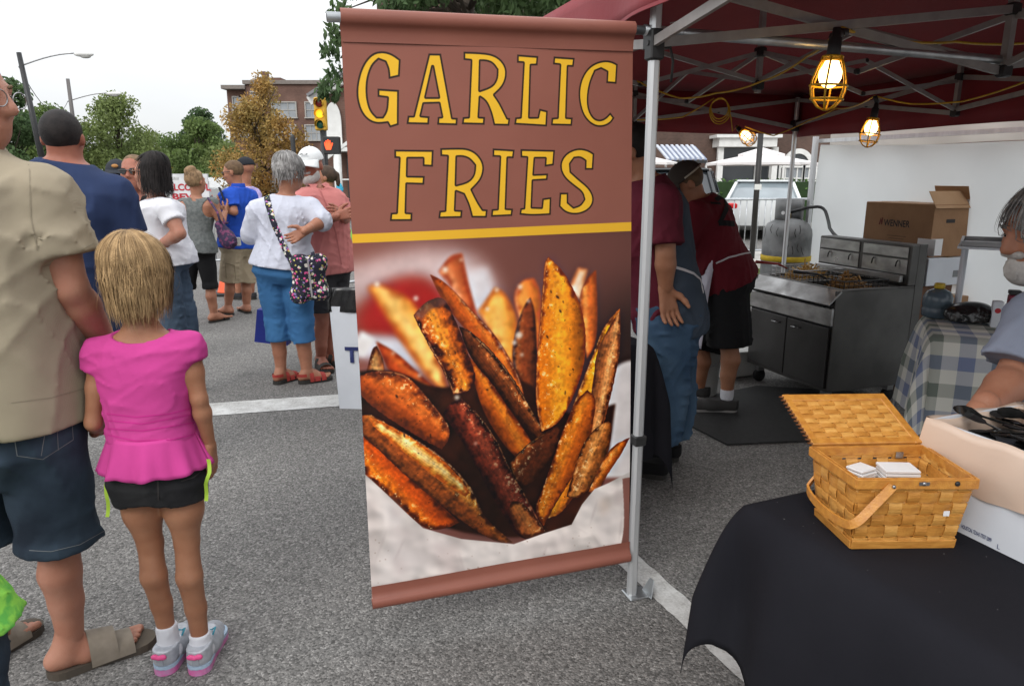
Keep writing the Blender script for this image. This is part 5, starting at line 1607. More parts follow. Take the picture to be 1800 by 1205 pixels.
def rim(a,b_,h=.021,th=.0045,dz=-.008,out=.0035):
    d = (b_-a).normalized(); n = Vector((d.y,-d.x,0)); n.normalize()
    if n.dot((a+b_)/2-rc) < 0: n = -n
    MB().box((a+b_)/2+n*out+UP*dz,((b_-a).length+2*out,th,h),d,n,UP,.0012).build('rim_band',M_RIM,basket)
    MB().box((a+b_)/2-n*.003+UP*dz,((b_-a).length-.004,.0035,h),d,n,UP,.001).build('rim_band',M_RIM,basket)
    return n
for a, b_ in ((RFL,RFR),(RFR,RBR),(RBR,RBL),(RBL,RFL)): rim(a,b_)
# hinged lid leaning back
Ll = (RFL-RBL).length * .98
def along(px,py,h0,L_):
    c = Vector((0,0,CAM_H)); d = Vector(ray(px,py)).normalized(); oc = c - h0
    bq = oc.dot(d); disc = max(0,bq*bq-(oc.length_squared-L_*L_))
    return c + d * (-bq+math.sqrt(disc))
T0, T1 = along(1374,694,RBL,Ll), along(1553,692,RBR,Ll)
lift = UP * .006
L0, L1, L2, L3 = RBL + lift, RBR + lift, T1, T0
lid = MB()
ln = (L1-L0).cross(L3-L0).normalized()
lid_o = None
def lid_band(a,b_,w,inward,name='lid_frame',parent=None):
    d = (b_-a).normalized()
    i_ = (inward-d*inward.dot(d)).normalized()
    return MB().box((a+b_)/2+i_*w/2,((b_-a).length,w,.0075),d,i_,d.cross(i_),.0016).build(name,M_RIM,parent or basket)
lid_o = lid_band(L3,L2,.022,(L0-L3),'lid')
lid_band(L0,L1,.017,(L3-L0),'lid_frame',lid_o); lid_band(L0,L3,.017,(L1-L0),'lid_frame',lid_o); lid_band(L1,L2,.019,(L0-L1),'lid_frame',lid_o)
ins = .012
c4 = (L0+L1+L2+L3) / 4
K = lambda q: q + (c4-q) * .10
woven(K(L0),K(L1),K(L2),K(L3),7,10,.002,lid_o)
# dark laced edge on the outer side of the lid
for k in range(14):
    t = (k+.5) / 14
    q = L0.lerp(L3,t) - (L1-L0).normalized() * .003
    MB().tube([q-(L3-L0).normalized()*.007+ln*.006,q-(L1-L0).normalized()*.002,q+(L3-L0).normalized()*.007-ln*.006],.0022,6).build('lacing',mat('lacing_brown',(.20,.07,.02),(.14,.05,.015),scale=40,rough=.5),lid_o,True)
# swing handle folded down round the left side
fd = (RFR-RFL).normalized(); sdv = (RFL-RBL).normalized(); fo = Vector((fd.y,-fd.x,0))
if fo.dot(RFL-RBL) < 0: fo = -fo
lo_ = -fd
pf = RFL.lerp(RFR,.28) + fo * .009 - UP * .009
pb = RBL.lerp(RBR,.28) - fo * .009 - UP * .009
arm = on_plane(1497,928,pf+fo*.006,fo) - pf
hp = [pf,pf+arm*.55,pf+arm*.86 ,pf+arm*1.0-sdv*.012+lo_*.004,pf.lerp(pb,.5)+arm*1.04+lo_*.01,pb+arm*1.0+sdv*.012+lo_*.004,pb+arm*.86,pb+arm*.5,pb]
# smooth the path
def smooth_path(p,it=2):
    for _ in range(it):
        o = [p[0]]
        for i in range(len(p)-1): o += [p[i].lerp(p[i+1],.25),p[i].lerp(p[i+1],.75)]
        p = o + [p[-1]]
    return p
hp = smooth_path(hp)
hb = MB(); vs = []
for i, q in enumerate(hp):
    t = (hp[min(i+1,len(hp)-1)]-hp[max(i-1,0)]).normalized()
    out = (q-(rc-UP*.06)); out.z = 0; out = (out-t*out.dot(t)).normalized(); acr = t.cross(out).normalized()
    for sx, sz in ((-1,-1),(1,-1),(1,1),(-1,1)): vs.append(q+acr*(sx*.0085)+out*(sz*.0024))
fs = [(4*i+k,4*i+(k+1) % 4,4*i+4+(k+1) % 4,4*i+4+k) for i in range(len(hp)-1) for k in range(4)]
hb.add(vs,fs+[(3,2,1,0),tuple(len(vs)-4+k for k in range(4))])
hb.build('handle',M_RIM,basket)
M_STEEL = mat('dull_steel',(.45,.45,.46),(.3,.3,.3),scale=30,rough=.35,metal=.9)
for q, r_, m_ in ((pf+fo*.004,.004,M_STEEL),(RFL.lerp(RFR,.55)+fo*.006-UP*.006,.0048,M_STEEL),(RFL.lerp(RFR,.83)+fo*.006-UP*.006,.0055,M_BLK)):
    MB().cyl(q,q+fo*.003,r_,12,r_*.7).build('rivet',m_,basket,True)
MB().box(RBL.lerp(RBR,.78)+fo*.008-UP*.018,(.016,.002,.014),fd,fo,UP).build('latch',M_STEEL,basket)
MB().box(RFL.lerp(RFR,.55)+fo*.0065-UP*.006,(.02,.002,.007),fd,fo,UP).build('latch',M_STEEL,basket)
q = BFL.lerp(BFR,.83).lerp(RFL.lerp(RFR,.83),.52) + fo * .0035
MB().box(q,(.012,.0008,.011),fd,fo,UP).build('paper_label',M_WHITE,basket)
def napkins(c,w,d,h,label,ang):
    x = (fd*math.cos(ang)+fo*math.sin(ang)); y = Vector((-x.y,x.x,0))
    root = thing('napkin_stack',label,'napkins',c)
    for k in range(5):
        z = h * (k+.5) / 5
        MB().box(c+UP*z+x*rs_.uniform(-.002,.002)+y*rs_.uniform(-.002,.002),(w,d,h/5*.82),x,y,UP,.0014).build('napkin',M_WHITE,root)
fl_ = bz + .03
napkins(gnd(1576,850,bz+.09)*1+Vector((0,0,0)),.072,.05,.042,'larger pile of folded white napkins in the middle of the basket',.05)
napkins(gnd(1512,846,bz+.09),.048,.04,.036,'smaller pile of folded white napkins at the left inside the basket',-.5)
mq = lambda q, z: bc + (q-bc) * .86 + UP * z
tag(MB().add([mq(q,.006) for q in (BFL,BFR,BBR,BBL)]+[mq(q,.085) for q in (BFL,BFR,BBR,BBL)],[(3,2,1,0),(4,5,6,7),(0,1,5,4),(1,2,6,5),(2,3,7,6),(3,0,4,7)]).build('paper_pile',M_SPL2),'pale brown pile filling the bottom of the picnic basket','paper')
# ---------------------------------------------------------------- carton of cutlery with a plastic liner
g0, g1 = gnd(1690,936,TZ+.004), gnd(1800,990,TZ+.004)
xd = (g1-g0).normalized(); xn = Vector((xd.y,-xd.x,0))         # outward (towards the left front)
if xn.x > 0: xn = -xn
ctop = on_plane(1634,738,g0,xn)
s0 = (ctop-g0).dot(xd); BH = ctop.z - TZ
org = g0 + xd * s0; org.z = TZ + .004
BL_, BD_ = .56, .30
carton = thing('carton','white carton with beige plastic liner full of black cutlery','box',org)
inn = -xn
th = .005
for (c,sz,nm) in ((org+xd*BL_/2+inn*th/2,(BL_,th,BH),0),(org+xd*BL_/2+inn*(BD_-th/2),(BL_,th,BH),0),(org+xd*th/2+inn*BD_/2,(th,BD_-2*th-.001,BH),0),(org+xd*(BL_-th/2)+inn*BD_/2,(th,BD_-2*th-.001,BH),0)):
    MB().box(c+UP*BH/2,sz,xd,inn,UP).build('side_panel',M_WHITECARD,carton)
MB().box(org+xd*BL_/2+inn*BD_/2+UP*.003,(BL_-.012,BD_-.012,.005),xd,inn,UP).build('bottom_panel',M_WHITECARD,carton)
M_LINER = mat('beige_liner',(.60,.45,.35),(.64,.49,.39),scale=5,rough=.32,spec=.5,bump=.35,bscale=9,detail=2)
def liner_fn(u,v):
    # goes round the carton; v: 0 inside low, .45 at the rim, 1 hanging outside
    per = [(0,0),(BL_,0),(BL_,BD_),(0,BD_),(0,0)]
    L_ = [BL_,BD_,BL_,BD_]; tot = sum(L_); s = u * tot; k = 0
    while k < 3 and s > L_[k]: s -= L_[k]; k += 1
    t = s / L_[k]; a = per[k][0] + (per[k+1][0]-per[k][0]) * t; c = per[k][1] + (per[k+1][1]-per[k][1]) * t
    ox = (a-BL_/2) / (BL_/2); oy = (c-BD_/2) / (BD_/2)
    wv = .0025 * math.sin(u*60) + .0025 * math.sin(u*131+v*9)
    if v < .4: off = -.012; z = BH - .07 + (v/.4) * .075
    else:
        w = (v-.4) / .6; off = .004 + .007 * math.sin(w*3) + wv * w; z = BH + .006 - w * (BH*.56+.012*math.sin(u*23))
    d = Vector((0,0,0)) + xd * (1 if ox > .999 else -1 if ox <-.999 else 0) * off + inn * (1 if oy > .999 else -1 if oy <-.999 else 0) * off
    return org + xd * a + inn * c + d + UP * (z+(.003*math.sin(u*77) if v < .95 else 0))
ln_ = MB().sheet(liner_fn,120,12).build('plastic_liner',M_LINER,carton,True)
q = on_plane(1690,926,g0,xn) + xn * .0012
letters('HOUSTON, TEXAS 77037-2099',.012,q,xd,UP,M_BLUEINK,carton,bold=.0002,fit=.066)
letters('L',.014,on_plane(1752,962,g0,xn)+xn*.0012,xd,UP,M_BLUEINK,carton)
# black plastic cutlery, loose in the carton
M_CUT = mat('black_cutlery',(.012,.012,.012),(.02,.02,.02),scale=20,rough=.22,spec=.6)
def cutlery_mesh(kind):
    mb = MB(); L_ = .15
    prof = [(-.075,.0035),(-.05,.0045),(.0,.0035),(.028,.003),(.036,.008),(.048,.0155),(.06,.0155),(.07,.010),(.075,.003)] if kind == 'spoon' else [(-.075,.0035),(-.05,.0045),(.0,.0035),(.028,.003),(.036,.009),(.046,.0115),(.06,.0115),(.075,.0105)]
    vs = []
    for x, w in prof:
        dz = -.004 * math.exp(-((x-.055)/.014) ** 2) if kind == 'spoon' else .003 * max(0,(x-.03)/.045)
        vs += [Vector((x,w,.003)),Vector((x,0,dz)),Vector((x,-w,.003))]
    fs = []
    for i in range(len(prof)-1):
        for k in range(2): fs.append((3*i+k,3*i+k+1,3*i+4+k,3*i+3+k))
    return mesh_of('plastic_'+kind,vs,fs,True)
CM = {k: cutlery_mesh(k) for k in ('spoon','fork')}
for k in CM: CM[k].materials.append(M_CUT)
rr = random.Random(4)
fill = MB().box(org+xd*BL_/2+inn*BD_/2+UP*(BH*.44),(BL_-.03,BD_-.03,BH*.84),xd,inn,UP,.02)
tag(fill.build('cutlery_heap',M_CUT),'black mass of plastic cutlery filling the lower part of the carton','cutlery',None)
for i in range(64):
    k = 'spoon' if i % 3 else 'fork'
    o = bpy.data.objects.new('plastic_'+k,CM[k]); COL.objects.link(o)
    tag(o,'loose black plastic %s lying in the lined carton' % k,k,'black plastic %ss in the carton' % k)
    c = org + xd * rr.uniform(.07,BL_-.1) + inn * rr.uniform(.06,BD_-.06) + UP * (BH*.87+rr.uniform(.0,.03))
    o.location = c; o.rotation_euler = (rr.uniform(-.4,.4),rr.uniform(-.22,.22),math.atan2(xd.y,xd.x)+rr.gauss(0,.45)+(math.pi if rr.random() < .5 else 0))
for i, (px,py,rz) in enumerate(((1692,712,2.6),(1768,712,2.8))):
    o = bpy.data.objects.new('plastic_spoon',CM['spoon']); COL.objects.link(o)
    c = on_plane(px,py+8,org+inn*.10,xn); o.location = c + Vector((.05,-.05,-.012)); o.rotation_euler = (.9,-.2,rz); o.scale = (1.2,1.2,1.2)
    tag(o,['black plastic spoon sticking up at the left end of the carton','black plastic spoon sticking up in the middle of the carton'][i],'spoon','black plastic spoons in the carton')
# ---------------------------------------------------------------- checked table at the right
def plaid_material():
    m = bpy.data.materials.new('plaid_cloth'); m.use_nodes = True
    nt = m.node_tree; b = nt.nodes['Principled BSDF']; L = nt.links.new
    uvn = nt.nodes.new('ShaderNodeUVMap'); sp = nt.nodes.new('ShaderNodeSeparateXYZ'); L(uvn.outputs[0],sp.inputs[0])
    def ramp(out):
        ml = nt.nodes.new('ShaderNodeMath'); ml.operation = 'MULTIPLY'; ml.inputs[1].default_value = 1 / .27; L(out,ml.inputs[0])
        fr = nt.nodes.new('ShaderNodeMath'); fr.operation = 'FRACT'; L(ml.outputs[0],fr.inputs[0])
        cr = nt.nodes.new('ShaderNodeValToRGB'); cr.color_ramp.interpolation = 'CONSTANT'; e = cr.color_ramp.elements
        cols = [(0,(.74,.73,.66)),(.25,(.20,.24,.38)),(.5,(.74,.73,.66)),(.75,(.17,.20,.17))]
        e[0].position, e[0].color = 0, (*cols[0][1],1); e[1].position, e[1].color = .25, (*cols[1][1],1)
        for p_, c in cols[2:]: k = e.new(p_); k.color = (*c,1)
        L(fr.outputs[0],cr.inputs[0]); return cr.outputs[0]
    a, c = ramp(sp.outputs[0]), ramp(sp.outputs[1])
    mx = nt.nodes.new('ShaderNodeMix'); mx.data_type = 'RGBA'; mx.inputs[0].default_value = .5; L(a,mx.inputs[6]); L(c,mx.inputs[7])
    L(mx.outputs[2],b.inputs['Base Color']); b.inputs['Roughness'].default_value = .85
    co = nt.nodes.new('ShaderNodeTexCoord'); n = nt.nodes.new('ShaderNodeTexNoise'); n.inputs['Scale'].default_value = 260; L(co.outputs['Object'],n.inputs['Vector'])
    bp = nt.nodes.new('ShaderNodeBump'); bp.inputs['Strength'].default_value = .2; bp.inputs['Distance'].default_value = .002; L(n.outputs['Fac'],bp.inputs['Height']); L(bp.outputs[0],b.inputs['Normal'])
    return m
k0, k1 = gnd(1642,590,TZ), gnd(1790,602,TZ)
ku = k1 - k0; ku.z = 0; ku.normalize(); kv = Vector((-ku.y,ku.x,0)); k0.z = 0
KT, KW = 1.6, .60
ck = cloth_mesh(k0,ku,kv,KT,KW,TZ,.50,.022,0,8,.025,.04)
co_ = ck.build('checked_tablecloth',plaid_material(),None,True)
tag(co_,'blue green and white checked tablecloth draped on the rear table','tablecloth')
n1 = int((KT+1.0)/.025); n2 = int((KW+1.0)/.025)
idx = np.zeros(len(co_.data.loops),np.int32); co_.data.loops.foreach_get('vertex_index',idx)
uvl = co_.data.uv_layers.new(name='UVMap')
uvl.data.foreach_set('uv',np.stack([(idx % (n1+1))*.025,(idx // (n1+1))*.025],1).astype(np.float32).ravel())
kt = thing('serving_table','rear table standing under the checked tablecloth','table',k0)
MB().box(k0+ku*KT/2+kv*KW/2+UP*(TZ-.02),(KT-.03,KW-.03,.03),ku,kv,UP).build('table_top',MATS['grey_plastic'],kt)
for a in (.1,KT-.1):
    for c in (.08,KW-.08): MB().cyl(k0+ku*a+kv*c,k0+ku*a+kv*c+UP*(TZ-.035),.014,10).build('leg',MATS['dark_steel'],kt,True)
# things on and behind that table
def on_k(px,py,back):
    q = on_plane(px,py,k0+kv*back,kv); return q
def blob_thing(name,label,cat,c,r,m,seed=1,lam=.06,amp=.01,flat=True):
    S = Solid()
    S.ell(c,r,None,.02)
    rr_ = np.random.default_rng(seed)
    for i in range(5): S.ell(np.array(c)+rr_.normal(size=3)*np.array(r)*.4,np.array(r)*rr_.uniform(.4,.7),None,.03)
    if flat: S.cut((0,0,c[2]-r[2]*.55),(0,0,-1))
    v, f = solid_mesh(S,.008,(seed,lam,amp,1.0))
    return tag(link(name,mesh_of(name,v,f,True),m),label,cat)
M_BAG = mat('black_bin_liner',(.012,.012,.013),(.02,.02,.02),scale=20,rough=.25,spec=.6)
c = on_k(1700,575,.42); blob_thing('black_bag','crumpled black bag lying on the checked table','bag',(c.x,c.y,TZ+.05),(.13,.09,.06),M_BAG,3)
jug = thing('water_jug','blue tinted plastic jug with a yellow cap beside the brown boxes','jug',on_k(1640,575,.5))
jc = on_k(1642,575,.5); jc.z = TZ + .006
M_JUG = mat('blue_plastic',(.10,.14,.17),(.08,.11,.14),scale=10,rough=.25,spec=.5)
MB().lathe(jc,[(.05,0),(.07,.01),(.072,.05),(.066,.056),(.072,.062),(.072,.11),(.055,.14),(.025,.155)],20).build('jug_body',M_JUG,jug,True)
MB().lathe(jc+UP*.156,[(.024,0),(.026,.005),(.026,.024),(.02,.028)],16).build('cap',mat('yellow_plastic',(.6,.42,.03),rough=.4),jug,True)
cn = on_k(1747,580,.35); cn.z = TZ + .005
r1 = thing('food_carton','white food carton with a red round mark on the checked table','carton',cn)
MB().box(cn+UP*.065,(.045,.05,.13),ku,kv,UP,.003).build('carton_body',M_WHITECARD,r1)
MB().lathe(cn-kv*.0262+UP*.085,[(.013,0),(.013,.0006)],16,-kv).build('printed_mark',mat('red_print',(.45,.03,.04),rough=.5),r1)
q = cn + ku * .07 + kv * .04
r1 = thing('drink_box','dark red upright box with black top behind the food carton','box',q)
MB().box(q+UP*.08,(.05,.05,.16),ku,kv,UP,.004).build('box_body',mat('maroon_print',(.20,.02,.045),(.14,.015,.03),scale=15,rough=.4),r1)
MB().box(q+UP*.172,(.052,.052,.022),ku,kv,UP,.004).build('box_lid',M_BLK,r1)
# shelf of baking trays behind the right vendor
RX, RY = Vector((.83,-.56,0)), Vector((.56,.83,0)); RZ = math.atan2(RX.y,RX.x)
sx = aty(1683,432,3.75)
sh = thing('baking_rack','low rack holding trays behind the grey shirted vendor','rack',(sx.x,sx.y,0))
rk = lambda a, c, z: Vector((sx.x,sx.y,0)) + RX * a + RY * c + UP * z
for a in (.03,.8):
    for c in (.02,.42): MB().cyl(rk(a,c,0),rk(a,c,sx.z-.012),.011,10).build('leg',M_WHITECARD,sh,True)
MB().box(rk(.42,.22,sx.z-.006),(.84,.46,.012),RX,RY).build('shelf',M_WHITECARD,sh)
M_TRAY = mat('grey_aluminium',(.34,.34,.35),(.22,.22,.23),scale=8,rough=.4,metal=.6)
def tray(c,w,d,label,rz=0):
    root = thing('baking_tray',label,'tray',c,rz,'baking trays stacked on the rack')
    mb = MB(); x = Vector((math.cos(rz),math.sin(rz),0)); y = Vector((-x.y,x.x,0))
    mb.box(Vector(c)+UP*.002,(w,d,.003),x,y)
    for s_, a, L_ in ((y,x,w),(-y,x,w),(x,y,d),(-x,y,d)):
        hw = (d if s_ in (y,-y) else w) / 2
        mb.box(Vector(c)+s_*(hw+.004)+UP*.012,(L_+.01,.003,.022),a,s_,UP)
        mb.box(Vector(c)+s_*(hw+.009)+UP*.0235,(L_+.02,.012,.003),a,s_,UP)
    mb.build('pan',M_TRAY,root)
tray(rk(.38,.2,sx.z+.002),.72,.38,'lowest grey baking tray jutting out furthest left',RZ+.02)
tray(rk(.50,.21,sx.z+.028),.60,.36,'middle grey baking tray on the rack',RZ-.03)
tray(rk(.58,.22,sx.z+.054),.5,.34,'topmost grey baking tray on the rack',RZ+.04)
tb_ = rk(.62,.25,sx.z+.082)
r1 = thing('food_tub','pale grey plastic tub on top of the baking trays','tub',tb_)
MB().lathe(tb_,[(.075,0),(.095,.10),(.102,.102),(.102,.112),(.094,.112)],20).build('tub_body',mat('pale_plastic',(.62,.63,.60),rough=.4),r1,True)
# ---------------------------------------------------------------- deep fryer
M_SS = mat('stainless',(.46,.46,.46),(.27,.265,.26),scale=7,rough=.32,metal=.75,rvar=.12,stretch=(1,1,2))
M_SSD = mat('stainless_dull',(.115,.112,.108),(.08,.078,.075),scale=4,rough=.45,metal=.5,rvar=.1)
M_DOOR = mat('fryer_door',(.075,.073,.072),(.055,.053,.052),scale=4,rough=.4,metal=.5)
fo_ = gnd(1448,690,.13); fo_.z = 0
fryer = thing('deep_fryer','double stainless steel deep fryer with cabinet doors and two baskets','fryer',fo_)
FW, FD = .82, .64
fb = lambda a, c, z: fo_ + N * a + P * c + UP * z
# cabinet shell
def fbox(a0,a1,c0,c1,z0,z1,name,m,parent=None,bev=.003):
    return MB().box(fb((a0+a1)/2,(c0+c1)/2,(z0+z1)/2),(abs(a1-a0),abs(c1-c0),abs(z1-z0)),N,P,UP,bev).build(name,m,parent or fryer)
fbox(0,.012,.02,FD,.13,.785,'side_panel',M_SSD)
fbox(FW-.012,FW,.02,FD,.13,.785,'side_panel',M_SSD)
fbox(.013,FW-.013,.02,FD,.13,.15,'floor_panel',M_SSD)
fbox(.013,FW-.013,.03,.05,.151,.56,'inner_front',M_BLK)
for i in range(2):
    a0 = .016 + i * (FW-.032) / 2
    d_ = fbox(a0+.004,a0+(FW-.032)/2-.004,.004,.026,.15,.545,'door',M_DOOR,bev=.004)
    hx = a0 + (.10 if i else (FW-.032)/2-.10)
    MB().tube([fb(hx-.035,.003,.50),fb(hx-.03,-.016,.50),fb(hx+.03,-.016,.50),fb(hx+.035,.003,.50)],.005,8).build('handle',M_STEEL,d_,True)
fbox(.004,FW-.004,.0,.028,.56,.672,'control_panel',M_SS,bev=.004)
fbox(.006,FW-.006,.02,.04,.673,.70,'shadow_gap',M_BLK)
# sloping apron
mb = MB().add([fb(-.004,-.035,.70),fb(FW+.004,-.035,.70),fb(FW+.004,.055,.785),fb(-.004,.055,.785),fb(-.004,-.030,.695),fb(FW+.004,-.030,.695),fb(FW+.004,.06,.772),fb(-.004,.06,.772)],[(0,1,2,3),(7,6,5,4),(0,4,5,1),(1,5,6,2),(2,6,7,3),(3,7,4,0)])
mb.build('apron',M_SS,fryer)
# top deck with two oil wells
for (a0,a1,c0,c1) in ((0,FW,.058,.10),(0,FW,.50,FD),(0,.04,.101,.499),(FW/2-.02,FW/2+.02,.101,.499),(FW-.04,FW,.101,.499)):
    fbox(a0,a1,c0,c1,.772,.788,'deck',M_SSD)
M_OIL = mat('fryer_oil',(.05,.025,.008),(.035,.018,.006),scale=6,rough=.1,spec=.6)
for a0, a1 in ((.041,FW/2-.021),(FW/2+.021,FW-.041)):
    fbox(a0,a1,.101,.499,.60,.612,'oil',M_OIL)
    for (x0,x1,y0,y1) in ((a0,a0+.004,.101,.499),(a1-.004,a1,.101,.499),(a0,a1,.101,.105),(a0,a1,.495,.499)): fbox(x0,x1,y0,y1,.613,.772,'well_wall',M_SSD,bev=0)
# back flue
fbox(.0,FW,FD-.06,FD+.06,.789,1.05,'flue',M_SSD,bev=.006)
fbox(-.002,.006,FD+.0,FD+.068,.13,1.052,'side_panel',M_SSD)
for i in range(2):
    fbox(.02+i*FW/2,FW/2-.015+i*FW/2,FD-.068,FD-.061,.965,1.035,'flue_panel',M_SS)
    fbox(.02+i*FW/2,FW/2-.015+i*FW/2,FD-.066,FD-.061,.86,.955,'flue_panel',M_SS)
    for k in (.09,.29):
        MB().tube([fb(k+i*FW/2,FD-.07,.945),fb(k+i*FW/2,FD-.082,.935),fb(k+i*FW/2+.004,FD-.082,.905)],.0045,6).build('hook',M_BLK,fryer,True)
fbox(.03,FW-.02,FD-.105,FD-.07,.81,.855,'basket_rail',M_SS,bev=.004)
for a in (.07,FW-.07):
    for c in (.08,FD-.05):
        k = MB().tube([fb(a-.014,c,.045),fb(a+.014,c,.045)],.045,18).build('caster',MATS['black_rubber'],fryer,True)
        MB().box(fb(a,c,.105),(.05,.05,.045),N,P).build('caster_fork',M_STEEL,k)
def fry_basket(a0,a1,label,m,lift_,fries_c,tilt,n,handle):
    c = fb((a0+a1)/2,.30,.70+lift_)
    root = thing('fryer_basket',label,'basket',c,0,'wire baskets on the fryer')
    A0, A1, C0, C1 = a0, a1, .125, .475; zt, zb_ = .80 + lift_, .655 + lift_
    mb = MB()
    for i in range(9):
        a = A0 + (A1-A0) * i / 8
        mb.tube([fb(a,C0,zt),fb(a,C0+.01,zb_),fb(a,C1-.01,zb_),fb(a,C1,zt)],.0022,5)
    for i in range(10):
        cc = C0 + (C1-C0) * i / 9
        mb.tube([fb(A0,cc,zt),fb(A0+.008,cc,zb_),fb(A1-.008,cc,zb_),fb(A1,cc,zt)],.0022,5)
    for k in range(1,5):
        z = zb_ + (zt-zb_) * k / 5
        mb.tube([fb(A0,C0,z),fb(A1,C0,z),fb(A1,C1,z),fb(A0,C1,z)],.0018,5,closed=True)
    mb.tube([fb(A0,C0,zt),fb(A1,C0,zt),fb(A1,C1,zt),fb(A0,C1,zt)],.0045,6,closed=True)
    stuff(mb.build('wire_mesh',m,root))
    am = (A0+A1) / 2
    MB().tube([fb(am,C0,zt),fb(am,C0-.08,zt+.035),fb(am+.0,C0-.26,zt+.055)],[.006,.007,.011],8).build('handle',handle,root,True)
    rr = np.random.default_rng(n)
    fm = MB()
    for i in range(n):
        p = fb(rr.uniform(A0+.03,A1-.03),rr.uniform(C0+.04,C1-.04),0)
        rx = ((p-fb(am,.3,0)).length) / .17
        z = zb_ + .03 + rr.random() * (.145+lift_*.2) * max(.15,1-rx*.8)
        d_ = Vector((rr.normal(),rr.normal(),rr.normal()*.45)).normalized()
        p.z = z
        _, r2, u2 = frame_of(d_)
        fm.box(p,(rr.uniform(.05,.10),.0075,.0075),d_,r2,u2)
    fo2 = fm.build('french_fries',fries_c,None)
    stuff(fo2)
    return root
M_FRY = mat('raw_fries',(.62,.42,.14),(.52,.32,.09),scale=30,rough=.5)
M_FRY2 = mat('fried_fries',(.36,.20,.055),(.26,.13,.035),scale=30,rough=.5)
fry_basket(FW/2+.03,FW-.06,'raised wire basket heaped with pale fries at the fryer back',M_STEEL,.05,M_FRY,0,420,mat('red_grip',(.35,.03,.02),rough=.4))
fry_basket(.055,FW/2-.035,'dark wire basket of browned fries nearer the fryer corner',M_BLK,.03,M_FRY2,0,300,M_BLK)
# ---------------------------------------------------------------- propane tank
tk = aty(1379,470,6.35); tk.z = 0
tank = thing('propane_tank','tall weathered grey propane tank tied with a yellow strap','gas tank',tk)
M_TANK = mat('weathered_grey_paint',(.24,.245,.245),(.115,.12,.12),scale=6,rough=.6,bump=.15,detail=8,lo=.42,hi=.62)
tr = .205
zt_ = aty(1379,385,6.35).z
MB().lathe(tk,[(.16,0),(.17,.01),(.17,.06),(tr*.92,.075),(tr,.13),(tr,zt_-.13),(tr*.97,zt_-.085),(tr*.84,zt_-.035),(tr*.55,zt_),(.02,zt_+.012)],32).build('tank_body',M_TANK,tank,True)
zc_ = aty(1379,349,6.35).z
cb = MB()
cb.sheet(lambda u,v: tk+Vector((math.cos(-.9+u*5.2)*.118,math.sin(-.9+u*5.2)*.118,zt_-.03+v*(zc_-zt_+.03))),36,3)
cl_ = cb.build('collar',M_TANK,tank,True); cl_.modifiers.new('plate','SOLIDIFY').thickness = .006
MB().lathe(tk+Vector((-.085,-.085,zt_+.06)),[(.0,0),(.016,0),(.016,.003)],14,Vector((-.7,-.7,0))).build('collar_hole',M_WHITE,tank)
MB().cyl(tk+UP*zt_,tk+UP*(zt_+.07),.02,12).build('valve',mat('brass',(.5,.35,.12),rough=.35,metal=.9),tank,True)
vz = aty(1400,362,6.35)
hose = MB().tube(smooth_path([tk+UP*(zt_+.06),tk+Vector((.12,-.13,zt_+.11-0)),aty(1420,364,6.15),aty(1448,362,6.1),aty(1456,385,6.0),aty(1460,410,5.8),fb(.3,FD+.09,.8)]),.013,8)
tag(hose.build('gas_hose',M_BLK,None,True),'black gas hose running from the propane tank valve to the fryer','hose')
zs_ = aty(1379,457,6.15).z
MB().lathe(tk+UP*(zs_-.02),[(tr+.001,0),(tr+.006,.002),(tr+.006,.045),(tr+.001,.047)],32).build('strap',mat('yellow_webbing',(.60,.42,.02),(.5,.33,.02),scale=20,rough=.7),tank,True)
for i, (px,py,w) in enumerate(((1350,405,30),(1385,412,26))):
    pass
# black scrawl on the tank (illegible strokes)
rr = random.Random(9)
tkv = bvh([o for o in bpy.data.objects if o.name.startswith('tank_body')][0])
for k, (px,py) in enumerate(((1346,408),(1356,402),(1366,408),(1386,405),(1397,410),(1408,404),(1392,440),(1401,436),(1410,441),(1384,438))):
    pts = [(px+rr.uniform(-3,3),py-8),(px+rr.uniform(-2,2),py),(px+rr.uniform(-3,4),py+7)]
    o = drape(tank,'paint_stroke',M_INK,tkv,[seen(x,y) for x,y in poly_px(pts,6)],.0055,.002)
# ---------------------------------------------------------------- boxes behind the fryer
def cardbox(o,x,y,sx_,sy_,sz_,name,label,m,cat='box',open_=False,group=None):
    root = thing(name,label,cat,o,0,group)
    o = Vector(o)
    MB().box(o+x*sx_/2+y*sy_/2+UP*sz_/2,(sx_,sy_,sz_),x,y,UP,.003).build('box_body',m,root)
    MB().box(o+x*sx_/2+y*sy_/2+UP*(sz_+.0008),(sx_*.99,.05,.0012),x,y,UP).build('tape',mat('packing_tape',(.45,.33,.2),rough=.25),root)
    return root
q0 = aty(1632,452,4.75)
wb = cardbox(q0,N,P,.58,.32,.345,'cardboard_box','large brown cardboard box with an open flap behind the fryer',M_CARD)
mb = MB().box(q0+N*.13+P*.30+UP*.335+(UP*.5+N*0-P*.1).normalized()*.06,(.26,.003,.14),N,(P+UP*.35).normalized(),(UP-P*.35).normalized()); mb.build('flap',M_CARD_IN,wb)
mb = MB().box(q0+P*.15+UP*.336+(UP*.75+N*.5)*.05,(.30,.003,.13),P,Vector((-N.x,-N.y,.5)).normalized(),Vector((N.x*.55,N.y*.55,.83)).normalized()); mb.build('flap',M_CARD_IN,wb)
letters('WENNER',.062,q0+N*.40+UP*.185-P*.0015,-N,UP,M_INK,wb,bold=.0012,fit=.22)
MB().prism([(0,0),(.012,0),(.016,.03),(.022,0),(.03,0),(.034,.05),(.026,.05),(.022,.028),(.014,.05)],q0+N*.445+UP*.19-P*.0015,-N,UP,.0006).build('printed_mark',mat('maroon_ink',(.16,.03,.02),rough=.7),wb)
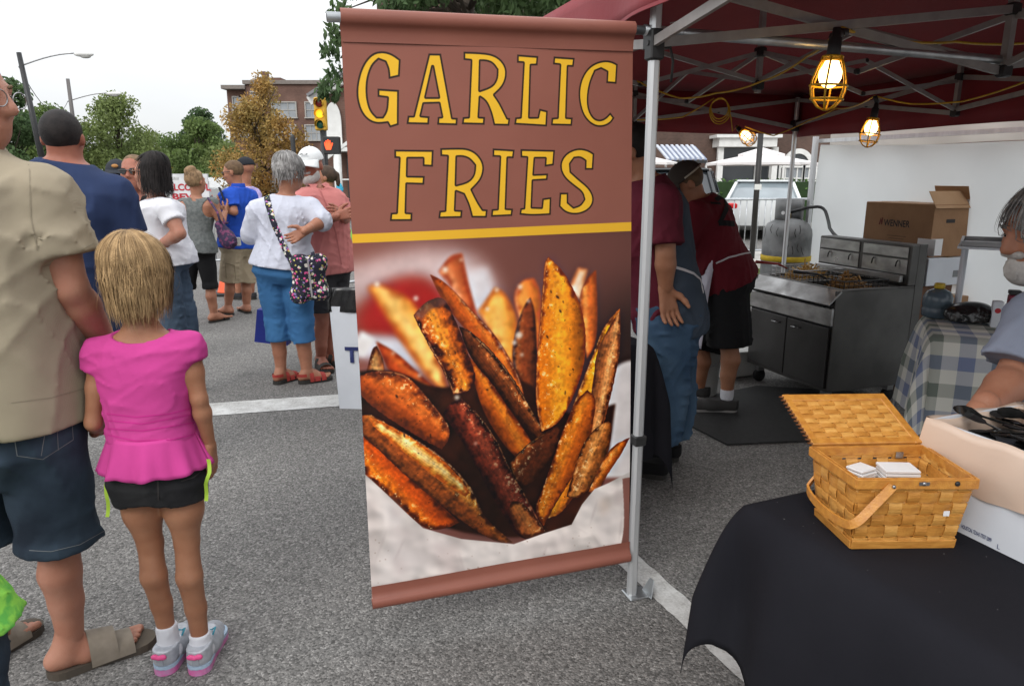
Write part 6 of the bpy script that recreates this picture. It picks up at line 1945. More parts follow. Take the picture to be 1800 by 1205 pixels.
for j in range(3): MB().box(q0+N*.28+UP*(.12-.018*j)-P*.001,(.16-.03*j,.0008,.006),-N,P,UP).build('print_line',mat('faint_ink',(.20,.115,.06),rough=.8),wb)
MB().box(q0+N*.03+UP*.065-P*.001,(.13 if 0 else .14,.001,.11),N,P,UP).build('shipping_label',M_WHITE,wb)
MB().box(q0+P*.055+UP*.065-N*.001,(.10,.001,.11),P,N,UP).build('shipping_label',M_WHITE,wb)
MB().box(q0+P*.15+UP*.235-N*.001,(.075,.001,.024),P,N,UP,0).build('hand_hole',M_INK,wb)
q1 = q0 + UP * -.19 - N * .015 - P * .01
w2 = cardbox(q1,N,P,.46,.37,.185,'white_box','flat white box under the large brown cardboard box',M_WHITECARD)
MB().box(q1+P*.28+UP*.075-N*.001,(.11,.001,.045),P,N,UP).build('printed_mark',mat('grey_print',(.25,.26,.27),rough=.7),w2)
q2 = q1 + N * .02 + P * .0; q2.z = q1.z - .26
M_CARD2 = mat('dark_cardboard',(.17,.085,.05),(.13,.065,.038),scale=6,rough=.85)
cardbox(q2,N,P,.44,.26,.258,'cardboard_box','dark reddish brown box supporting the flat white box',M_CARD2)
q3 = q1 + N * .05; q3.z = .23
cardbox(q3,N,P,.42,.28,q2.z-.231,'cardboard_box','brown carton lower in the stack beside the fryer',M_CARD)
q4 = q3 - N * .02 - P * .01; q4.z = 0
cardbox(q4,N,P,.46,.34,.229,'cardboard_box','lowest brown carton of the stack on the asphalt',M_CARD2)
q5 = aty(1668,582,4.75); q5.z = 0
cardbox(q5-P*.1,N,P,.3,.36,aty(1680,519,4.8).z,'cardboard_box','tall brown box between the stack and the checked table',M_CARD)
gq = gnd(1590,655)
blob_thing('green_bag','dark green bag on the asphalt between fryer and checked table','bag',(gq.x,gq.y+.15,.17),(.12,.10,.17),mat('green_sack',(.02,.045,.018),(.03,.06,.02),scale=14,rough=.6),6)
MB_ = MB().lathe(Vector((gq.x+.03,gq.y+.12,.30)),[(.02,0),(.028,.02),(.02,.09),(.012,.11)],12)
tag(MB_.build('yellow_bottle',MATS['yellow_plastic'],None,True),'yellow bottle standing in the dark green bag','bottle')
# ---------------------------------------------------------------- floor things in the stall
mk = [gnd(1190,738),gnd(1278,783),gnd(1560,770),gnd(1500,690),gnd(1330,680),gnd(1230,700)]
mt = thing('floor_mat','black rubber mat on the asphalt in front of the fryer','mat',mk[1])
MB().add([q+UP*.004 for q in mk]+[q+UP*.014 for q in mk],[(5,4,3,2,1,0),(6,7,8,9,10,11)]+[(i,(i+1) % 6,6+(i+1) % 6,6+i) for i in range(6)]).build('mat_sheet',mat('mat_rubber',(.012,.012,.012),(.02,.02,.02),scale=40,rough=.7,bump=.5,bscale=200),mt)
bk = gnd(1238,704); bk.y += .15
bu = thing('plastic_bucket','white plastic bucket on the ground behind the bending vendor','bucket',bk)
M_PAIL = mat('white_plastic',(.55,.55,.53),(.48,.48,.46),scale=6,rough=.35)
MB().lathe(bk+UP*.014,[(.115,0),(.12,.01),(.138,.30),(.146,.302),(.146,.325),(.150,.327),(.150,.345),(.138,.347),(.132,.3),(.11,.02)],28).build('bucket_body',M_PAIL,bu,True)
MB().tube([bk+Vector((.15*math.cos(a),-.03-.10*math.sin(a),.33-.10*math.sin(a))) for a in np.linspace(0,math.pi,14)],.0035,6).build('handle',M_STEEL,bu,True)
bx = gnd(1285,668);
bo = thing('food_crate','low white plastic crate under the fryer corner','crate',bx)
MB().box(bx+Vector((.05,.2,.10)),(.34,.28,.19),P,N,UP,.012).build('crate_body',M_PAIL,bo)
MB().box(bx+Vector((.05,.2,.197)),(.36,.30,.015),P,N,UP,.005).build('lid',M_PAIL,bo)
# black cloth covered table behind the banner
v0 = gnd(1150,610,TZ)
v0 = aty(1146,606,3.05); v0.z = 0
dk = cloth_mesh(v0,N,-P,.9,.55,aty(1146,606,3.05).z,.52,.012,0,3,.025,.03)
tag(dk.build('tablecloth',M_CLOTH,None,True),'black tablecloth corner hanging between the banner and the vendor in overalls','tablecloth')
dt = thing('side_table','side table hidden under black cloth behind the banner','table',v0)
zz = aty(1146,606,3.05).z
MB().box(v0+N*.45-P*.275+UP*(zz-.02),(.88,.53,.03),N,P).build('table_top',MATS['grey_plastic'],dt)
for a in (.06,.84):
    for c in (.05,.5): MB().cyl(v0+N*a-P*c,v0+N*a-P*c+UP*(zz-.035),.013,8).build('leg',MATS['dark_steel'],dt,True)
# ---------------------------------------------------------------- white sidewall of the neighbouring tent
M_TARP = mat('white_tarp',(.84,.86,.86),(.79,.81,.81),scale=2,rough=.45,bump=.3,bscale=3,spec=.3)
def glow_through(m,k=.45):
    """thin sheet: part of the light passes through"""
    nt = m.node_tree; b = nt.nodes['Principled BSDF']; out = next(n for n in nt.nodes if n.type == 'OUTPUT_MATERIAL')
    t = nt.nodes.new('ShaderNodeBsdfTranslucent'); mx = nt.nodes.new('ShaderNodeMixShader'); mx.inputs[0].default_value = k
    src = b.inputs['Base Color'].links[0].from_socket
    nt.links.new(src,t.inputs[0]); nt.links.new(b.outputs[0],mx.inputs[1]); nt.links.new(t.outputs[0],mx.inputs[2]); nt.links.new(mx.outputs[0],out.inputs[0])
glow_through(M_TARP,.62)
W0 = aty(1434,300,6.3); W0.z = 0
wu = -N
side = thing('sidewall','white tarpaulin sidewall hanging at the back right of the tent','tent wall',W0)
def wall_fn(u,v):
    s = u * 4.0; z0, z1 = .02, 1.735
    top = z1 - .03 * math.sin(math.pi*min(1,s/2.6)) ** 1 - .012 * s
    z = z0 + (top-z0) * v
    w = .035 * math.sin(s*2.2+v*2.0) + .018 * math.sin(s*5.1-v*4+1) + .010 * math.sin(s*11+v*6) * v + .02 * math.sin((s*1.2+v)*6) * (v > 0) * v * (1-v)
    return W0 + wu * s + P * w + UP * z
sw = MB().sheet(wall_fn,90,26).build('wall_sheet',M_TARP,side,True)
MB().bar(W0-P*.03+UP*.0,W0-P*.03+UP*1.80,.035,.035,P).build('corner_post',M_ALU,side)
beam = lambda s, z: W0 + wu * s + P * .12 + UP * z
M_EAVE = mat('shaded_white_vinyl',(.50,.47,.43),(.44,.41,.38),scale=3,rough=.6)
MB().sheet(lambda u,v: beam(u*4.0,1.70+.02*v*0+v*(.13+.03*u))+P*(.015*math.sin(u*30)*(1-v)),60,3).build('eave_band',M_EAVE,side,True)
MB().bar(W0+P*.02+UP*1.765,W0+wu*4.0+P*.02+UP*1.75,.03,.03).build('eave_rail',M_ALU,side)
wb_ = W0 + wu * 2.45 + P * .01 + UP * 1.67
MB().ellip(wb_,(.014,.014,.018),10,6).build('toggle',M_BLK,side,True)
# ---------------------------------------------------------------- buildings
def brick_material(name,c1,c2,cm,sc):
    m = bpy.data.materials.new(name); m.use_nodes = True
    nt = m.node_tree; b = nt.nodes['Principled BSDF']; L = nt.links.new
    co = nt.nodes.new('ShaderNodeTexCoord'); sp = nt.nodes.new('ShaderNodeSeparateXYZ'); L(co.outputs['Object'],sp.inputs[0])
    ad = nt.nodes.new('ShaderNodeMath'); ad.operation = 'ADD'; L(sp.outputs[0],ad.inputs[0]); L(sp.outputs[1],ad.inputs[1])
    cb = nt.nodes.new('ShaderNodeCombineXYZ'); L(ad.outputs[0],cb.inputs[0]); L(sp.outputs[2],cb.inputs[1])
    br = nt.nodes.new('ShaderNodeTexBrick'); br.inputs['Scale'].default_value = sc; br.inputs['Color1'].default_value = (*c1,1); br.inputs['Color2'].default_value = (*c2,1); br.inputs['Mortar'].default_value = (*cm,1)
    br.inputs['Mortar Size'].default_value = .015; L(cb.outputs[0],br.inputs['Vector'])
    n = nt.nodes.new('ShaderNodeTexNoise'); n.inputs['Scale'].default_value = .9; n.inputs['Detail'].default_value = 8; L(co.outputs['Object'],n.inputs['Vector'])
    mr = nt.nodes.new('ShaderNodeMapRange'); mr.inputs[1].default_value = .3; mr.inputs[2].default_value = .7; mr.inputs[3].default_value = .7; mr.inputs[4].default_value = 1.2; L(n.outputs['Fac'],mr.inputs[0])
    hs = nt.nodes.new('ShaderNodeHueSaturation'); L(br.outputs[0],hs.inputs['Color']); L(mr.outputs[0],hs.inputs['Value']); L(hs.outputs[0],b.inputs['Base Color'])
    b.inputs['Roughness'].default_value = .9
    return m
M_BRICK = brick_material('red_brown_brick',(.165,.088,.066),(.135,.070,.052),(.17,.12,.10),3.5)
M_BRICK2 = brick_material('dark_brick',(.105,.062,.048),(.080,.048,.038),(.10,.075,.06),4.5)
M_GLASS = mat('window_glass',(.34,.36,.38),(.22,.24,.26),scale=.7,rough=.08,spec=.8)
M_DGLASS = mat('dark_glass',(.03,.035,.04),(.05,.055,.06),scale=.7,rough=.08,spec=.6)
M_TRIM = mat('white_trim',(.74,.74,.72),(.66,.66,.64),scale=5,rough=.6)
M_ROOFG = mat('grey_shingle',(.25,.25,.26),(.18,.18,.19),scale=8,rough=.8)
def window(root,c,x,n,w,h,muntins=(1,1),trim=mat('aged_trim',(.42,.40,.37),rough=.7),glass=M_GLASS):
    c = Vector(c); f = MB()
    t = .09
    f.box(c+UP*(h/2+t/2)+n*.05,(w+2*t,.14,t),x,n).box(c-UP*(h/2+t/2)+n*.07,(w+2*t+.1,.2,t),x,n)
    for s in (-1,1): f.box(c+x*s*(w/2+t/2)+n*.05,(t,.14,h),x,n)
    for i in range(1,muntins[0]+1): f.box(c+x*(-w/2+w*i/(muntins[0]+1))+n*.035,(.05,.05,h),x,n)
    for i in range(1,muntins[1]+1): f.box(c+UP*(-h/2+h*i/(muntins[1]+1))+n*.04,(w,.05,.05),x,n)
    fo = f.build('window',trim,root)
    MB().box(c+n*.012,(w,.02,h),x,n).build('pane',glass,fo)
# brick apartment block far behind the orange tree
Yb = 62
bl = thing('apartment_building','brown brick apartment block with stepped parapet and chimney behind the orange tree','building',(at_far(500,Yb),Yb,0))
def far_box(px0,px1,top_py,Y,depth,name,m,parent,z0=0):
    x0, x1 = at_far(px0,Y), at_far(px1,Y); z1 = aty((px0+px1)/2,top_py,Y).z
    MB().box(((x0+x1)/2,Y+depth/2,(z0+z1)/2),(x1-x0,depth,z1-z0)).build(name,m,parent); return x0, x1, z1
x0, x1, z1 = far_box(411,445,157,Yb+.6,14,'wall',M_BRICK,bl)
MB().box(((x0+x1)/2,Yb+7,z1+.12),(x1-x0+.3,14.4,.3)).build('cornice',mat('stone_cornice',(.22,.19,.17),rough=.8),bl)
x0, x1, z1 = far_box(443.5,640,147,Yb,16,'wall',M_BRICK,bl)
MB().box(((x0+x1)/2,Yb+8,z1+.12),(x1-x0+.3,16.4,.3)).build('cornice',MATS['stone_cornice'],bl)
far_box(464,505,136,Yb+2,6,'stair_tower',M_BRICK,bl,8)
far_box(473,479.5,125,Yb+3,1,'chimney',M_BRICK,bl,9); far_box(535,541.5,141,Yb+3,1,'chimney',M_BRICK,bl,9)
far_box(424.6,426.4,149,Yb+1.2,.3,'vent_pipe',M_BLK,bl,8)
nY = Vector((0,-1,0)); xX = Vector((1,0,0))
for px in (417.5,430):
    for py in (184,205,227): c = aty(px,py,Yb+.6); window(bl,c,xX,nY,.6,1.2,(0,1))
for px, w in ((500,1.9),(552,1.3),(450,.7)):
    for py in ((193,233) if px != 450 else (175,230)): c = aty(px,py,Yb); window(bl,c,xX,nY,w,1.15,(2 if w > 1 else 0,1))
# brick shop with white gable trim at the right of the traffic light
Ys = 25
M_SIDING = mat('white_siding',(.62,.62,.61),(.55,.55,.54),scale=6,rough=.7)
sp_ = thing('shop_building','brick corner shop with white gable trim and arched window beside the banner','building',(at_far(650,Ys),Ys,0))
xL, xR = at_far(573,Ys), at_far(760,Ys); zt = aty(573,172,Ys).z
pk = aty(700,84,Ys)
MB().prism([(xL,0),(xR,0),(xR,zt),(pk.x,pk.z),(xL,zt)],(0,Ys+.02,0),xX,UP,-6.0).build('wall',M_BRICK,sp_)
for s, xe in ((-1,xL-.35),(1,xR+.35)):
    a = Vector((xe,Ys-.2,zt-.12)); b_ = Vector((pk.x,Ys-.2,pk.z+.12))
    d = (b_-a).normalized()
    MB().bar(a,b_,.28,.20,Vector((0,-1,0))).build('gable_trim',M_TRIM,sp_)
    MB().box((a+b_)/2+UP*.16+Vector((0,3.1,0)),((b_-a).length,6.8,.08),d,Vector((0,1,0)),Vector((-d.z*1,0,d.x)) if d.x > 0 else Vector((d.z,0,-d.x))).build('roof',M_ROOFG,sp_)
# arched white louvre and porch
ac = aty(588,225,Ys)
ap = [(.26*math.cos(a),.70+.62*math.sin(a)) for a in np.linspace(0,math.pi,12)] + [(-.26,-.2),(.26,-.2)]
MB().prism(ap[::-1],ac-UP*.5-Vector((0,.06,0)),xX,UP,.07).build('arched_window',M_TRIM,sp_)
MB().prism([(a*.55,b_*.7+.05) for a,b_ in ap][::-1],ac-UP*.5-Vector((0,.08,0)),xX,UP,.03).build('louvre',M_SIDING,sp_)
pc = aty(594,300,Ys-1.2)
MB().box((pc.x+.35,Ys-.6,aty(590,262,Ys-1).z+.0),(1.5,1.2,.13)).build('porch_roof',M_TRIM,sp_)
MB().bar(Vector((pc.x-.42,Ys-1.15,aty(590,272,Ys-1).z-.15)),Vector((pc.x+.6,Ys-1.15,aty(590,258,Ys-1).z+.3)),.1,.14,nY).build('porch_trim',M_TRIM,sp_)
MB().cyl((pc.x-.02,Ys-1.1,0),(pc.x-.02,Ys-1.1,aty(590,266,Ys-1).z),.13,16).build('column',M_TRIM,sp_,True)
MB().box((pc.x+.3,Ys-.02,1.1),(.5,.1,2.1)).build('door',M_DGLASS,sp_)
MB().tube([(pc.x-.35,Ys-1.1,1.35),(pc.x+.8,Ys-1.1,1.35)],.025,8).build('railing',M_TRIM,sp_,True)
q = aty(593,332,14.5)
bgc = blob_thing('blue_bag','small bright blue bag hanging near the shop porch','bag',(q.x+.05,14.5,q.z),(.06,.05,.13),mat('cyan_cloth',(.05,.42,.62),rough=.7),5,flat=False)
# dark brick restaurant on the right seen below the tent
Yr = 31
rs = thing('restaurant_building','dark brick restaurant with white portico and arched window beyond the hedge','building',(at_far(1300,Yr),Yr,0))
MB().box((at_far(1300,Yr)+2,Yr+4,4.5),(34,8,9)).build('wall',M_BRICK2,rs)
def rq(px,py,Y=Yr): return aty(px,py,Y)
a, c = rq(1252,262), rq(1352,242)
MB().box(((a.x+c.x)/2,Yr-.5,(rq(1300,243).z+rq(1300,259).z)/2),(c.x-a.x,1.0,abs(rq(1300,243).z-rq(1300,259).z))).build('entablature',M_TRIM,rs)
MB().box(((a.x+c.x)/2,Yr-.55,rq(1300,241).z),(c.x-a.x+.3,1.15,.12)).build('cornice',M_TRIM,rs)
for px in (1256,1349):
    k = rq(px,300); MB().box((k.x,Yr-.7,rq(px,259).z/2),(.22,.22,rq(px,259).z-.02)).build('column',M_TRIM,rs)
MB().box(((a.x+c.x)/2,Yr-.02,rq(1300,259).z/2),(c.x-a.x-.4,.1,rq(1300,259).z-.05)).build('doorway',M_DGLASS,rs)
for px, w in ((1342,.7),(1362,.45)):
    k = rq(px,306); window(rs,(k.x,Yr-.1,1.35),xX,nY,w,1.3,(0,0),M_TRIM,M_DGLASS)
k = rq(1400,300); kz = rq(1400,292).z
outer = [(.66*math.cos(t),.72*math.sin(t)) for t in np.linspace(0,math.pi,16)]; inner = [(.48*math.cos(t),.52*math.sin(t)) for t in np.linspace(math.pi,0,16)]
MB().prism((outer+inner)[::-1],Vector((k.x,Yr-.02,kz)),xX,UP,.1).build('arch_trim',M_TRIM,rs)
MB().prism(([(p[0],p[1]) for p in inner])[::1],Vector((k.x,Yr-.015,kz)),xX,UP,.02).build('arch_pane',M_DGLASS,rs)
for i in (-1,0,1): window(rs,(k.x+i*.5,Yr-.05,1.15),xX,nY,.42,1.3,(1,2),M_TRIM,M_GLASS)
k = rq(1340,228,Yr-.2); MB().box((k.x,Yr-.1,k.z),(.4,.15,.35)).build('wall_sign',M_TRIM,rs)
# striped metal awning
M_AWN = mat('pale_corrugated_metal',(.55,.58,.64),(.46,.49,.56),scale=6,rough=.45,metal=.2)
M_AWND = mat('blue_corrugated_metal',(.20,.23,.32),(.16,.19,.27),scale=6,rough=.5)
Ya = 26
aw = thing('metal_awning','corrugated pale blue metal awning left of the white portico','awning',(at_far(1195,Ya),Ya,0))
A0, A1, A2_, A3 = aty(1152,256,Ya+.9), aty(1222,256,Ya+.9), aty(1243,279,Ya), aty(1172,280,Ya)
for i in range(16):
    s0_, s1_ = i / 16, (i+1) / 16
    t = .05 if i % 2 == 0 else .0
    vs = [A0.lerp(A1,s0_)+UP*t,A0.lerp(A1,s1_)+UP*t,A3.lerp(A2_,s1_)+UP*t,A3.lerp(A2_,s0_)+UP*t]
    vs2 = [q-UP*.06 for q in vs]
    MB().add(vs+vs2,[(0,1,2,3),(7,6,5,4),(0,4,5,1),(1,5,6,2),(2,6,7,3),(3,7,4,0)]).build('awning_strip',M_AWN if i % 2 == 0 else M_AWND,aw)
MB().bar(A3-UP*.09,A2_-UP*.09,.06,.10).build('awning_edge',M_BLK,aw)
for q in (A3,A2_): MB().cyl((q.x,q.y+.1,0),(q.x,q.y+.1,q.z-.05),.04,8).build('post',M_TRIM,aw,True)
# market umbrellas
M_UMB = mat('white_umbrella',(.80,.76,.75),(.74,.70,.69),scale=2,rough=.7)
def umbrella(px0,px1,py_e,py_t,Y,label,tier=True):
    c = aty((px0+px1)/2,py_e,Y); rad = (at_far(px1,Y)-at_far(px0,Y)) / 2; zt = aty(px0,py_t,Y).z
    root = thing('market_umbrella',label,'umbrella',(c.x,Y,0),0,'white market umbrellas')
    MB().cyl((c.x,Y,0),(c.x,Y,zt),.035,10).build('pole',M_TRIM,root,True)
    def cone(r0,z0,z1,n=8,r1=.05):
        mb = MB()
        for i in range(n):
            a, b_ = 2 * math.pi * (i+.5) / n, 2 * math.pi * (i+1.5) / n
            p = [Vector((c.x+r0*math.cos(t),Y+r0*math.sin(t),z0)) for t in (a,b_)]; m_ = (p[0]+p[1]) / 2 - (p[0]+p[1]-Vector((c.x,Y,z0))*2) * .04
            t_ = [Vector((c.x+r1*math.cos(t),Y+r1*math.sin(t),z1)) for t in (a,b_)]
            mb.add([p[0],m_,p[1],t_[1],t_[0],p[0]-UP*.09,m_-UP*.07,p[1]-UP*.09],[(0,1,3,4),(1,2,3),(5,6,1,0),(6,7,2,1)])
        return mb
    cone(rad,c.z+.06,c.z+(zt-c.z)*(.60 if tier else 1),r1=rad*.24 if tier else .05).build('canopy',M_UMB,root)
    if tier: cone(rad*.42,c.z+(zt-c.z)*.62,zt).build('canopy_top',M_UMB,root)
    for i in range(8):
        t = 2 * math.pi * (i+.5) / 8
        MB().tube([(c.x+rad*math.cos(t),Y+rad*math.sin(t),c.z+.05),(c.x+.08*math.cos(t),Y+.08*math.sin(t),c.z+(zt-c.z)*.5)],.012,5).build('rib',M_TRIM,root)
umbrella(1244,1430,289,259,25,'large two tier white market umbrella in front of the portico')
umbrella(1108,1190,288,276,25.5,'small white umbrella below the corrugated awning',False)
# hedge
hd = thing('hedge','clipped green hedge along the far pavement behind the cars','hedge',(at_far(1350,22.4),22.4,0))
hz = aty(1350,313,22.4).z
hx0, hx1 = at_far(1090,22.4), at_far(1560,22.4)
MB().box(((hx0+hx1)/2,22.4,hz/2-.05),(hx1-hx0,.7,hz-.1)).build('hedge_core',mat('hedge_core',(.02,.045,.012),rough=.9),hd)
cs = [((hx0+(hx1-hx0)*i/59),22.4,hz*f) for i in range(60) for f in (.35,.72)]
V, F = leaf_cloud(cs,[(.22,.42,.40)]*len(cs),12000,.09,21,0,.6)
stuff(link('foliage',mesh_of('foliage',V,F),leaf_mat('hedge_leaf',(.09,.19,.03),(.065,.14,.025)),hd))
# ---------------------------------------------------------------- cars
M_TYRE = mat('tyre_rubber',(.015,.015,.015),rough=.8)
M_CARGLASS = mat('car_glass',(.22,.26,.28),(.16,.19,.21),scale=1.5,rough=.06,spec=.8)
M_CARDARK = mat('tinted_glass',(.02,.025,.03),(.04,.045,.05),scale=1.5,rough=.06,spec=.8)
M_TAIL = mat('red_lamp',(.55,.01,.012),rough=.2,spec=.7)
def car(x,y,rz,label,paint,glass,prof,roof,L_,W_,H_,group=None,name='parked_car'):
    """prof: side outline of the body (x, z), roof: cabin outline (x, z) from rear to front"""
    root = thing(name,label,'car',(x,y,0),rz,group)
    def shell(outline,w0,w1,zsplit,m,nm,inset=.0,par=root):
        n = len(outline); mb = MB(); secs = [(-1,.90),(-.93,.97),(-.8,1),(.8,1),(.93,.97),(1,.90)]
        vs = []
        for yy, k in secs:
            for (a,z) in outline:
                f = w0 + (w1-w0) * min(1,max(0,(z-zsplit[0])/(zsplit[1]-zsplit[0])))
                vs.append((a*(1 if abs(yy) < .85 else .985),yy*W_/2*f,z-(0 if abs(yy) < .85 else (.02 if z > .5 else 0))))
        fs = []
        for s in range(len(secs)-1):
            for i in range(n):
                j = (i+1) % n; fs.append((s*n+i,s*n+j,(s+1)*n+j,(s+1)*n+i))
        fs += [tuple(range(n)),tuple(range((len(secs)-1)*n+n-1,(len(secs)-1)*n-1,-1))]
        mb.add(vs,fs); return mb.build(nm,m,par,True,local=True,angle=35)
    shell(prof,1,.98,(0,.9),paint,'body')
    gl = [(a,z) for a,z in roof]
    shell(gl,.93,.74,(roof[0][1],H_),glass,'windows')
    zt = H_
    top = [q for q in roof if q[1] > H_-.12]
    a0, a1 = min(q[0] for q in top), max(q[0] for q in top)
    MB().box(((a0+a1)/2,0,H_-.01),(a1-a0+.1,W_*.74,.05),bev=.02).build('roof',paint,root,local=True)
    for s in (-1,1):
        for (p,q) in ((roof[0],top[0]),(roof[-1],top[-1])):
            MB().bar(Vector((p[0],s*W_*.46,p[1])),Vector((q[0],s*W_*.37,q[1])),.07,.05).build('pillar',paint,root,local=True)
        mid = (a0+a1) / 2; MB().bar(Vector((mid,s*W_*.467,roof[0][1])),Vector((mid,s*W_*.375,H_-.03)),.07,.03).build('pillar',paint,root,local=True)
        for a in (-L_*.31,L_*.31):
            t = MB().tube([(a,s*(W_/2-.2),.32),(a,s*(W_/2+.005),.32)],.32,22).build('wheel',M_TYRE,root,True,local=True,angle=40)
            MB().tube([(a,s*(W_/2+.0),.32),(a,s*(W_/2+.012),.32)],[.2,.17],18).build('rim',M_STEEL,t,True,local=True)
        zl = roof[0][1] - .14
        MB().box((-L_/2+.06,s*W_*.39,zl),(.16,.26,.14),bev=.03).build('tail_light',M_TAIL,root,local=True)
        MB().box((L_/2-.1,s*W_*.37,.66),(.2,.3,.13),bev=.03).build('headlight',M_CARGLASS,root,local=True)
    return root
M_WCAR = mat('white_car_paint',(.66,.68,.68),(.62,.64,.64),scale=1,rough=.2,coat=.6)
M_GCAR = mat('dark_car_paint',(.03,.033,.038),(.025,.028,.03),scale=1,rough=.2,coat=.6)
M_SCAR = mat('silver_car_paint',(.42,.44,.45),(.38,.40,.41),scale=1,rough=.25,metal=.5,coat=.5)
SED = [(-2.25,.35),(-2.3,.6),(-2.25,.92),(-1.5,.98),(1.0,.95),(2.0,.82),(2.28,.6),(2.25,.3),(1.9,.22),(-1.9,.22)]
SEDR = [(-1.75,.95),(-1.05,1.33),(-.6,1.40),(.2,1.40),(.62,1.30),(1.25,.94)]
SUV = [(-2.2,.4),(-2.25,.7),(-2.2,1.1),(-1.6,1.14),(1.0,1.08),(1.95,.98),(2.2,.7),(2.2,.35),(1.9,.28),(-1.9,.28)]
SUVR = [(-2.1,1.10),(-1.8,1.55),(-1.3,1.66),(.2,1.66),(.6,1.56),(1.15,1.06)]
cw = aty(1352,318,15.8)
car(6.48,18.85,R(71),'white sedan parked behind the crowd barrier with its rear towards us',M_WCAR,M_CARGLASS,SED,[(a,z-.02) for a,z in SEDR],4.55,1.75,1.36,'cars parked beyond the barrier')
cs_ = aty(1228,302,17.4)
car(4.15,17.9,R(73),'dark sport utility car with red tail light left of the white sedan',M_GCAR,M_CARDARK,SUV,SUVR,4.4,1.8,1.62,'cars parked beyond the barrier')
for px, Y, lb in ((382,34,'silver car far down the street behind the man in the blue polo shirt'),(470,33,'silver car partly hidden behind the grey haired woman')):
    q = aty(px,320,Y); car(q.x,Y,R(8),lb,M_SCAR,M_CARGLASS,SED,SEDR,4.5,1.75,1.38,'cars on the far street')
# ---------------------------------------------------------------- crowd barriers
def barrier(a,b_,label):
    a, b_ = Vector(a), Vector(b_); d = (b_-a).normalized(); n = Vector((-d.y,d.x,0)); L_ = (b_-a).length
    root = thing('crowd_barrier',label,'barrier',(a+b_)/2,0,'steel crowd barriers')
    zt, zb = 1.08, .20
    MB().tube([a+UP*.12,a+UP*(zt-.08),a+d*.08+UP*zt,b_-d*.08+UP*zt,b_+UP*(zt-.08),b_+UP*.12],.02,8).build('frame',M_GALV,root,True)
    MB().cyl(a+UP*zb,b_+UP*zb,.018,8).build('bottom_rail',M_GALV,root,True)
    k = int(L_/.115)
    for i in range(1,k): MB().cyl(a+d*(L_*i/k)+UP*zb,a+d*(L_*i/k)+UP*zt,.0085,6).build('bar',M_GALV,root,True)
    for t in (.12,.88):
        f = a.lerp(b_,t)
        MB().tube([f+n*.3+UP*.01,f+n*.26+UP*.03,f+UP*.14,f-n*.26+UP*.03,f-n*.3+UP*.01],.016,6).build('foot',M_GALV,root,True)
ba, bb_ = aty(1230,430,12.4), aty(1425,430,12.9); ba.z = bb_.z = 0
bdir = (bb_-ba).normalized()
barrier(ba,bb_,'crowd barrier in front of the white sedan')
barrier(bb_+bdir*.06,bb_+bdir*2.3,'crowd barrier running behind the propane tank towards the sidewall')
barrier(ba-bdir*2.3,ba-bdir*.06,'crowd barrier mostly hidden behind the two vendors')
q0_, q1_ = aty(585,480,8.6), aty(700,470,9.4); q0_.z = q1_.z = 0
barrier(q0_,q1_,'crowd barrier beside the man in the pink shirt')
q2_, q3_ = aty(335,480,11.0), aty(445,480,11.3); q2_.z = q3_.z = 0
barrier(q2_,q3_,'crowd barrier behind the woman in the grey tank top')
# black pole on the verge
q = aty(1322,445,12.1);
pl = thing('lamp_post','thin black post standing on the grass verge','post',(q.x,q.y,0))
MB().tube([(q.x,q.y,0),(q.x-.005,q.y,aty(1321,225,12.1).z)],.045,10).build('post',mat('dark_painted_steel',(.02,.018,.017),rough=.5),pl,True)
MB().box((q.x,q.y-.04,aty(1321,328,12.1).z),(.11,.02,.09)).build('sticker',M_TRIM,pl)
# ---------------------------------------------------------------- traffic signals and street lamps
M_SIG = mat('signal_yellow',(.62,.36,.03),(.52,.30,.025),scale=12,rough=.5)
def lens(c,n,r_,m,root,hood=True):
    MB().lathe(c,[(r_,0),(r_*.96,.02),(r_*.6,.04),(.01,.05)],18,n).build('lens',m,root,True)
    if hood:
        mb = MB(); _, r, u = frame_of(n)
        mb.sheet(lambda a,v: Vector(c)+(r*math.cos(math.pi*(a*1.3-.15))+u*math.sin(math.pi*(a*1.3-.15)))*r_*1.1+n*(v*r_*1.6),14,1)
        mb.build('visor',M_SIG,root,True)
M_RED_OFF = mat('red_lens_off',(.16,.012,.012),rough=.2); M_AMB = mat('amber_lit',(1,.6,.05),emit=(1,.55,.02),estr=1.3); M_GRN_OFF = mat('green_lens_off',(.012,.10,.06),rough=.2)
M_GRN_ON = mat('green_lit',(.1,1,.5),emit=(.12,1,.55),estr=1.4); M_AMB_OFF = mat('amber_lens_off',(.22,.10,.01),rough=.2)
def signal(px,py0,py1,Y,label,lit,vis=True):
    a, b_ = aty(px,py0,Y), aty(px,py1,Y); h = a.z - b_.z
    c = (a+b_) / 2
    root = thing('traffic_light',label,'traffic light',(c.x,c.y,b_.z),0,'traffic lights')
    w = h * .36
    MB().box(c+Vector((0,h*.12,0)),(w,h*.22,h),bev=.03).build('housing',M_SIG,root)
    off = (M_RED_OFF,M_AMB_OFF,M_GRN_OFF); on = (M_RED_OFF,M_AMB,M_GRN_ON)
    for i in range(3):
        lens(c+Vector((0,0,h*(.32-.32*i))),nY,h*.125,on[i] if lit == i else off[i],root,vis)
    return root, c, h
tl, tc, th_ = signal(562,170,229,19.5,'near yellow traffic light with its amber lens lit',1)
M_POLE = mat('black_painted_pole',(.018,.019,.02),(.03,.03,.032),scale=20,rough=.45)
pm = thing('signal_pole','black pole carrying the near traffic light and the red hand signal','pole',(tc.x+.03,tc.y+.1,0))
MB().cyl((tc.x+.04,tc.y+.1,0),(tc.x+.04,tc.y+.1,tc.z-th_/2+.02),.085,12).build('pole',M_POLE,pm,True)
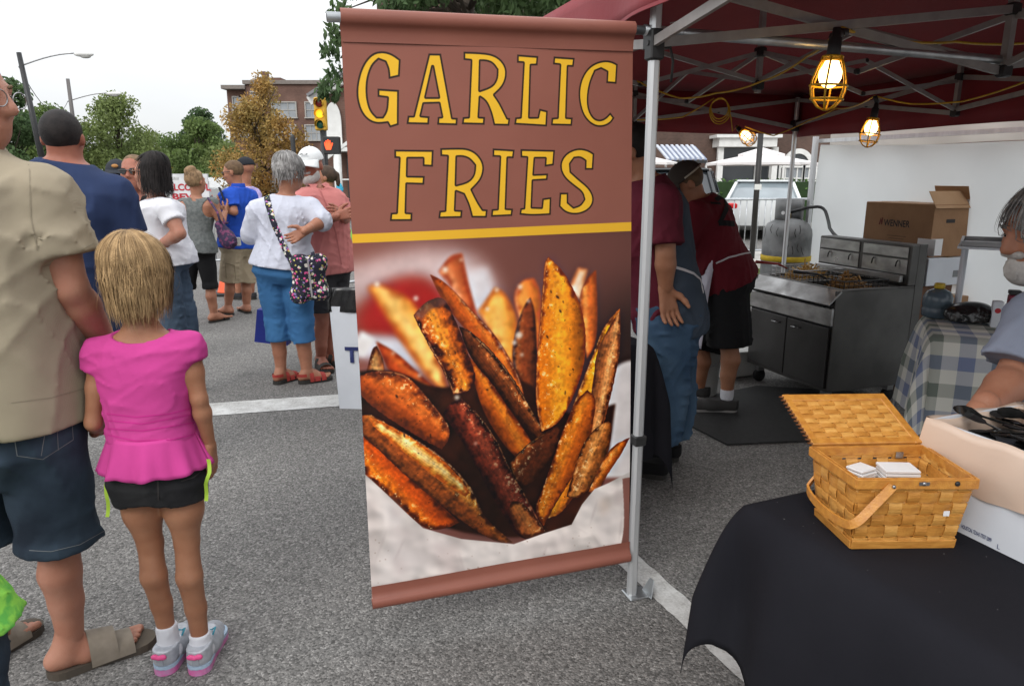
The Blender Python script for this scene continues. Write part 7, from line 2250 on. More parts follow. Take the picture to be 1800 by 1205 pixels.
MB().cyl((tc.x+.04,tc.y+.1,0),(tc.x+.04,tc.y+.1,.5),.14,12).build('base',M_POLE,pm,True)
pq = aty(582,255,19.2)
MB().bar(Vector((tc.x+.05,tc.y+.1,pq.z)),Vector((pq.x,pq.y+.14,pq.z)),.06,.06).build('bracket',M_POLE,pm)
pd_ = thing('pedestrian_signal','black pedestrian signal showing a lit red hand','signal',(pq.x,pq.y,pq.z-.2))
MB().box(pq+Vector((0,.1,0)),(.42,.2,.44),bev=.02).build('housing',M_BLK,pd_)
hand = [(-.07,-.12),(.05,-.12),(.09,-.02),(.12,.05),(.09,.07),(.055,.01),(.05,.13),(.02,.13),(.015,.04),(.0,.15),(-.03,.15),(-.03,.04),(-.05,.13),(-.08,.12),(-.07,.03),(-.1,.09),(-.12,.07),(-.1,-.04)]
MB().prism([(a*.95-.06,b_*.95) for a,b_ in hand],pq-Vector((0,.005,0)),xX,UP,.006).build('red_hand',mat('red_hand_lit',(1,.12,.03),emit=(1,.07,.02),estr=1.6),pd_)
pb_ = aty(514,236,24)
pp = thing('bollard_post','short black post top behind the man in the white cap','post',(pb_.x,24,0))
MB().lathe((pb_.x,24,0),[(.11,0),(.10,.2),(.075,.3),(.075,pb_.z-.1),(.06,pb_.z-.03),(.02,pb_.z)],14).build('post',M_POLE,pp,True)
signal(248.5,255,273,82,'far traffic light with green lit left of the woman with black hair',2,False)
signal(306,261,279,78,'far traffic light with green lit above the white alcohol sign',2,False)
signal(300,285,300,95,'lowest and smallest far traffic light with green lit',2,False)
a_ = aty(318,268,78); sg = thing('street_sign','white street name sign beside the far traffic light','sign',a_)
MB().box(a_,(.62,.04,.62)).build('sign_face',M_TRIM,sg)
wr_ = MB().tube([aty(150,262,84),aty(248,257,82),aty(306,260,80),aty(420,258,84)],.03,5)
tag(wr_.build('span_wire',M_POLE),'span wire carrying the far traffic lights','wire')
M_WOODP = mat('weathered_pole',(.16,.15,.145),(.11,.10,.10),scale=9,rough=.9,stretch=(1,1,.1))
def lamp_post(px,py_top,Y,arm_px,arm_py,base_py,label,m,lean=0):
    t = aty(px,py_top,Y); root = thing('street_lamp',label,'street lamp',(t.x+lean,Y,0),0,'street lamps')
    MB().tube([(t.x+lean,Y,0),(t.x,Y,t.z)],[.17,.11],10).build('pole',m,root,True)
    e = aty(arm_px,arm_py,Y); s_ = aty(px,base_py,Y)
    pts = [s_.lerp(e,t_)+UP*((e.z-s_.z)*(math.sin(t_*math.pi/2)-t_)) for t_ in np.linspace(0,1,8)]
    MB().tube(pts,.035,7).build('arm',M_STEEL,root,True)
    MB().ellip(e+Vector((.35,0,-.05)),(.48,.18,.13),14,8).build('lamp_head',M_TRIM,root,True)
    MB().ellip(e+Vector((.42,0,-.15)),(.26,.13,.09),12,6).build('lamp_lens',mat('lamp_lens',(.5,.5,.48),rough=.2),root,True)
    return s_
w0 = lamp_post(33,92,36,134,93,117,'nearest street lamp with dark pole and long arm at the far left',M_POLE,.55)
w1 = lamp_post(119,138,50,190,163,178,'second street lamp with grey pole behind the man in navy',M_WOODP)
q = aty(240,224,88); lamp_post(226,228,88,236,223,232,'tiny far street lamp head above the pale green tree',M_WOODP)
q = aty(183,222,70); po = thing('utility_pole','grey utility pole further down the street in front of the trees','pole',(q.x,70,0))
MB().tube([(q.x+.3,70,0),(q.x,70,q.z)],[.2,.14],8).build('pole',M_WOODP,po,True)
MB().bar(Vector((q.x-.5,70,q.z-.4)),Vector((q.x+.5,70,q.z-.4)),.1,.12).build('cross_arm',M_WOODP,po)
wv = [w0.lerp(w1,t)-UP*4*t*(1-t)*1.3 for t in np.linspace(0,1,14)]
tag(MB().tube(wv,.018,5).build('overhead_wire',M_POLE),'thin overhead wire sagging between the two street lamps','wire')
# ---------------------------------------------------------------- signboard, cone, waste box, tote
Yg = 9.4
sb0, sb1 = aty(293,305,Yg), aty(373,400,Yg)
sb = thing('signboard','white signboard with red alcohol notice behind the woman in grey','sign',((sb0.x+sb1.x)/2,Yg,0))
MB().box(((sb0.x+sb1.x)/2,Yg+.015,(sb0.z+sb1.z)/2),(sb1.x-sb0.x,.03,sb0.z-sb1.z)).build('board',mat('sign_white',(.70,.71,.72),rough=.5),sb)
for x in (sb0.x+.04,sb1.x-.04): MB().cyl((x,Yg+.05,0),(x,Yg+.05,sb0.z-.02),.018,8).build('leg',M_STEEL,sb,True)
M_REDINK = mat('red_ink',(.50,.03,.045),rough=.5)
q = aty(295,334,Yg); letters('ALCOHOL',.115,q-Vector((0,.003,0)),xX,UP,M_REDINK,sb,bold=.004,fit=at_far(368,Yg)-q.x)
q = aty(303,350,Yg); letters('BEV',.105,q-Vector((0,.003,0)),xX,UP,M_REDINK,sb,bold=.004,fit=at_far(337,Yg)-q.x)
for px, w in ((296,18),(323,26)):
    MB().box(aty(px+w/2,313,Yg)-Vector((0,.002,0)),(w*.0072,.002,.035)).build('print_mark',mat('grey_ink',(.38,.38,.38),(.6,.6,.6),scale=60,rough=.7),sb)
cq = gnd(404,517); cn_ = thing('traffic_cone','orange traffic cone on a black base behind the man in blue','cone',cq)
MB().box(cq+UP*.02,(.36,.36,.04),bev=.01).build('base',M_BLK,cn_)
MB().lathe(cq+UP*.041,[(.15,0),(.14,.01),(.035,.42),(.02,.45)],20).build('cone_body',mat('cone_orange',(.75,.11,.03),(.65,.09,.025),scale=8,rough=.5),cn_,True)
wq = gnd(597,717); WW = .42
wd = Vector((.995,-.10,0)); wn_ = Vector((wd.y,-wd.x,0)); wn_ = Vector((.10,.995,0))
ws = thing('waste_box','white cardboard waste box with black liner beside the banner','waste box',wq)
wh = aty(590,538,wq.y).z
MB().prism([(0,0),(WW,0),(WW+.025,wh),(-.03,wh)],wq+wn_*.0,wd,UP,-.006).build('front_panel',M_WHITECARD,ws)
MB().prism([(0,0),(WW,0),(WW+.025,wh),(-.03,wh)],wq+wn_*.40,wd,UP,-.006).build('back_panel',M_WHITECARD,ws)
for e0, e1 in ((0.0,-.03),(WW,WW+.025)):
    p = [wq+wd*e0+wn_*.007,wq+wd*e0+wn_*.399,wq+wd*e1+wn_*.399+UP*wh,wq+wd*e1+wn_*.007+UP*wh]
    MB().add(p+[q+wd*.006 for q in p],[(0,1,2,3),(7,6,5,4),(0,4,5,1),(1,5,6,2),(2,6,7,3),(3,7,4,0)]).build('side_panel',M_WHITECARD,ws)
def lin_fn(u,v):
    per = [(-.032,-.004),(WW+.027,-.004),(WW+.027,.41),(-.032,.41),(-.032,-.004)]
    k = min(3,int(u*4)); t = u * 4 - k
    a = per[k][0] + (per[k+1][0]-per[k][0]) * t; c = per[k][1] + (per[k+1][1]-per[k][1]) * t
    rise = .10 * max(0,math.sin(u*2*math.pi+.6)) * (v > .99) * 0
    z = wh - .035 + v * (.075+.085*(.5+.5*math.sin(u*6.28*1+1.0)))
    o_ = .008 * math.sin(u*47+v*5) - .03 * v * (1 if v > .5 else 0)
    return wq + wd * (a+o_*(1 if a > .2 else -1)) + wn_ * (c+.006*math.sin(u*61) ) + UP * z
lo = MB().sheet(lin_fn,80,6).build('bin_liner',M_BAG,ws,True); lo.modifiers.new('film','SOLIDIFY').thickness = .002
MB().box(wq+wd*WW/2+wn_*.2+UP*(wh-.06),(WW-.01,.37,.01),wd,wn_).build('liner_fill',M_BAG,ws)
letters('TH',.135,wq+wd*.062+UP*(aty(610,634,wq.y).z)-wn_*.008,wd,UP,mat('navy_ink',(.02,.03,.13),rough=.6),ws,bold=.006)
# ---------------------------------------------------------------- the people
def cloth(name,c,c2=None,**k):
    k.setdefault('scale',6); k.setdefault('rough',.85); k.setdefault('bump',.3); k.setdefault('bscale',9); k.setdefault('weave',.25); k.setdefault('wscale',260); k.setdefault('spec',.2)
    return mat(name,c,c2 or scl(c,.86),**k)
C_TAN = cloth('tan_cotton',(.335,.285,.205)); C_DENIM = cloth('dark_denim',(.040,.062,.088),(.013,.02,.032),scale=5,lo=.35,hi=.66)
C_PINK = cloth('pink_jersey',(.60,.062,.29)); C_BLACKD = cloth('black_denim',(.016,.016,.018),(.026,.026,.028))
C_NAVY = cloth('navy_cotton',(.024,.040,.10)); C_WHITE = cloth('white_cotton',(.72,.72,.76)); C_GREYT = cloth('grey_melange',(.17,.18,.175),(.11,.12,.118),scale=40)
C_BLUE = cloth('blue_polo_cotton',(.018,.075,.44)); C_KHAKI = cloth('khaki_cotton',(.37,.30,.21)); C_SWEAT = cloth('pale_grey_knit',(.58,.60,.69),bump=.3,bscale=60)
C_JEAN = cloth('blue_denim',(.05,.16,.34),(.036,.12,.27)); C_SALMON = cloth('salmon_cotton',(.60,.215,.20)); C_LIME = cloth('lime_tie_dye',(.30,.72,.10),(.14,.52,.09),scale=34,lo=.42,hi=.60)
C_CHAR = cloth('charcoal_cotton',(.04,.04,.044)); C_MAROON = cloth('maroon_cotton',(.105,.013,.026)); C_RED = cloth('red_jersey',(.125,.010,.017)); C_BLK = cloth('black_cotton',(.012,.012,.013))
C_LILAC = cloth('lilac_cotton',(.50,.42,.72)); C_GREEN = cloth('lime_green_cotton',(.30,.66,.14)); C_GREYB = cloth('grey_blue_cotton',(.25,.28,.36)); C_OVER = cloth('overall_denim',(.050,.068,.095),(.036,.05,.072))
C_APRON = cloth('white_apron_cotton',(.62,.60,.68)); C_FADED = cloth('faded_denim',(.065,.115,.18),(.035,.07,.125),scale=5)
H_BLACK = hair_mat('black_hair',(.012,.010,.010),(.022,.018,.017)); H_GREY = hair_mat('grey_hair',(.34,.33,.32),(.20,.19,.185)); H_BLOND = hair_mat('blond_hair',(.44,.29,.145),(.27,.17,.08),.34)
H_BROWN = hair_mat('brown_hair',(.10,.06,.035),(.16,.10,.055)); H_LIGHTB = hair_mat('light_brown_hair',(.26,.165,.09),(.16,.10,.055)); H_WHITE = hair_mat('white_beard',(.62,.60,.57),(.46,.44,.42))
M_SHADE = mat('sunglass_lens',(.012,.012,.013),rough=.08,spec=.7); M_AMBERL = mat('amber_lens',(.22,.09,.04),rough=.1,spec=.6)
M_SOLE = mat('dark_sole',(.03,.028,.025),rough=.8); M_SOLEB = mat('brown_sole',(.095,.075,.055),(.06,.05,.04),rough=.85)
M_LEATHER = mat('tan_suede',(.235,.20,.16),(.19,.16,.125),scale=30,rough=.9)
BUZZ = dict(thick=.003,front=.03,slope=-.62,nape=-.062,napeslope=.3,amp=.0012,lam=.012)
# ---- big man in the tan shirt, at the left edge
BIG = [(-.12,.13,.12,0),(0,.205,.155,0),(.2,.212,.17,.01),(.4,.215,.18,.015),(.6,.218,.17,.01),(.78,.215,.15,0),(.9,.20,.115,-.01),(.97,.14,.085,-.01),(1.02,.08,.07,-.01)]
p1 = person('heavy bald man in tan shirt and dark denim shorts at the left edge',1.93,(-72,268),(-62,170),(-2,775),-12,
    [dict(sh=(72,342),el=(122,505,-.0),wr=(186,606,.14),hand=dict(d=(.5,.6,-.5),palm=(-.6,.5,0),thumb=(0,0,1))),dict(sh=(-225,342),el=(-265,520,0),wr=(-250,640,.08))],
    [((72,775),(104,950),(124,1118),-52,1.04,1),((-75,775),(-40,950),(-60,1130),-20,1.04,-1)],
    hs=.25,hyaw=-88,hpitch=-4,tab=BIG,limb=1.26,legk=.83,tone='c',vox=.0085,feet='bare',nose=1.15,jaw=1.25,cheek=1.12,
    shirt=dict(mat=C_TAN,name='tee_shirt',sleeve=.66,hem=.085,hang=.05,puff=.022,spuff=.026,neck=(.085,0,.02,1),amp=.006,lam=.16,seed=12),
    bottoms=dict(name='shorts',mat=C_DENIM,len=1.02,puff=.028,flare=1.35,amp=.006,lam=.14,seed=5),neckr=.066)
hd = p1['h']; eyes(hd,p1['root'],'brown_hair')
MB().tube([hd(.079,-.01,.012),hd(.078,.05,.014),hd(.07,.098,.014)],.0022,6).build('glasses_temple',M_STEEL,p1['root'],True)
for sx in (-1,1):
    MB().tube([hd(sx*.036+.026*math.cos(t),.104,.002+.019*math.sin(t)) for t in np.linspace(0,2*math.pi,18)[:-1]],.0018,5,closed=True).build('glasses_rim',M_STEEL,p1['root'],True)
# back pocket seams of the denim shorts
bvp = bvh(p1['bottoms']); M_STITCH = mat('pale_stitching',(.16,.17,.18),rough=.9)
for pts in ([(18,718),(30,800),(75,806)],[(75,806),(128,772)],[(128,772),(124,708)],[(36,740),(72,722),(58,712)],[(36,768),(78,764),(72,800)],[(102,790),(100,758),(126,745)],[(96,712),(98,738),(120,706)]):
    drape(p1['root'],'pocket_seam',M_STITCH,bvp,[seen(*q) for q in poly_px(pts,10)],.0022,.0015)
drape(p1['root'],'hem_seam',M_STITCH,bvp,[seen(*q) for q in poly_px([(52,966),(90,968),(140,956),(182,932)],16)],.002,.0015)
bvs = bvh(p1['shirt'])
for pts, w in (([(40,232),(52,300),(54,380),(66,440)],.003),([(76,468),(120,452),(170,424)],.002),([(20,707),(90,698),(155,680)],.002)):
    drape(p1['root'],'shirt_seam',cloth('tan_seam',(.27,.23,.165)),bvs,[seen(*q) for q in poly_px(pts,18)],w,.0012)
for l, fy in ((p1['LG'][0][2],-52),(p1['LG'][1][2],-20)):
    sandal(p1['root'],l,fy,M_LEATHER,M_SOLEB,L=.305,Wd=.056,back=.075,straps=((.66,.07),(.50,.075)),heel_strap=False,thick=.024)
# ---- girl in pink
GIRL = [(-.12,.09,.08,0),(0,.125,.095,0),(.2,.116,.085,0),(.4,.103,.078,0),(.6,.108,.08,0),(.78,.118,.082,0),(.9,.112,.068,-.005),(.97,.075,.05,-.008),(1.02,.045,.042,-.008)]
p2 = person('young girl with blond bob in pink top and black shorts seen from behind',1.95,(252,580),(240,482),(277,838),2,
    [dict(sh=(176,618),el=(164,742,-.03),wr=(176,752,.14),hand=dict(d=(0,1,.1),palm=(1,0,0),thumb=(0,0,1),sc=.72)),
     dict(sh=(330,606),el=(350,700,-.01),wr=(369,782,.03),hand=dict(d=(.02,.1,-1),palm=(-1,0,0),thumb=(0,1,0),sc=.74,curl=.3))],
    [((241,850),(264,955),(296,1122)),((319,848),(328,950),(354,1136))],
    hs=.205,hyaw=6,tab=GIRL,w=1.02,limb=.60,legk=1.12,tone='b',vox=.006,neckr=.056,
    shirt=dict(mat=C_PINK,name='pink_top',sleeve=.25,hem=.285,puff=.012,spuff=.011,neck=(.070,-.022,.022,1.2,.82),amp=.0035,lam=.10,seed=21,vox=.006),
    bottoms=dict(name='shorts',mat=C_BLACKD,len=.30,puff=.016,flare=1.3,amp=.003,lam=.07,seed=8,vox=.006),
    hair=dict(mat=H_BLOND,thick=.016,low=True,nape=-.07,front=.03,slope=-.5,amp=.003,lam=.025,strands=[dict(n=170,rad=(.102,.124,.110),zend=(-.12,-.02),w=.0018,seed=41,crown=(0,-.03),tuck=.05,endvar=.03,wave=.012,phi0=(0,42)),
        dict(n=2600,rad=(.098,.119,.105),zend=(-.118,-.06),az=(-180,180),w=.0046,seed=2,crown=(0,-.03),tuck=.13,endvar=.017,wave=.0036,phi0=(0,42)),
        dict(n=900,rad=(.094,.115,.104),zend=(-.14,-.085),az=(95,265),w=.0045,seed=3,crown=(0,-.03),tuck=.36,endvar=.012,wave=.004,phi0=(5,40))]))
r2 = p2['root']
def peplum(u,v):
    a = u * 2 * math.pi; pv, nk = p2['pv'], p2['nk']
    t = .335 - v * .245; c = pv.lerp(nk,t)
    f_ = .127 + .026 * v; fy = .098 + .03 * v
    w = (.007*math.sin(a*9+1)+.004*math.sin(a*17)) * v
    return c + Vector((math.cos(a)*(f_+w-.012*(1-v)),math.sin(a)*(fy+w),.004*math.sin(a*9)*v))
pe = MB().sheet(peplum,120,10).build('peplum',C_PINK,r2,True); pe.modifiers.new('cloth','SOLIDIFY').thickness = .002
bvt = bvh(p2['shirt'])
M_PSEAM = cloth('pink_seam',(.60,.035,.27))
for pts in ([(205,566),(222,580),(250,584),(278,578),(300,560)],[(188,726),(240,732),(300,726),(345,714)],[(190,738),(250,744),(344,726)],[(188,752),(250,756),(346,741)],[(183,762),(240,774),(300,772),(350,760)]):
    drape(r2,'top_seam',M_PSEAM,bvt,[seen(*q) for q in poly_px(pts,22)],.0035,.0015)
bvo = bvh(p2['bottoms'])
for pts in ([(212,842),(235,852),(255,844)],[(318,845),(340,838),(352,828)],[(277,826),(279,878)]):
    drape(r2,'pocket_seam',M_INK,bvo,[seen(*q) for q in poly_px(pts,10)],.004,.0015)
M_RIBBON = mat('lime_ribbon',(.42,.62,.06),(.34,.52,.05),scale=20,rough=.6)
for pts in ([(190,828,-.02),(186,850,-.03),(190,880,-.03),(188,908,-.03)],[(366,806,-.02),(368,830,-.03),(362,850,-.03),(362,880,-.03)]):
    c = [aty(x,y,1.95+d_) for x,y,d_ in pts]
    MB().sheet(lambda u,v: (c[min(2,int(v*3))].lerp(c[min(2,int(v*3))+1],v*3-min(2,int(v*3))))+Vector(((u-.5)*.011,.004*math.sin(v*9),0)),1,12).build('ribbon',M_RIBBON,r2,True)
M_SILVER = mat('silver_mesh',(.52,.54,.58),(.40,.42,.46),scale=60,rough=.4,metal=.3); M_PSOLE = mat('pink_sole',(.62,.12,.34),(.55,.25,.45),scale=30,rough=.4)
M_HOTP = mat('hot_pink',(.85,.10,.30),rough=.5); M_SOCK = cloth('white_sock',(.66,.66,.70)); M_AQUA = mat('aqua_trim',(.08,.42,.55),rough=.5); M_LSOLE = mat('pale_blue_sole',(.45,.58,.72),rough=.5)
for (hp,kn,an), fy in zip(p2['LG'],(-2,6)):
    g_ = Vector((an.x,an.y,0)); ff = Vector((-math.sin(R(fy)),math.cos(R(fy)),0)); rr_ = Vector((ff.y,-ff.x,0))
    S = Solid(); S.cap(an+UP*.07,g_+UP*.05,.030,.033,.02); S.cap(g_+UP*.05,g_+ff*.06+UP*.04,.035,.03,.02); S.cut((0,0,an.z+.052),(0,0,1))
    v, f = solid_mesh(S,.005,(4,.03,.0015,1)); link('sock',mesh_of('sock',v,f,True),M_SOCK,r2)
    up, g, ff, rr_ = shoe(r2,an,fy,M_SILVER,M_PSOLE,L=.225,Wd=.041,h=.082,back=.062,sole_h=.018)
    MB().prism(sole_outline(.222,.0435),g+UP*.021,ff,-rr_,.011).build('midsole',M_LSOLE,up)
    S = Solid(); hc = g + ff * -.0 + UP * .068
    for sx in (-1,1): S.ell(hc+rr_*(.012*sx),(.0125,.007,.009),Matrix.Rotation(R(fy),3,'Z'),.004)
    S.ell(hc-UP*.004,(.006,.008,.006),None,.004)
    v, f = solid_mesh(S,.003); link('bow',mesh_of('bow',v,f,True),M_HOTP,up)
    MB().box(g+ff*.003+UP*.048,(.022,.006,.022),rr_,ff,UP,.002).build('heel_tab',mat('grey_tab',(.36,.38,.42),rough=.5),up)
    for k in range(3):
        c = g + ff * (.115+.02*k) + UP * (.078-.008*k)
        MB().tube([c-rr_*.026,c+UP*.006,c+rr_*.026],.003,6).build('lace',M_AQUA if k == 0 else M_SOCK,up,True)
    MB().tube([g+ff*.11+rr_*.02+UP*.085,g+ff*.10+rr_*.035+UP*.10,g+ff*.09+rr_*.028+UP*.08],.0028,6).build('lace',M_AQUA,up,True)
# ---- man in navy
p3 = person('man with short black hair in navy shirt behind the tan shirted man',3.15,(120,290),(111,244),(112,625),-14,
    [dict(sh=(200,338),el=(228,436,.02),wr=(205,520,.14),hand=dict(d=(0,.4,-1),palm=(-1,0,0),thumb=(0,1,0))),dict(sh=(38,338),el=(10,436),wr=(5,520,.1))],
    [((140,650),(80,800),(42,932)),((70,650),(10,800),(-35,940))],hs=.225,hyaw=14,w=1.38,d=1.25,limb=1.2,tone='d',vox=.01,neckr=.066,
    shirt=dict(mat=C_NAVY,name='tee_shirt',sleeve=.74,hem=0,puff=.02,hang=.03,spuff=.026,neck=(.078,0,.012,1),amp=.006,lam=.14,seed=31),
    bottoms=dict(name='shorts',mat=C_CHAR,len=.98,puff=.025),hair=dict(BUZZ,mat=H_BLACK,thick=.006))
M_REDSHOE = mat('red_canvas',(.50,.015,.025),(.42,.012,.02),scale=30,rough=.7); M_WSOLE = mat('white_rubber',(.7,.7,.68),rough=.6)
for (hp,kn,an) in p3['LG']: shoe(p3['root'],an,-25,M_REDSHOE,M_WSOLE,L=.29,Wd=.05)
# ---- child in lime tie dye, lower left corner
p4 = person('small child in lime tie dye shirt and dark jeans at the lower left corner',1.40,(-150,905),(-156,830),(-100,1110),-5,
    [dict(sh=(-88,945),el=(-44,1000,.0),wr=(-14,1075,.05),hand=dict(d=(.1,.2,-1),palm=(-1,0,0),thumb=(0,1,0),sc=.65)),dict(sh=(-200,940),el=(-225,1010),wr=(-230,1060))],
    [((-62,1120),(-42,1250),(-36,1400)),((-135,1120),(-130,1250),(-130,1400))],hs=.19,tab=GIRL,w=.95,limb=.66,tone='b',vox=.009,loc=(-.72,1.40,0),
    shirt=dict(mat=C_LIME,name='tee_shirt',sleeve=.85,hem=.02,puff=.016,spuff=.02,hang=.05,neck=(.05,0,0,1)),
    bottoms=dict(name='jeans',mat=C_DENIM,len=1.9,puff=.018),hair=dict(BUZZ,mat=H_BROWN,thick=.008))
# ---- woman with black hair
p7 = person('woman with black bob and amber sunglasses in white tee facing left',4.72,(276,350),(266,305),(292,462),68,
    [dict(sh=(293,366,-.14),el=(316,410,-.20),wr=(284,428,-.12),hand=dict(d=(-1,.3,0),palm=(0,1,0),thumb=(0,0,1),sc=.9)),dict(sh=(272,364,.15),el=(268,405,.2),wr=(262,425,.2))],
    [((285,468,-.08),(300,545,-.06),(308,625,-.04)),((300,468,.08),(322,545,.08),(330,618,.1))],hs=.235,hyaw=84,tab=FEMALE,w=1.12,d=1.15,limb=1.02,tone='c',vox=.009,nose=.95,
    shirt=dict(mat=C_WHITE,name='tee_shirt',sleeve=.56,hem=-.02,puff=.014,hang=.03,spuff=.016,neck=(.075,.035,-.02,1.1)),
    bottoms=dict(name='jeans',mat=cloth('mid_denim',(.075,.11,.16),(.05,.075,.11)),len=1.8,puff=.014),
    hair=dict(mat=H_BLACK,thick=.016,low=True,nape=-.10,front=.012,slope=-.5,strands=[dict(n=700,rad=(.096,.116,.108),zend=(-.145,-.09),az=(84,276),w=.007,seed=4,tuck=-.06,endvar=.01),dict(n=160,rad=(.094,.112,.108),zend=(.075,.10),az=(-84,84),w=.006,seed=5,phi0=(0,40),steps=8)]))
sunglasses(p7['h'],p7['root'],M_AMBERL,mat('shell_frame',(.10,.05,.025),rough=.3))
for (hp,kn,an) in p7['LG']: shoe(p7['root'],an,70,C_CHAR,M_SOLE,L=.25,Wd=.044)
# ---- man in dark sunglasses, behind
p5 = person('man with shaved head and dark sunglasses in black vest over maroon',5.35,(238,346),(236,303),(240,475),178,
    [dict(sh=(204,360),el=(196,410),wr=(205,455,-.1)),dict(sh=(272,360),el=(282,410),wr=(272,455,-.1))],[((228,480),(226,550),(226,620)),((252,480),(254,550),(254,620))],
    hs=.25,hyaw=184,tone='d',vox=.01,jaw=1.1,shirt=dict(mat=C_MAROON,name='undershirt',sleeve=0,hem=.0,puff=.008,neck=(.07,.03,0,1)),bottoms=dict(name='trousers',mat=C_CHAR,len=1.9,puff=.015),hair=dict(BUZZ,mat=H_LIGHTB,thick=.0015,slope=-.5))
V_ = Solid(); V_.loft(p5['pv'],p5['nk'],p5['right'],[(t,rx+.02,ry+.02,oy) for t,rx,ry,oy in p5['tb'] if t >-.05],.03)
O = Solid(); O.cap(p5['nk']+p5['fwd']*.06+UP*.03,p5['nk']+p5['fwd']*.16-UP*.16,.075,.05,.01); V_.sub(O)
for sx in (-1,1): V_.cap(p5['pv'].lerp(p5['nk'],.88),p5['AR'][0 if sx < 0 else 1][0],.06,.072,.03)
v, f = solid_mesh(V_,.01,(6,.1,.005,1)); link('vest',mesh_of('vest',v,f,True),C_BLK,p5['root'])
sunglasses(p5['h'],p5['root'],M_SHADE)
for (hp,kn,an) in p5['LG']: shoe(p5['root'],an,178,C_CHAR,M_SOLE)
# ---- caps
def cap_hat(h,root,m,mb_=None,brim=True,thick=.011,tilt=0):
    S = Solid(); S.ell(h(0,-.010,.036),h.R(.077+thick,.098+thick,.086+thick),h.M,.01); S.cut(h(0,0,.040),-h.u+h.f*-.08)
    v, f = solid_mesh(S,.007,(3,.05,.0012,1)); c = link('cap',mesh_of('cap',v,f,True),m,root)
    if brim:
        def fn(u,v):
            a = math.pi * (.12+.76*u); r0 = .088;
            x = math.cos(a) * (.084+.010*v); y = .012 + math.sin(a) * (.078+.072*v)
            return h(x,y,.046-.030*v-.03*(math.cos(a) ** 2)*v)
        b = MB().sheet(fn,16,5).build('brim',mb_ or m,c,True); b.modifiers.new('cloth','SOLIDIFY').thickness = .004
    MB().ellip(h(0,-.010,.036+.086+thick),[.006]*3,8,6).build('button',m,c,True)
    return c
p6 = person('person in dark cap with orange patch half hidden by the navy shirt',6.3,(207,345),(207,308),(210,460),200,
    [dict(sh=(180,357),el=(174,400),wr=(178,440)),dict(sh=(236,357),el=(242,400),wr=(238,440))],[((200,465),(200,525),(200,585)),((222,465),(222,525),(222,585))],
    hs=.24,hyaw=200,tone='a',vox=.011,shirt=dict(mat=C_CHAR,name='tee_shirt',sleeve=.6),bottoms=dict(name='trousers',mat=C_CHAR,len=1.9))
cp = cap_hat(p6['h'],p6['root'],cloth('dark_cap',(.03,.034,.042)),None)
MB().ellip(p6['h'](0,.094,.075),(.03,.012,.016),12,8).build('patch',mat('orange_patch',(.42,.20,.06),rough=.7),cp,True)
sunglasses(p6['h'],p6['root'],M_SHADE)
for (hp,kn,an) in p6['LG']: shoe(p6['root'],an,200,C_CHAR,M_SOLE)
# ---- woman with the bun
p8 = person('woman with hair bun in grey racerback tank and black leggings from behind',7.3,(347,349),(344,319),(346,442),-8,
    [dict(sh=(322,358),el=(314,398,.02),wr=(320,428,.10),hand=dict(d=(.2,.5,-1),palm=(1,0,0),thumb=(0,1,0),sc=.9)),dict(sh=(374,356),el=(388,392,.02),wr=(396,372,.18),hand=dict(d=(.2,.4,.6),palm=(-1,0,0),thumb=(0,0,1),sc=.9))],
    [((333,447),(331,503),(325,552),10,1,1),((361,447),(370,503),(377,558),-30,1,-1)],hs=.225,hyaw=-24,tab=FEMALE,w=1.04,limb=.98,legk=.98,tone='a',vox=.009,feet='bare',
    shirt=dict(mat=C_GREYT,name='tank_top',sleeve=0,hem=.02,puff=.012,hang=.05,neck=(.055,-.02,-.01,1),amp=.006,seed=14,subs=[Solid().ell(aty(325,368,7.3),(.052,.3,.085),None,.01),Solid().ell(aty(371,366,7.3),(.052,.3,.085),None,.01)]),
    bottoms=dict(name='leggings',mat=C_BLK,len=1.06,puff=.011,amp=.001),
    hair=dict(mat=H_LIGHTB,thick=.010,front=.03,slope=-.5,nape=-.06,lumps=[((0,-.055,.115),(.048,.05,.042)),((.02,-.045,.13),(.03,.03,.028)),((-.024,-.07,.105),(.03,.03,.03))],amp=.003,strands=[dict(n=120,rad=(.085,.108,.10),zend=(-.05,.02),az=(100,260),w=.006,seed=7,endvar=.02)]))
for (hp,kn,an), fy in zip(p8['LG'],(10,-30)): sandal(p8['root'],an,fy,C_BLK,M_SOLE,L=.25,Wd=.044,straps=((.62,.02),),heel_strap=False,thick=.016)
# racerback cut: bare shoulder blades over the tank
M_PURPLE = mat('purple_pattern',(.035,.022,.06),(.17,.04,.11),scale=34,rough=.7,lo=.52,hi=.6)
bag = thing('shoulder_bag','purple patterned bag on the arm of the woman with a bun','bag',aty(396,410,7.15))
bc_ = aty(397,413,7.16)
S = Solid(); S.cap(bc_+Vector((-.05,0,.10)),bc_+Vector((.02,0,-.05)),.05,.09,.03,(Vector((0,1,0)),.55)); v, f = solid_mesh(S,.009,(8,.07,.006,1)); link('bag_body',mesh_of('bag_body',v,f,True),M_PURPLE,bag)
MB().tube([p8['AR'][1][0]+Vector((-.02,-.06,.05)),aty(382,372,7.14),aty(388,392,7.1),bc_+Vector((-.02,-.03,.13))],.012,6).build('strap',M_PURPLE,bag,True)
MB().tube([p8['AR'][1][0]+Vector((-.01,.0,.065)),aty(384,368,7.4),aty(396,392,7.3),bc_+Vector((.02,.02,.12))],.012,6).build('strap',M_PURPLE,bag,True)
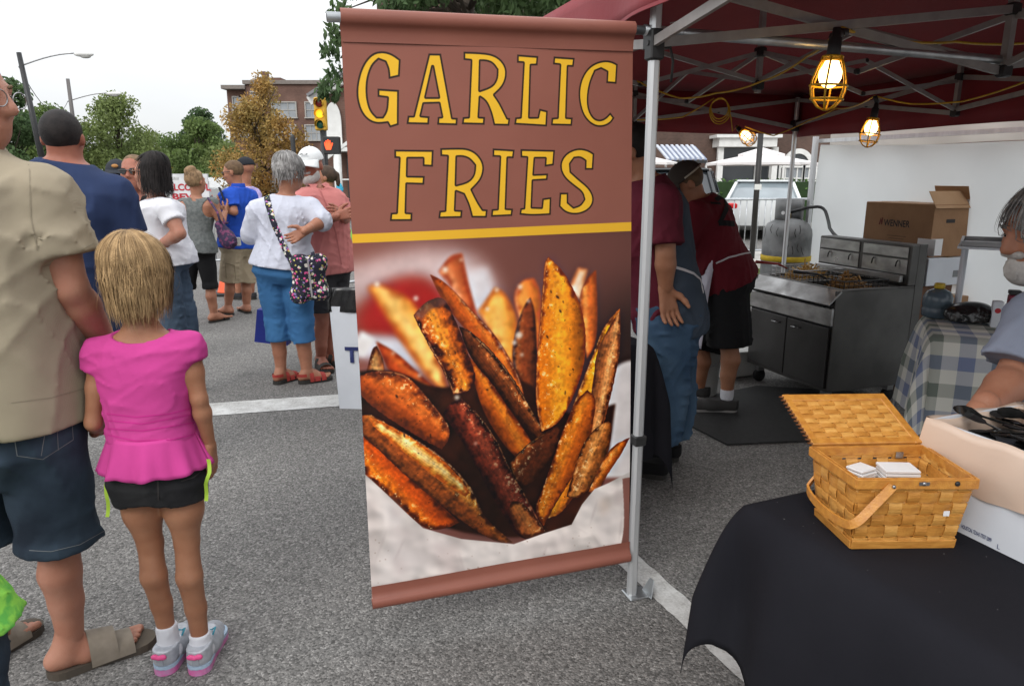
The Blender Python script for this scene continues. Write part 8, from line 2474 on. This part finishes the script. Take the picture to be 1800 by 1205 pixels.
# ---- man in the blue polo
p9 = person('man in blue polo shirt and khaki cargo shorts looking at a phone',7.75,(419,330),(410,303),(418,436),52,
    [dict(sh=(405,343,-.12),el=(412,372,-.2),wr=(389,363,-.16),hand=dict(d=(-.8,.2,.5),palm=(0,.6,.6),thumb=(0,0,1))),dict(sh=(440,342,.13),el=(444,378,.18),wr=(415,372,.3))],
    [((408,442,-.07),(404,495,-.06),(401,540,-.05),60,1,-1),((430,442,.08),(432,497,.08),(434,543,.06),40,1,1)],hs=.24,hyaw=92,hpitch=-12,w=1.14,d=1.1,tone='a',vox=.01,feet='bare',
    shirt=dict(mat=C_BLUE,name='polo_shirt',sleeve=.72,hem=.02,puff=.016,hang=.03,spuff=.02,neck=(.06,0,.01,1)),
    bottoms=dict(name='cargo_shorts',mat=C_KHAKI,len=.98,puff=.026,flare=1.3),hair=dict(BUZZ,mat=H_BROWN,thick=.004,slope=-.7))
sunglasses(p9['h'],p9['root'],M_SHADE)
for (hp,kn,an), fy in zip(p9['LG'],(60,40)): sandal(p9['root'],an,fy,C_BLK,M_SOLE,L=.28,straps=((.62,.02),),heel_strap=False,thick=.018)
S = Solid(); S.loft(p9['nk']-UP*.02,p9['nk']+UP*.05,p9['right'],[(0,.082,.078,0),(1,.068,.066,0)],.01,2); O = Solid(); O.cap(p9['nk']-UP*.1,p9['nk']+UP*.1,.058,.058,.01); S.sub(O)
v, f = solid_mesh(S,.007); link('collar',mesh_of('collar',v,f,True),C_BLUE,p9['root'])
q = aty(418,424,7.50); o = MB().box(q,(.06,.03,.09),bev=.008).build('belt_pouch',mat('grey_pouch',(.45,.45,.44),rough=.6)); tag(o,'small grey pouch clipped to the belt of the man in blue','pouch')
q = aty(390,340,7.55); o = MB().box(q,(.012,.07,.14),Vector((.9,.2,.3)).normalized(),Vector((-.2,.97,0)).normalized(),Vector((-.3,-.06,.95)).normalized(),.004).build('mobile_phone',M_BLK); tag(o,'dark mobile phone held up by the man in the blue polo','phone')
# pocket flap of the cargo shorts
bvk = bvh(p9['bottoms'])
for pts in ([(396,462),(412,466)],[(396,462),(398,488)],[(412,466),(414,490)]): drape(p9['root'],'pocket_seam',cloth('khaki_seam',(.25,.2,.13)),bvk,[seen(*q) for q in poly_px(pts,5)],.008,.003)
p10 = person('person in dark cap and lilac shirt behind the man in blue',8.7,(431,328),(431,297),(428,430),80,
    [dict(sh=(408,342,-.1),el=(398,372,-.1),wr=(396,395)),dict(sh=(448,340,.1),el=(456,372),wr=(450,400))],[((420,435),(420,480),(420,525)),((438,435),(438,480),(442,525))],hs=.25,hyaw=70,w=1.15,d=1.1,vox=.011,
    shirt=dict(mat=C_LILAC,name='tee_shirt',sleeve=.7,hem=0,puff=.02),bottoms=dict(name='shorts',mat=C_KHAKI,len=.95,puff=.02))
cap_hat(p10['h'],p10['root'],cloth('charcoal_cap',(.022,.024,.03)))
for (hp,kn,an) in p10['LG']: shoe(p10['root'],an,70,C_CHAR,M_SOLE)
# ---- grey haired woman with floral bag
p11 = person('grey haired woman in pale sweater and blue capri jeans with floral bag',5.06,(503,345),(509,302),(498,480),-8,
    [dict(sh=(455,368),el=(440,412,.02),wr=(458,415,.20),hand=dict(d=(.8,.6,0),palm=(0,0,-1),thumb=(0,1,0),sc=.9)),dict(sh=(543,364),el=(568,388,-.06),wr=(538,404,-.22),hand=dict(d=(-.85,-.05,-.5),palm=(-.2,-1,.2),thumb=(-.3,0,.9),sc=.95,curl=.45))],
    [((478,488),(488,566),(494,650),-32,.95,-1),((524,488),(530,566),(540,656),-58,.95,1)],hs=.235,hyaw=-38,hpitch=-4,tab=FEMALE,w=1.2,d=1.2,limb=1.08,legk=1.0,tone='a',vox=.0085,feet='bare',hand_vox=.004,
    shirt=dict(mat=C_SWEAT,name='sweater',sleeve=1.22,hem=.10,puff=.02,hang=.05,spuff=.022,neck=(.066,0,.012,1.05),amp=.007,lam=.12,seed=17),
    bottoms=dict(name='capri_jeans',mat=C_JEAN,len=1.36,puff=.016,flare=1.1,amp=.005),
    hair=dict(mat=H_GREY,thick=.016,front=.035,slope=-.6,nape=-.062,amp=.005,lam=.03,strands=[dict(n=420,rad=(.094,.115,.108),zend=(-.075,.03),az=(40,320),w=.007,seed=11,endvar=.03,tuck=.1,wave=.008),dict(n=160,rad=(.096,.117,.110),zend=(.03,.10),az=(-70,70),w=.007,seed=12,endvar=.02,phi0=(0,40))]))
MB().ellip(p11['h'](.082,-.002,-.034),[.006*1]*3,8,6).build('earring',mat('pearl',(.8,.78,.7),rough=.15),p11['root'],True)
M_REDST = mat('red_webbing',(.36,.04,.03),(.28,.03,.025),scale=30,rough=.7)
for (hp,kn,an), fy in zip(p11['LG'],(-32,-58)): sandal(p11['root'],an,fy,M_REDST,M_SOLE,L=.255,Wd=.05,straps=((.70,.035),(.52,.04),(.36,.03)),thick=.026)
def floral():
    m = bpy.data.materials.new('navy_floral'); m.use_nodes = True
    nt = m.node_tree; b = nt.nodes['Principled BSDF']; L = nt.links.new
    co = nt.nodes.new('ShaderNodeTexCoord'); last = None
    base = (.012,.012,.028,1)
    for sc, thr, col in ((26,.30,(.78,.74,.68,1)),(31,.26,(.72,.10,.30,1)),(35,.22,(.62,.55,.12,1)),(29,.20,(.30,.22,.50,1)),(44,.18,(.20,.42,.18,1))):
        mp = nt.nodes.new('ShaderNodeMapping'); mp.inputs['Location'].default_value = (sc,sc*.37,sc*.71); L(co.outputs['Object'],mp.inputs[0])
        no = nt.nodes.new('ShaderNodeTexNoise'); no.inputs['Scale'].default_value = 60; L(co.outputs['Object'],no.inputs['Vector'])
        ad = nt.nodes.new('ShaderNodeMix'); ad.data_type = 'VECTOR'; ad.inputs[0].default_value = .02; L(mp.outputs[0],ad.inputs[4]); L(no.outputs['Color'],ad.inputs[5])
        v = nt.nodes.new('ShaderNodeTexVoronoi'); v.inputs['Scale'].default_value = sc; L(ad.outputs[1],v.inputs['Vector'])
        lt = nt.nodes.new('ShaderNodeMath'); lt.operation = 'LESS_THAN'; lt.inputs[1].default_value = thr; L(v.outputs['Distance'],lt.inputs[0])
        mx = nt.nodes.new('ShaderNodeMix'); mx.data_type = 'RGBA'; mx.inputs[7].default_value = col; L(lt.outputs[0],mx.inputs[0])
        if last is None: mx.inputs[6].default_value = base
        else: L(last,mx.inputs[6])
        last = mx.outputs[2]
    L(last,b.inputs['Base Color']); b.inputs['Roughness'].default_value = .8
    return m
M_FLOR = floral()
bag = thing('floral_bag','navy floral quilted crossbody bag on the hip of the grey haired woman','bag',aty(542,492,4.85))
Yb_ = 4.86
S = Solid(); a, b_, c, d_ = aty(526,462,Yb_), aty(560,460,Yb_+.05), aty(526,518,Yb_), aty(562,512,Yb_+.05)
for s_, e_ in ((a,b_),(c,d_),(a,c),(b_,d_),(a,d_),(b_,c)): S.cap(s_,e_,.045,.045,.05)
v, f = solid_mesh(S,.008,(8,.09,.005,1)); link('bag_body',mesh_of('bag_body',v,f,True),M_FLOR,bag)
MB().sheet(lambda u,v: aty(541,455,Yb_-.052).lerp(aty(549,522,Yb_-.052),v)+Vector(((u-.5)*.012,-.004,0)),1,8).build('zip',mat('grey_zip',(.30,.28,.30),rough=.5),bag)
bvs = bvh(p11['shirt'],p11['bottoms'])
pts = poly_px([(468,337),(472,360),(482,392),(494,420),(506,448),(515,462)],30)
o = drape(bag,'strap',M_FLOR,bvs,[seen(*q) for q in pts],.042,.006)
MB().tube([aty(515,460,Yb_-.03),aty(522,462,Yb_-.02),aty(528,462,Yb_)],.016,8).build('strap_end',M_FLOR,bag,True)
MB().tube([aty(549,443,Yb_),aty(553,452,Yb_-.01),aty(557,462,Yb_)],.012,8).build('strap_end',M_FLOR,bag,True)
tq = aty(484,575,5.45)
tote = thing('tote_bag','blue tote bag behind the legs of the grey haired woman','bag',tq)
mb = MB().prism([(-.13,-.09),(.12,-.12),(.11,.14),(-.09,.16)],aty(483,575,5.42),xX,UP,.10); mb.build('tote_body',mat('royal_blue_fabric',(.02,.035,.30),(.015,.03,.24),scale=8,rough=.6),tote)
MB().tube([aty(474,540,5.4),aty(480,500,5.38),aty(490,500,5.38),aty(494,541,5.4)],.008,6).build('handle',MATS['royal_blue_fabric'],tote,True)
# ---- man in salmon shirt and white cap
p12 = person('bearded man in salmon shirt and white cap talking beside the banner',5.55,(556,330),(546,291),(574,476),-140,
    [dict(sh=(543,348,-.13),el=(556,396,-.24),wr=(592,380,-.36),hand=dict(d=(.9,-.2,.25),palm=(.2,.9,0),thumb=(0,0,1),curl=.55)),dict(sh=(586,346,.12),el=(606,388,.06),wr=(600,376,-.16),hand=dict(d=(-.2,-.9,.2),palm=(-.6,-.3,0),thumb=(0,0,1),curl=.6))],
    [((562,482,-.08),(566,566,-.08),(564,634,-.08),-150,1,1),((586,482,.08),(588,566,.04),(580,640,-.0),-110,1,-1)],hs=.245,hyaw=172,hpitch=-6,w=1.2,d=1.2,limb=1.02,tone='d',vox=.009,feet='bare',
    shirt=dict(mat=C_SALMON,name='shirt',sleeve=.8,hem=-.02,puff=.02,hang=.07,spuff=.026,neck=(.068,.02,.0,1)),
    bottoms=dict(name='shorts',mat=C_CHAR,len=.78,puff=.03,flare=1.25))
hd = p12['h']; eyes(hd,p12['root'],'grey_hair')
cp = cap_hat(hd,p12['root'],cloth('white_cap_cotton',(.78,.80,.80)))
MB().box(hd(0,.101,.088),(.062,.002,.012),hd.r,(hd.f+hd.u*.5).normalized(),(hd.u-hd.f*.5).normalized()).build('cap_print',mat('grey_print2',(.16,.17,.17),(.6,.6,.6),scale=90,rough=.8,lo=.48,hi=.52),cp)
S = Solid()
S.ell(hd(0,.055,-.085),hd.R(.05,.052,.048),hd.M,.02); S.ell(hd(-.045,.03,-.06),hd.R(.025,.04,.045),hd.M,.02); S.ell(hd(.045,.03,-.06),hd.R(.025,.04,.045),hd.M,.02); S.cap(hd(-.025,.09,-.038),hd(.025,.09,-.038),.010,.010,.01)
O = Solid(); O.ell(hd(0,.105,-.056),hd.R(.022,.02,.010),hd.M,.004); S.sub(O)
v, f = solid_mesh(S,.005,(3,.015,.002,.5)); link('beard',mesh_of('beard',v,f,True),H_WHITE,p12['root'])
bvq = bvh(p12['shirt'])
drape(p12['root'],'button_placket',cloth('salmon_seam',(.46,.15,.14)),bvq,[seen(*q) for q in poly_px([(563,335),(578,370),(590,410),(600,465)],18)],.012,.003)
for sx in (-1,1):
    MB().add([p12['nk']+p12['fwd']*.06+p12['right']*(sx*.015)+UP*.03,p12['nk']+p12['fwd']*.095+p12['right']*(sx*.06)-UP*.02,p12['nk']+p12['fwd']*.05+p12['right']*(sx*.085)+UP*.03,p12['nk']+p12['right']*(sx*.078)+UP*.045],[(0,1,2,3)]).build('collar',C_SALMON,p12['root'])
for (hp,kn,an), fy in zip(p12['LG'],(-150,-110)): sandal(p12['root'],an,fy,mat('brown_strap',(.05,.042,.036),rough=.8),M_SOLE,L=.29,Wd=.054,straps=((.70,.045),(.52,.05),(.36,.035)),thick=.026)
# ---- woman in lime green
p13 = person('woman with dark ponytail in lime green shirt behind the bearded man',7.1,(579,339),(572,312),(590,440),62,
    [dict(sh=(582,351,-.13),el=(586,384,-.18),wr=(572,396,-.15)),dict(sh=(572,351,.13),el=(566,384,.18),wr=(560,396,.2))],[((580,445),(580,510),(580,580)),((598,445),(598,510),(598,580))],
    hs=.215,hyaw=98,tab=FEMALE,w=1.15,d=1.15,tone='a',vox=.009,shirt=dict(mat=C_GREEN,name='tee_shirt',sleeve=.65,hem=0,puff=.018,hang=.04),bottoms=dict(name='shorts',mat=C_CHAR,len=.9),
    hair=dict(mat=hair_mat('dark_brown_hair',(.04,.026,.018),(.07,.045,.03)),thick=.010,front=.025,slope=-.55,nape=-.05,lumps=[((0,-.12,.03),(.022,.025,.03)),((0,-.13,-.03),(.02,.02,.05)),((0,-.12,-.08),(.015,.016,.05))]))
eyes(p13['h'],p13['root'])
for (hp,kn,an) in p13['LG']: shoe(p13['root'],an,62,C_CHAR,M_SOLE)
# ---- vendor in overalls
VEN = tabmul(MALE,1.22,1.38)
p14 = person('vendor in maroon shirt and denim overalls standing behind the tent leg',3.5,(1132,318),(1108,268),(1178,566),74,
    [dict(sh=(1166,352,-.20),el=(1170,446,-.24),wr=(1170,506,-.22),hand=dict(d=(.16,-.12,-1),palm=(.35,-1,0),thumb=(.9,0,0),sc=1.12,curl=.3,spread=1.5)),dict(sh=(1136,352,.2),el=(1110,440,.24),wr=(1080,480,.15))],
    [((1176,575,-.11),(1166,680,-.11),(1150,780,-.12)),((1176,575,.11),(1180,680,.1),(1172,770,.1))],hs=.25,hyaw=80,hpitch=-16,tab=VEN,limb=1.2,legk=1.05,tone='b',vox=.009,neckr=.064,
    shirt=dict(mat=C_MAROON,name='work_shirt',sleeve=.82,hem=.0,puff=.016,spuff=.022,neck=(.078,0,.01,1),amp=.006),
    bottoms=dict(name='jeans',mat=C_FADED,len=1.93,puff=.03,flare=1.3,amp=.008,lam=.13),hair=dict(BUZZ,mat=H_BLACK,thick=.008,nape=-.06))
S = Solid(); S.loft(p14['pv'],p14['nk'],p14['right'],[(-.08,.215,.185,0)]+[(t,rx+.026,ry+.028,oy) for t,rx,ry,oy in p14['tb'] if -.05 < t < .93],.03)
ax14 = (p14['nk']-p14['pv']).normalized(); S.cut(p14['pv']-p14['fwd']*.03,p14['fwd']-ax14*p14['fwd'].dot(ax14))
v, f = solid_mesh(S,.009,(15,.14,.004,1)); ovr = link('overalls',mesh_of('overalls',v,f,True),C_OVER,p14['root'])
bvv = bvh(p14['shirt'],ovr,p14['bottoms'])
M_TIE = cloth('white_apron_tie',(.58,.56,.58))
drape(p14['root'],'apron_tie',M_TIE,bvv,[seen(*q) for q in poly_px([(1184,468),(1200,473),(1218,480),(1232,492)],14)],.012,.004)
bq = aty(1232,492,3.42)
for pts in ([(1230,490),(1226,512),(1228,540),(1234,520),(1230,492)],[(1231,490),(1236,512),(1230,536),(1226,510)],[(1229,492),(1222,560),(1220,585),(1226,600)],[(1232,492),(1226,545),(1224,572)]):
    MB().tube([aty(x,y,3.40) for x,y in pts],.0035,6).build('apron_tie',M_TIE,p14['root'],True)
for (hp,kn,an), fy in zip(p14['LG'],(70,80)): shoe(p14['root'],an,fy,C_BLK,M_SOLE,L=.31,Wd=.056)
# ---- vendor bending over
p15 = person('vendor in red jersey and black shorts bending forward near the fryer',4.5,(1228,352),(1208,324),(1284,500),62,
    [dict(sh=(1226,372,-.18),el=(1188,430,-.14),wr=(1160,480,-.05),hand=dict(d=(-.5,0,-1),palm=(0,1,0),thumb=(-1,0,0))),dict(sh=(1240,366,.2),el=(1200,420,.25),wr=(1170,470,.2))],
    [((1278,512,-.10),(1282,606,-.12),(1278,690,-.12)),((1270,512,.12),(1232,610,.14),(1228,690,.16))],hs=.245,hyaw=88,hpitch=-38,tab=tabmul(MALE,1.14,1.2),limb=1.06,legk=1.02,tone='b',vox=.009,
    shirt=dict(mat=C_RED,name='jersey',sleeve=.8,hem=.03,puff=.02,hang=.05,spuff=.03,neck=(.07,0,0,1),amp=.006),
    bottoms=dict(name='shorts',mat=C_BLK,len=1.0,puff=.035,flare=1.35),hair=dict(BUZZ,mat=H_BROWN,thick=.006))
cp = cap_hat(p15['h'],p15['root'],cloth('brown_cap',(.05,.04,.034)),thick=.013)
hh_ = p15['h']
MB().tube([hh_(.092*math.cos(a),-.012+.112*math.sin(a),.05) for a in np.linspace(math.pi*.95,math.pi*2.05,16)],.006,6).build('cap_edge',mat('cream_piping',(.45,.40,.32),rough=.8),cp,True)
bvj = bvh(p15['shirt'])
for pts, w in (([(1258,352),(1266,346),(1275,352),(1277,366),(1270,380),(1264,392)],.030),([(1263,391),(1290,393)],.034),([(1248,357),(1266,358)],.02)):
    drape(p15['root'],'jersey_number',C_BLK,bvj,[seen(*q) for q in poly_px(pts,18)],w,.005)
drape(p15['root'],'apron_tie',M_TIE,bvj,[seen(*q) for q in poly_px([(1258,462),(1280,452),(1305,446),(1318,444)],14)],.010,.006)
def ap_fn(u,v):
    a = aty(1228,458,4.42).lerp(aty(1258,456,4.30),u); c = aty(1212,606,4.38).lerp(aty(1232,612,4.30),u)
    return a.lerp(c,v) + Vector((0,.02*math.sin(u*7+v*3),0))
o = MB().sheet(ap_fn,8,14).build('apron',C_APRON,p15['root'],True); o.modifiers.new('cloth','SOLIDIFY').thickness = .003
for (hp,kn,an), fy in zip(p15['LG'],(84,70)):
    up, g, ff, rr_ = shoe(p15['root'],an,fy,mat('dark_trainer',(.035,.033,.032),rough=.7),mat('grey_sole',(.26,.25,.24),rough=.8),L=.30,Wd=.053,h=.09)
    S = Solid(); S.cap(an-UP*.02,an+UP*.015,.042,.042,.01); v, f = solid_mesh(S,.006); link('sock',mesh_of('sock',v,f,True),M_SOCK,p15['root'])
# ---- vendor at the right edge
p16 = person('grey bearded vendor in grey blue tee reaching into the carton at the right edge',2.0,(1897,520),(1840,405),(2002,790),62,
    [dict(sh=(1834,556,-.12),el=(1784,662,-.16),wr=(1722,724,-.30),hand=dict(d=(-.6,-.35,-.6),palm=(.3,-.2,-1),thumb=(-.3,-.8,.2),curl=.6)),dict(sh=(1960,560,.2),el=(1960,680,.2),wr=(1900,740,.1))],
    [((2000,810,-.1),(2040,960,-.1),(2050,1120,-.1)),((2060,810,.1),(2090,960,.1),(2100,1120,.1))],hs=.25,hyaw=92,hpitch=-14,w=1.15,d=1.2,limb=1.22,tone='a',vox=.008,nose=1.15,loc=(1.75,2.0,0),neckr=.062,
    shirt=dict(mat=C_GREYB,name='tee_shirt',sleeve=.82,hem=0,puff=.02,spuff=.024,hang=.03,neck=(.075,0,.01,1),amp=.006),
    bottoms=dict(name='trousers',mat=C_CHAR,len=1.9,puff=.02),
    hair=dict(mat=hair_mat('iron_grey_hair',(.13,.125,.12),(.24,.235,.23)),thick=.012,front=.045,slope=-.62,nape=-.06,amp=.003,strands=[dict(n=260,rad=(.09,.112,.104),zend=(-.03,.05),az=(30,330),w=.005,seed=15,endvar=.03),dict(n=80,rad=(.09,.112,.104),zend=(.03,.06),az=(-50,50),w=.005,seed=16,phi0=(0,40),endvar=.02)]))
hd = p16['h']; eyes(hd,p16['root'],'iron_grey_hair')
S = Solid()
S.ell(hd(0,.058,-.085),hd.R(.050,.052,.045),hd.M,.02); S.ell(hd(-.048,.03,-.06),hd.R(.022,.038,.045),hd.M,.02); S.ell(hd(.048,.03,-.06),hd.R(.022,.038,.045),hd.M,.02); S.cap(hd(-.028,.092,-.038),hd(.028,.092,-.038),.011,.011,.01)
v, f = solid_mesh(S,.0045,(3,.014,.002,.5)); link('beard',mesh_of('beard',v,f,True),H_WHITE,p16['root'])
for (hp,kn,an) in p16['LG']: shoe(p16['root'],an,62,C_BLK,M_SOLE,L=.30)
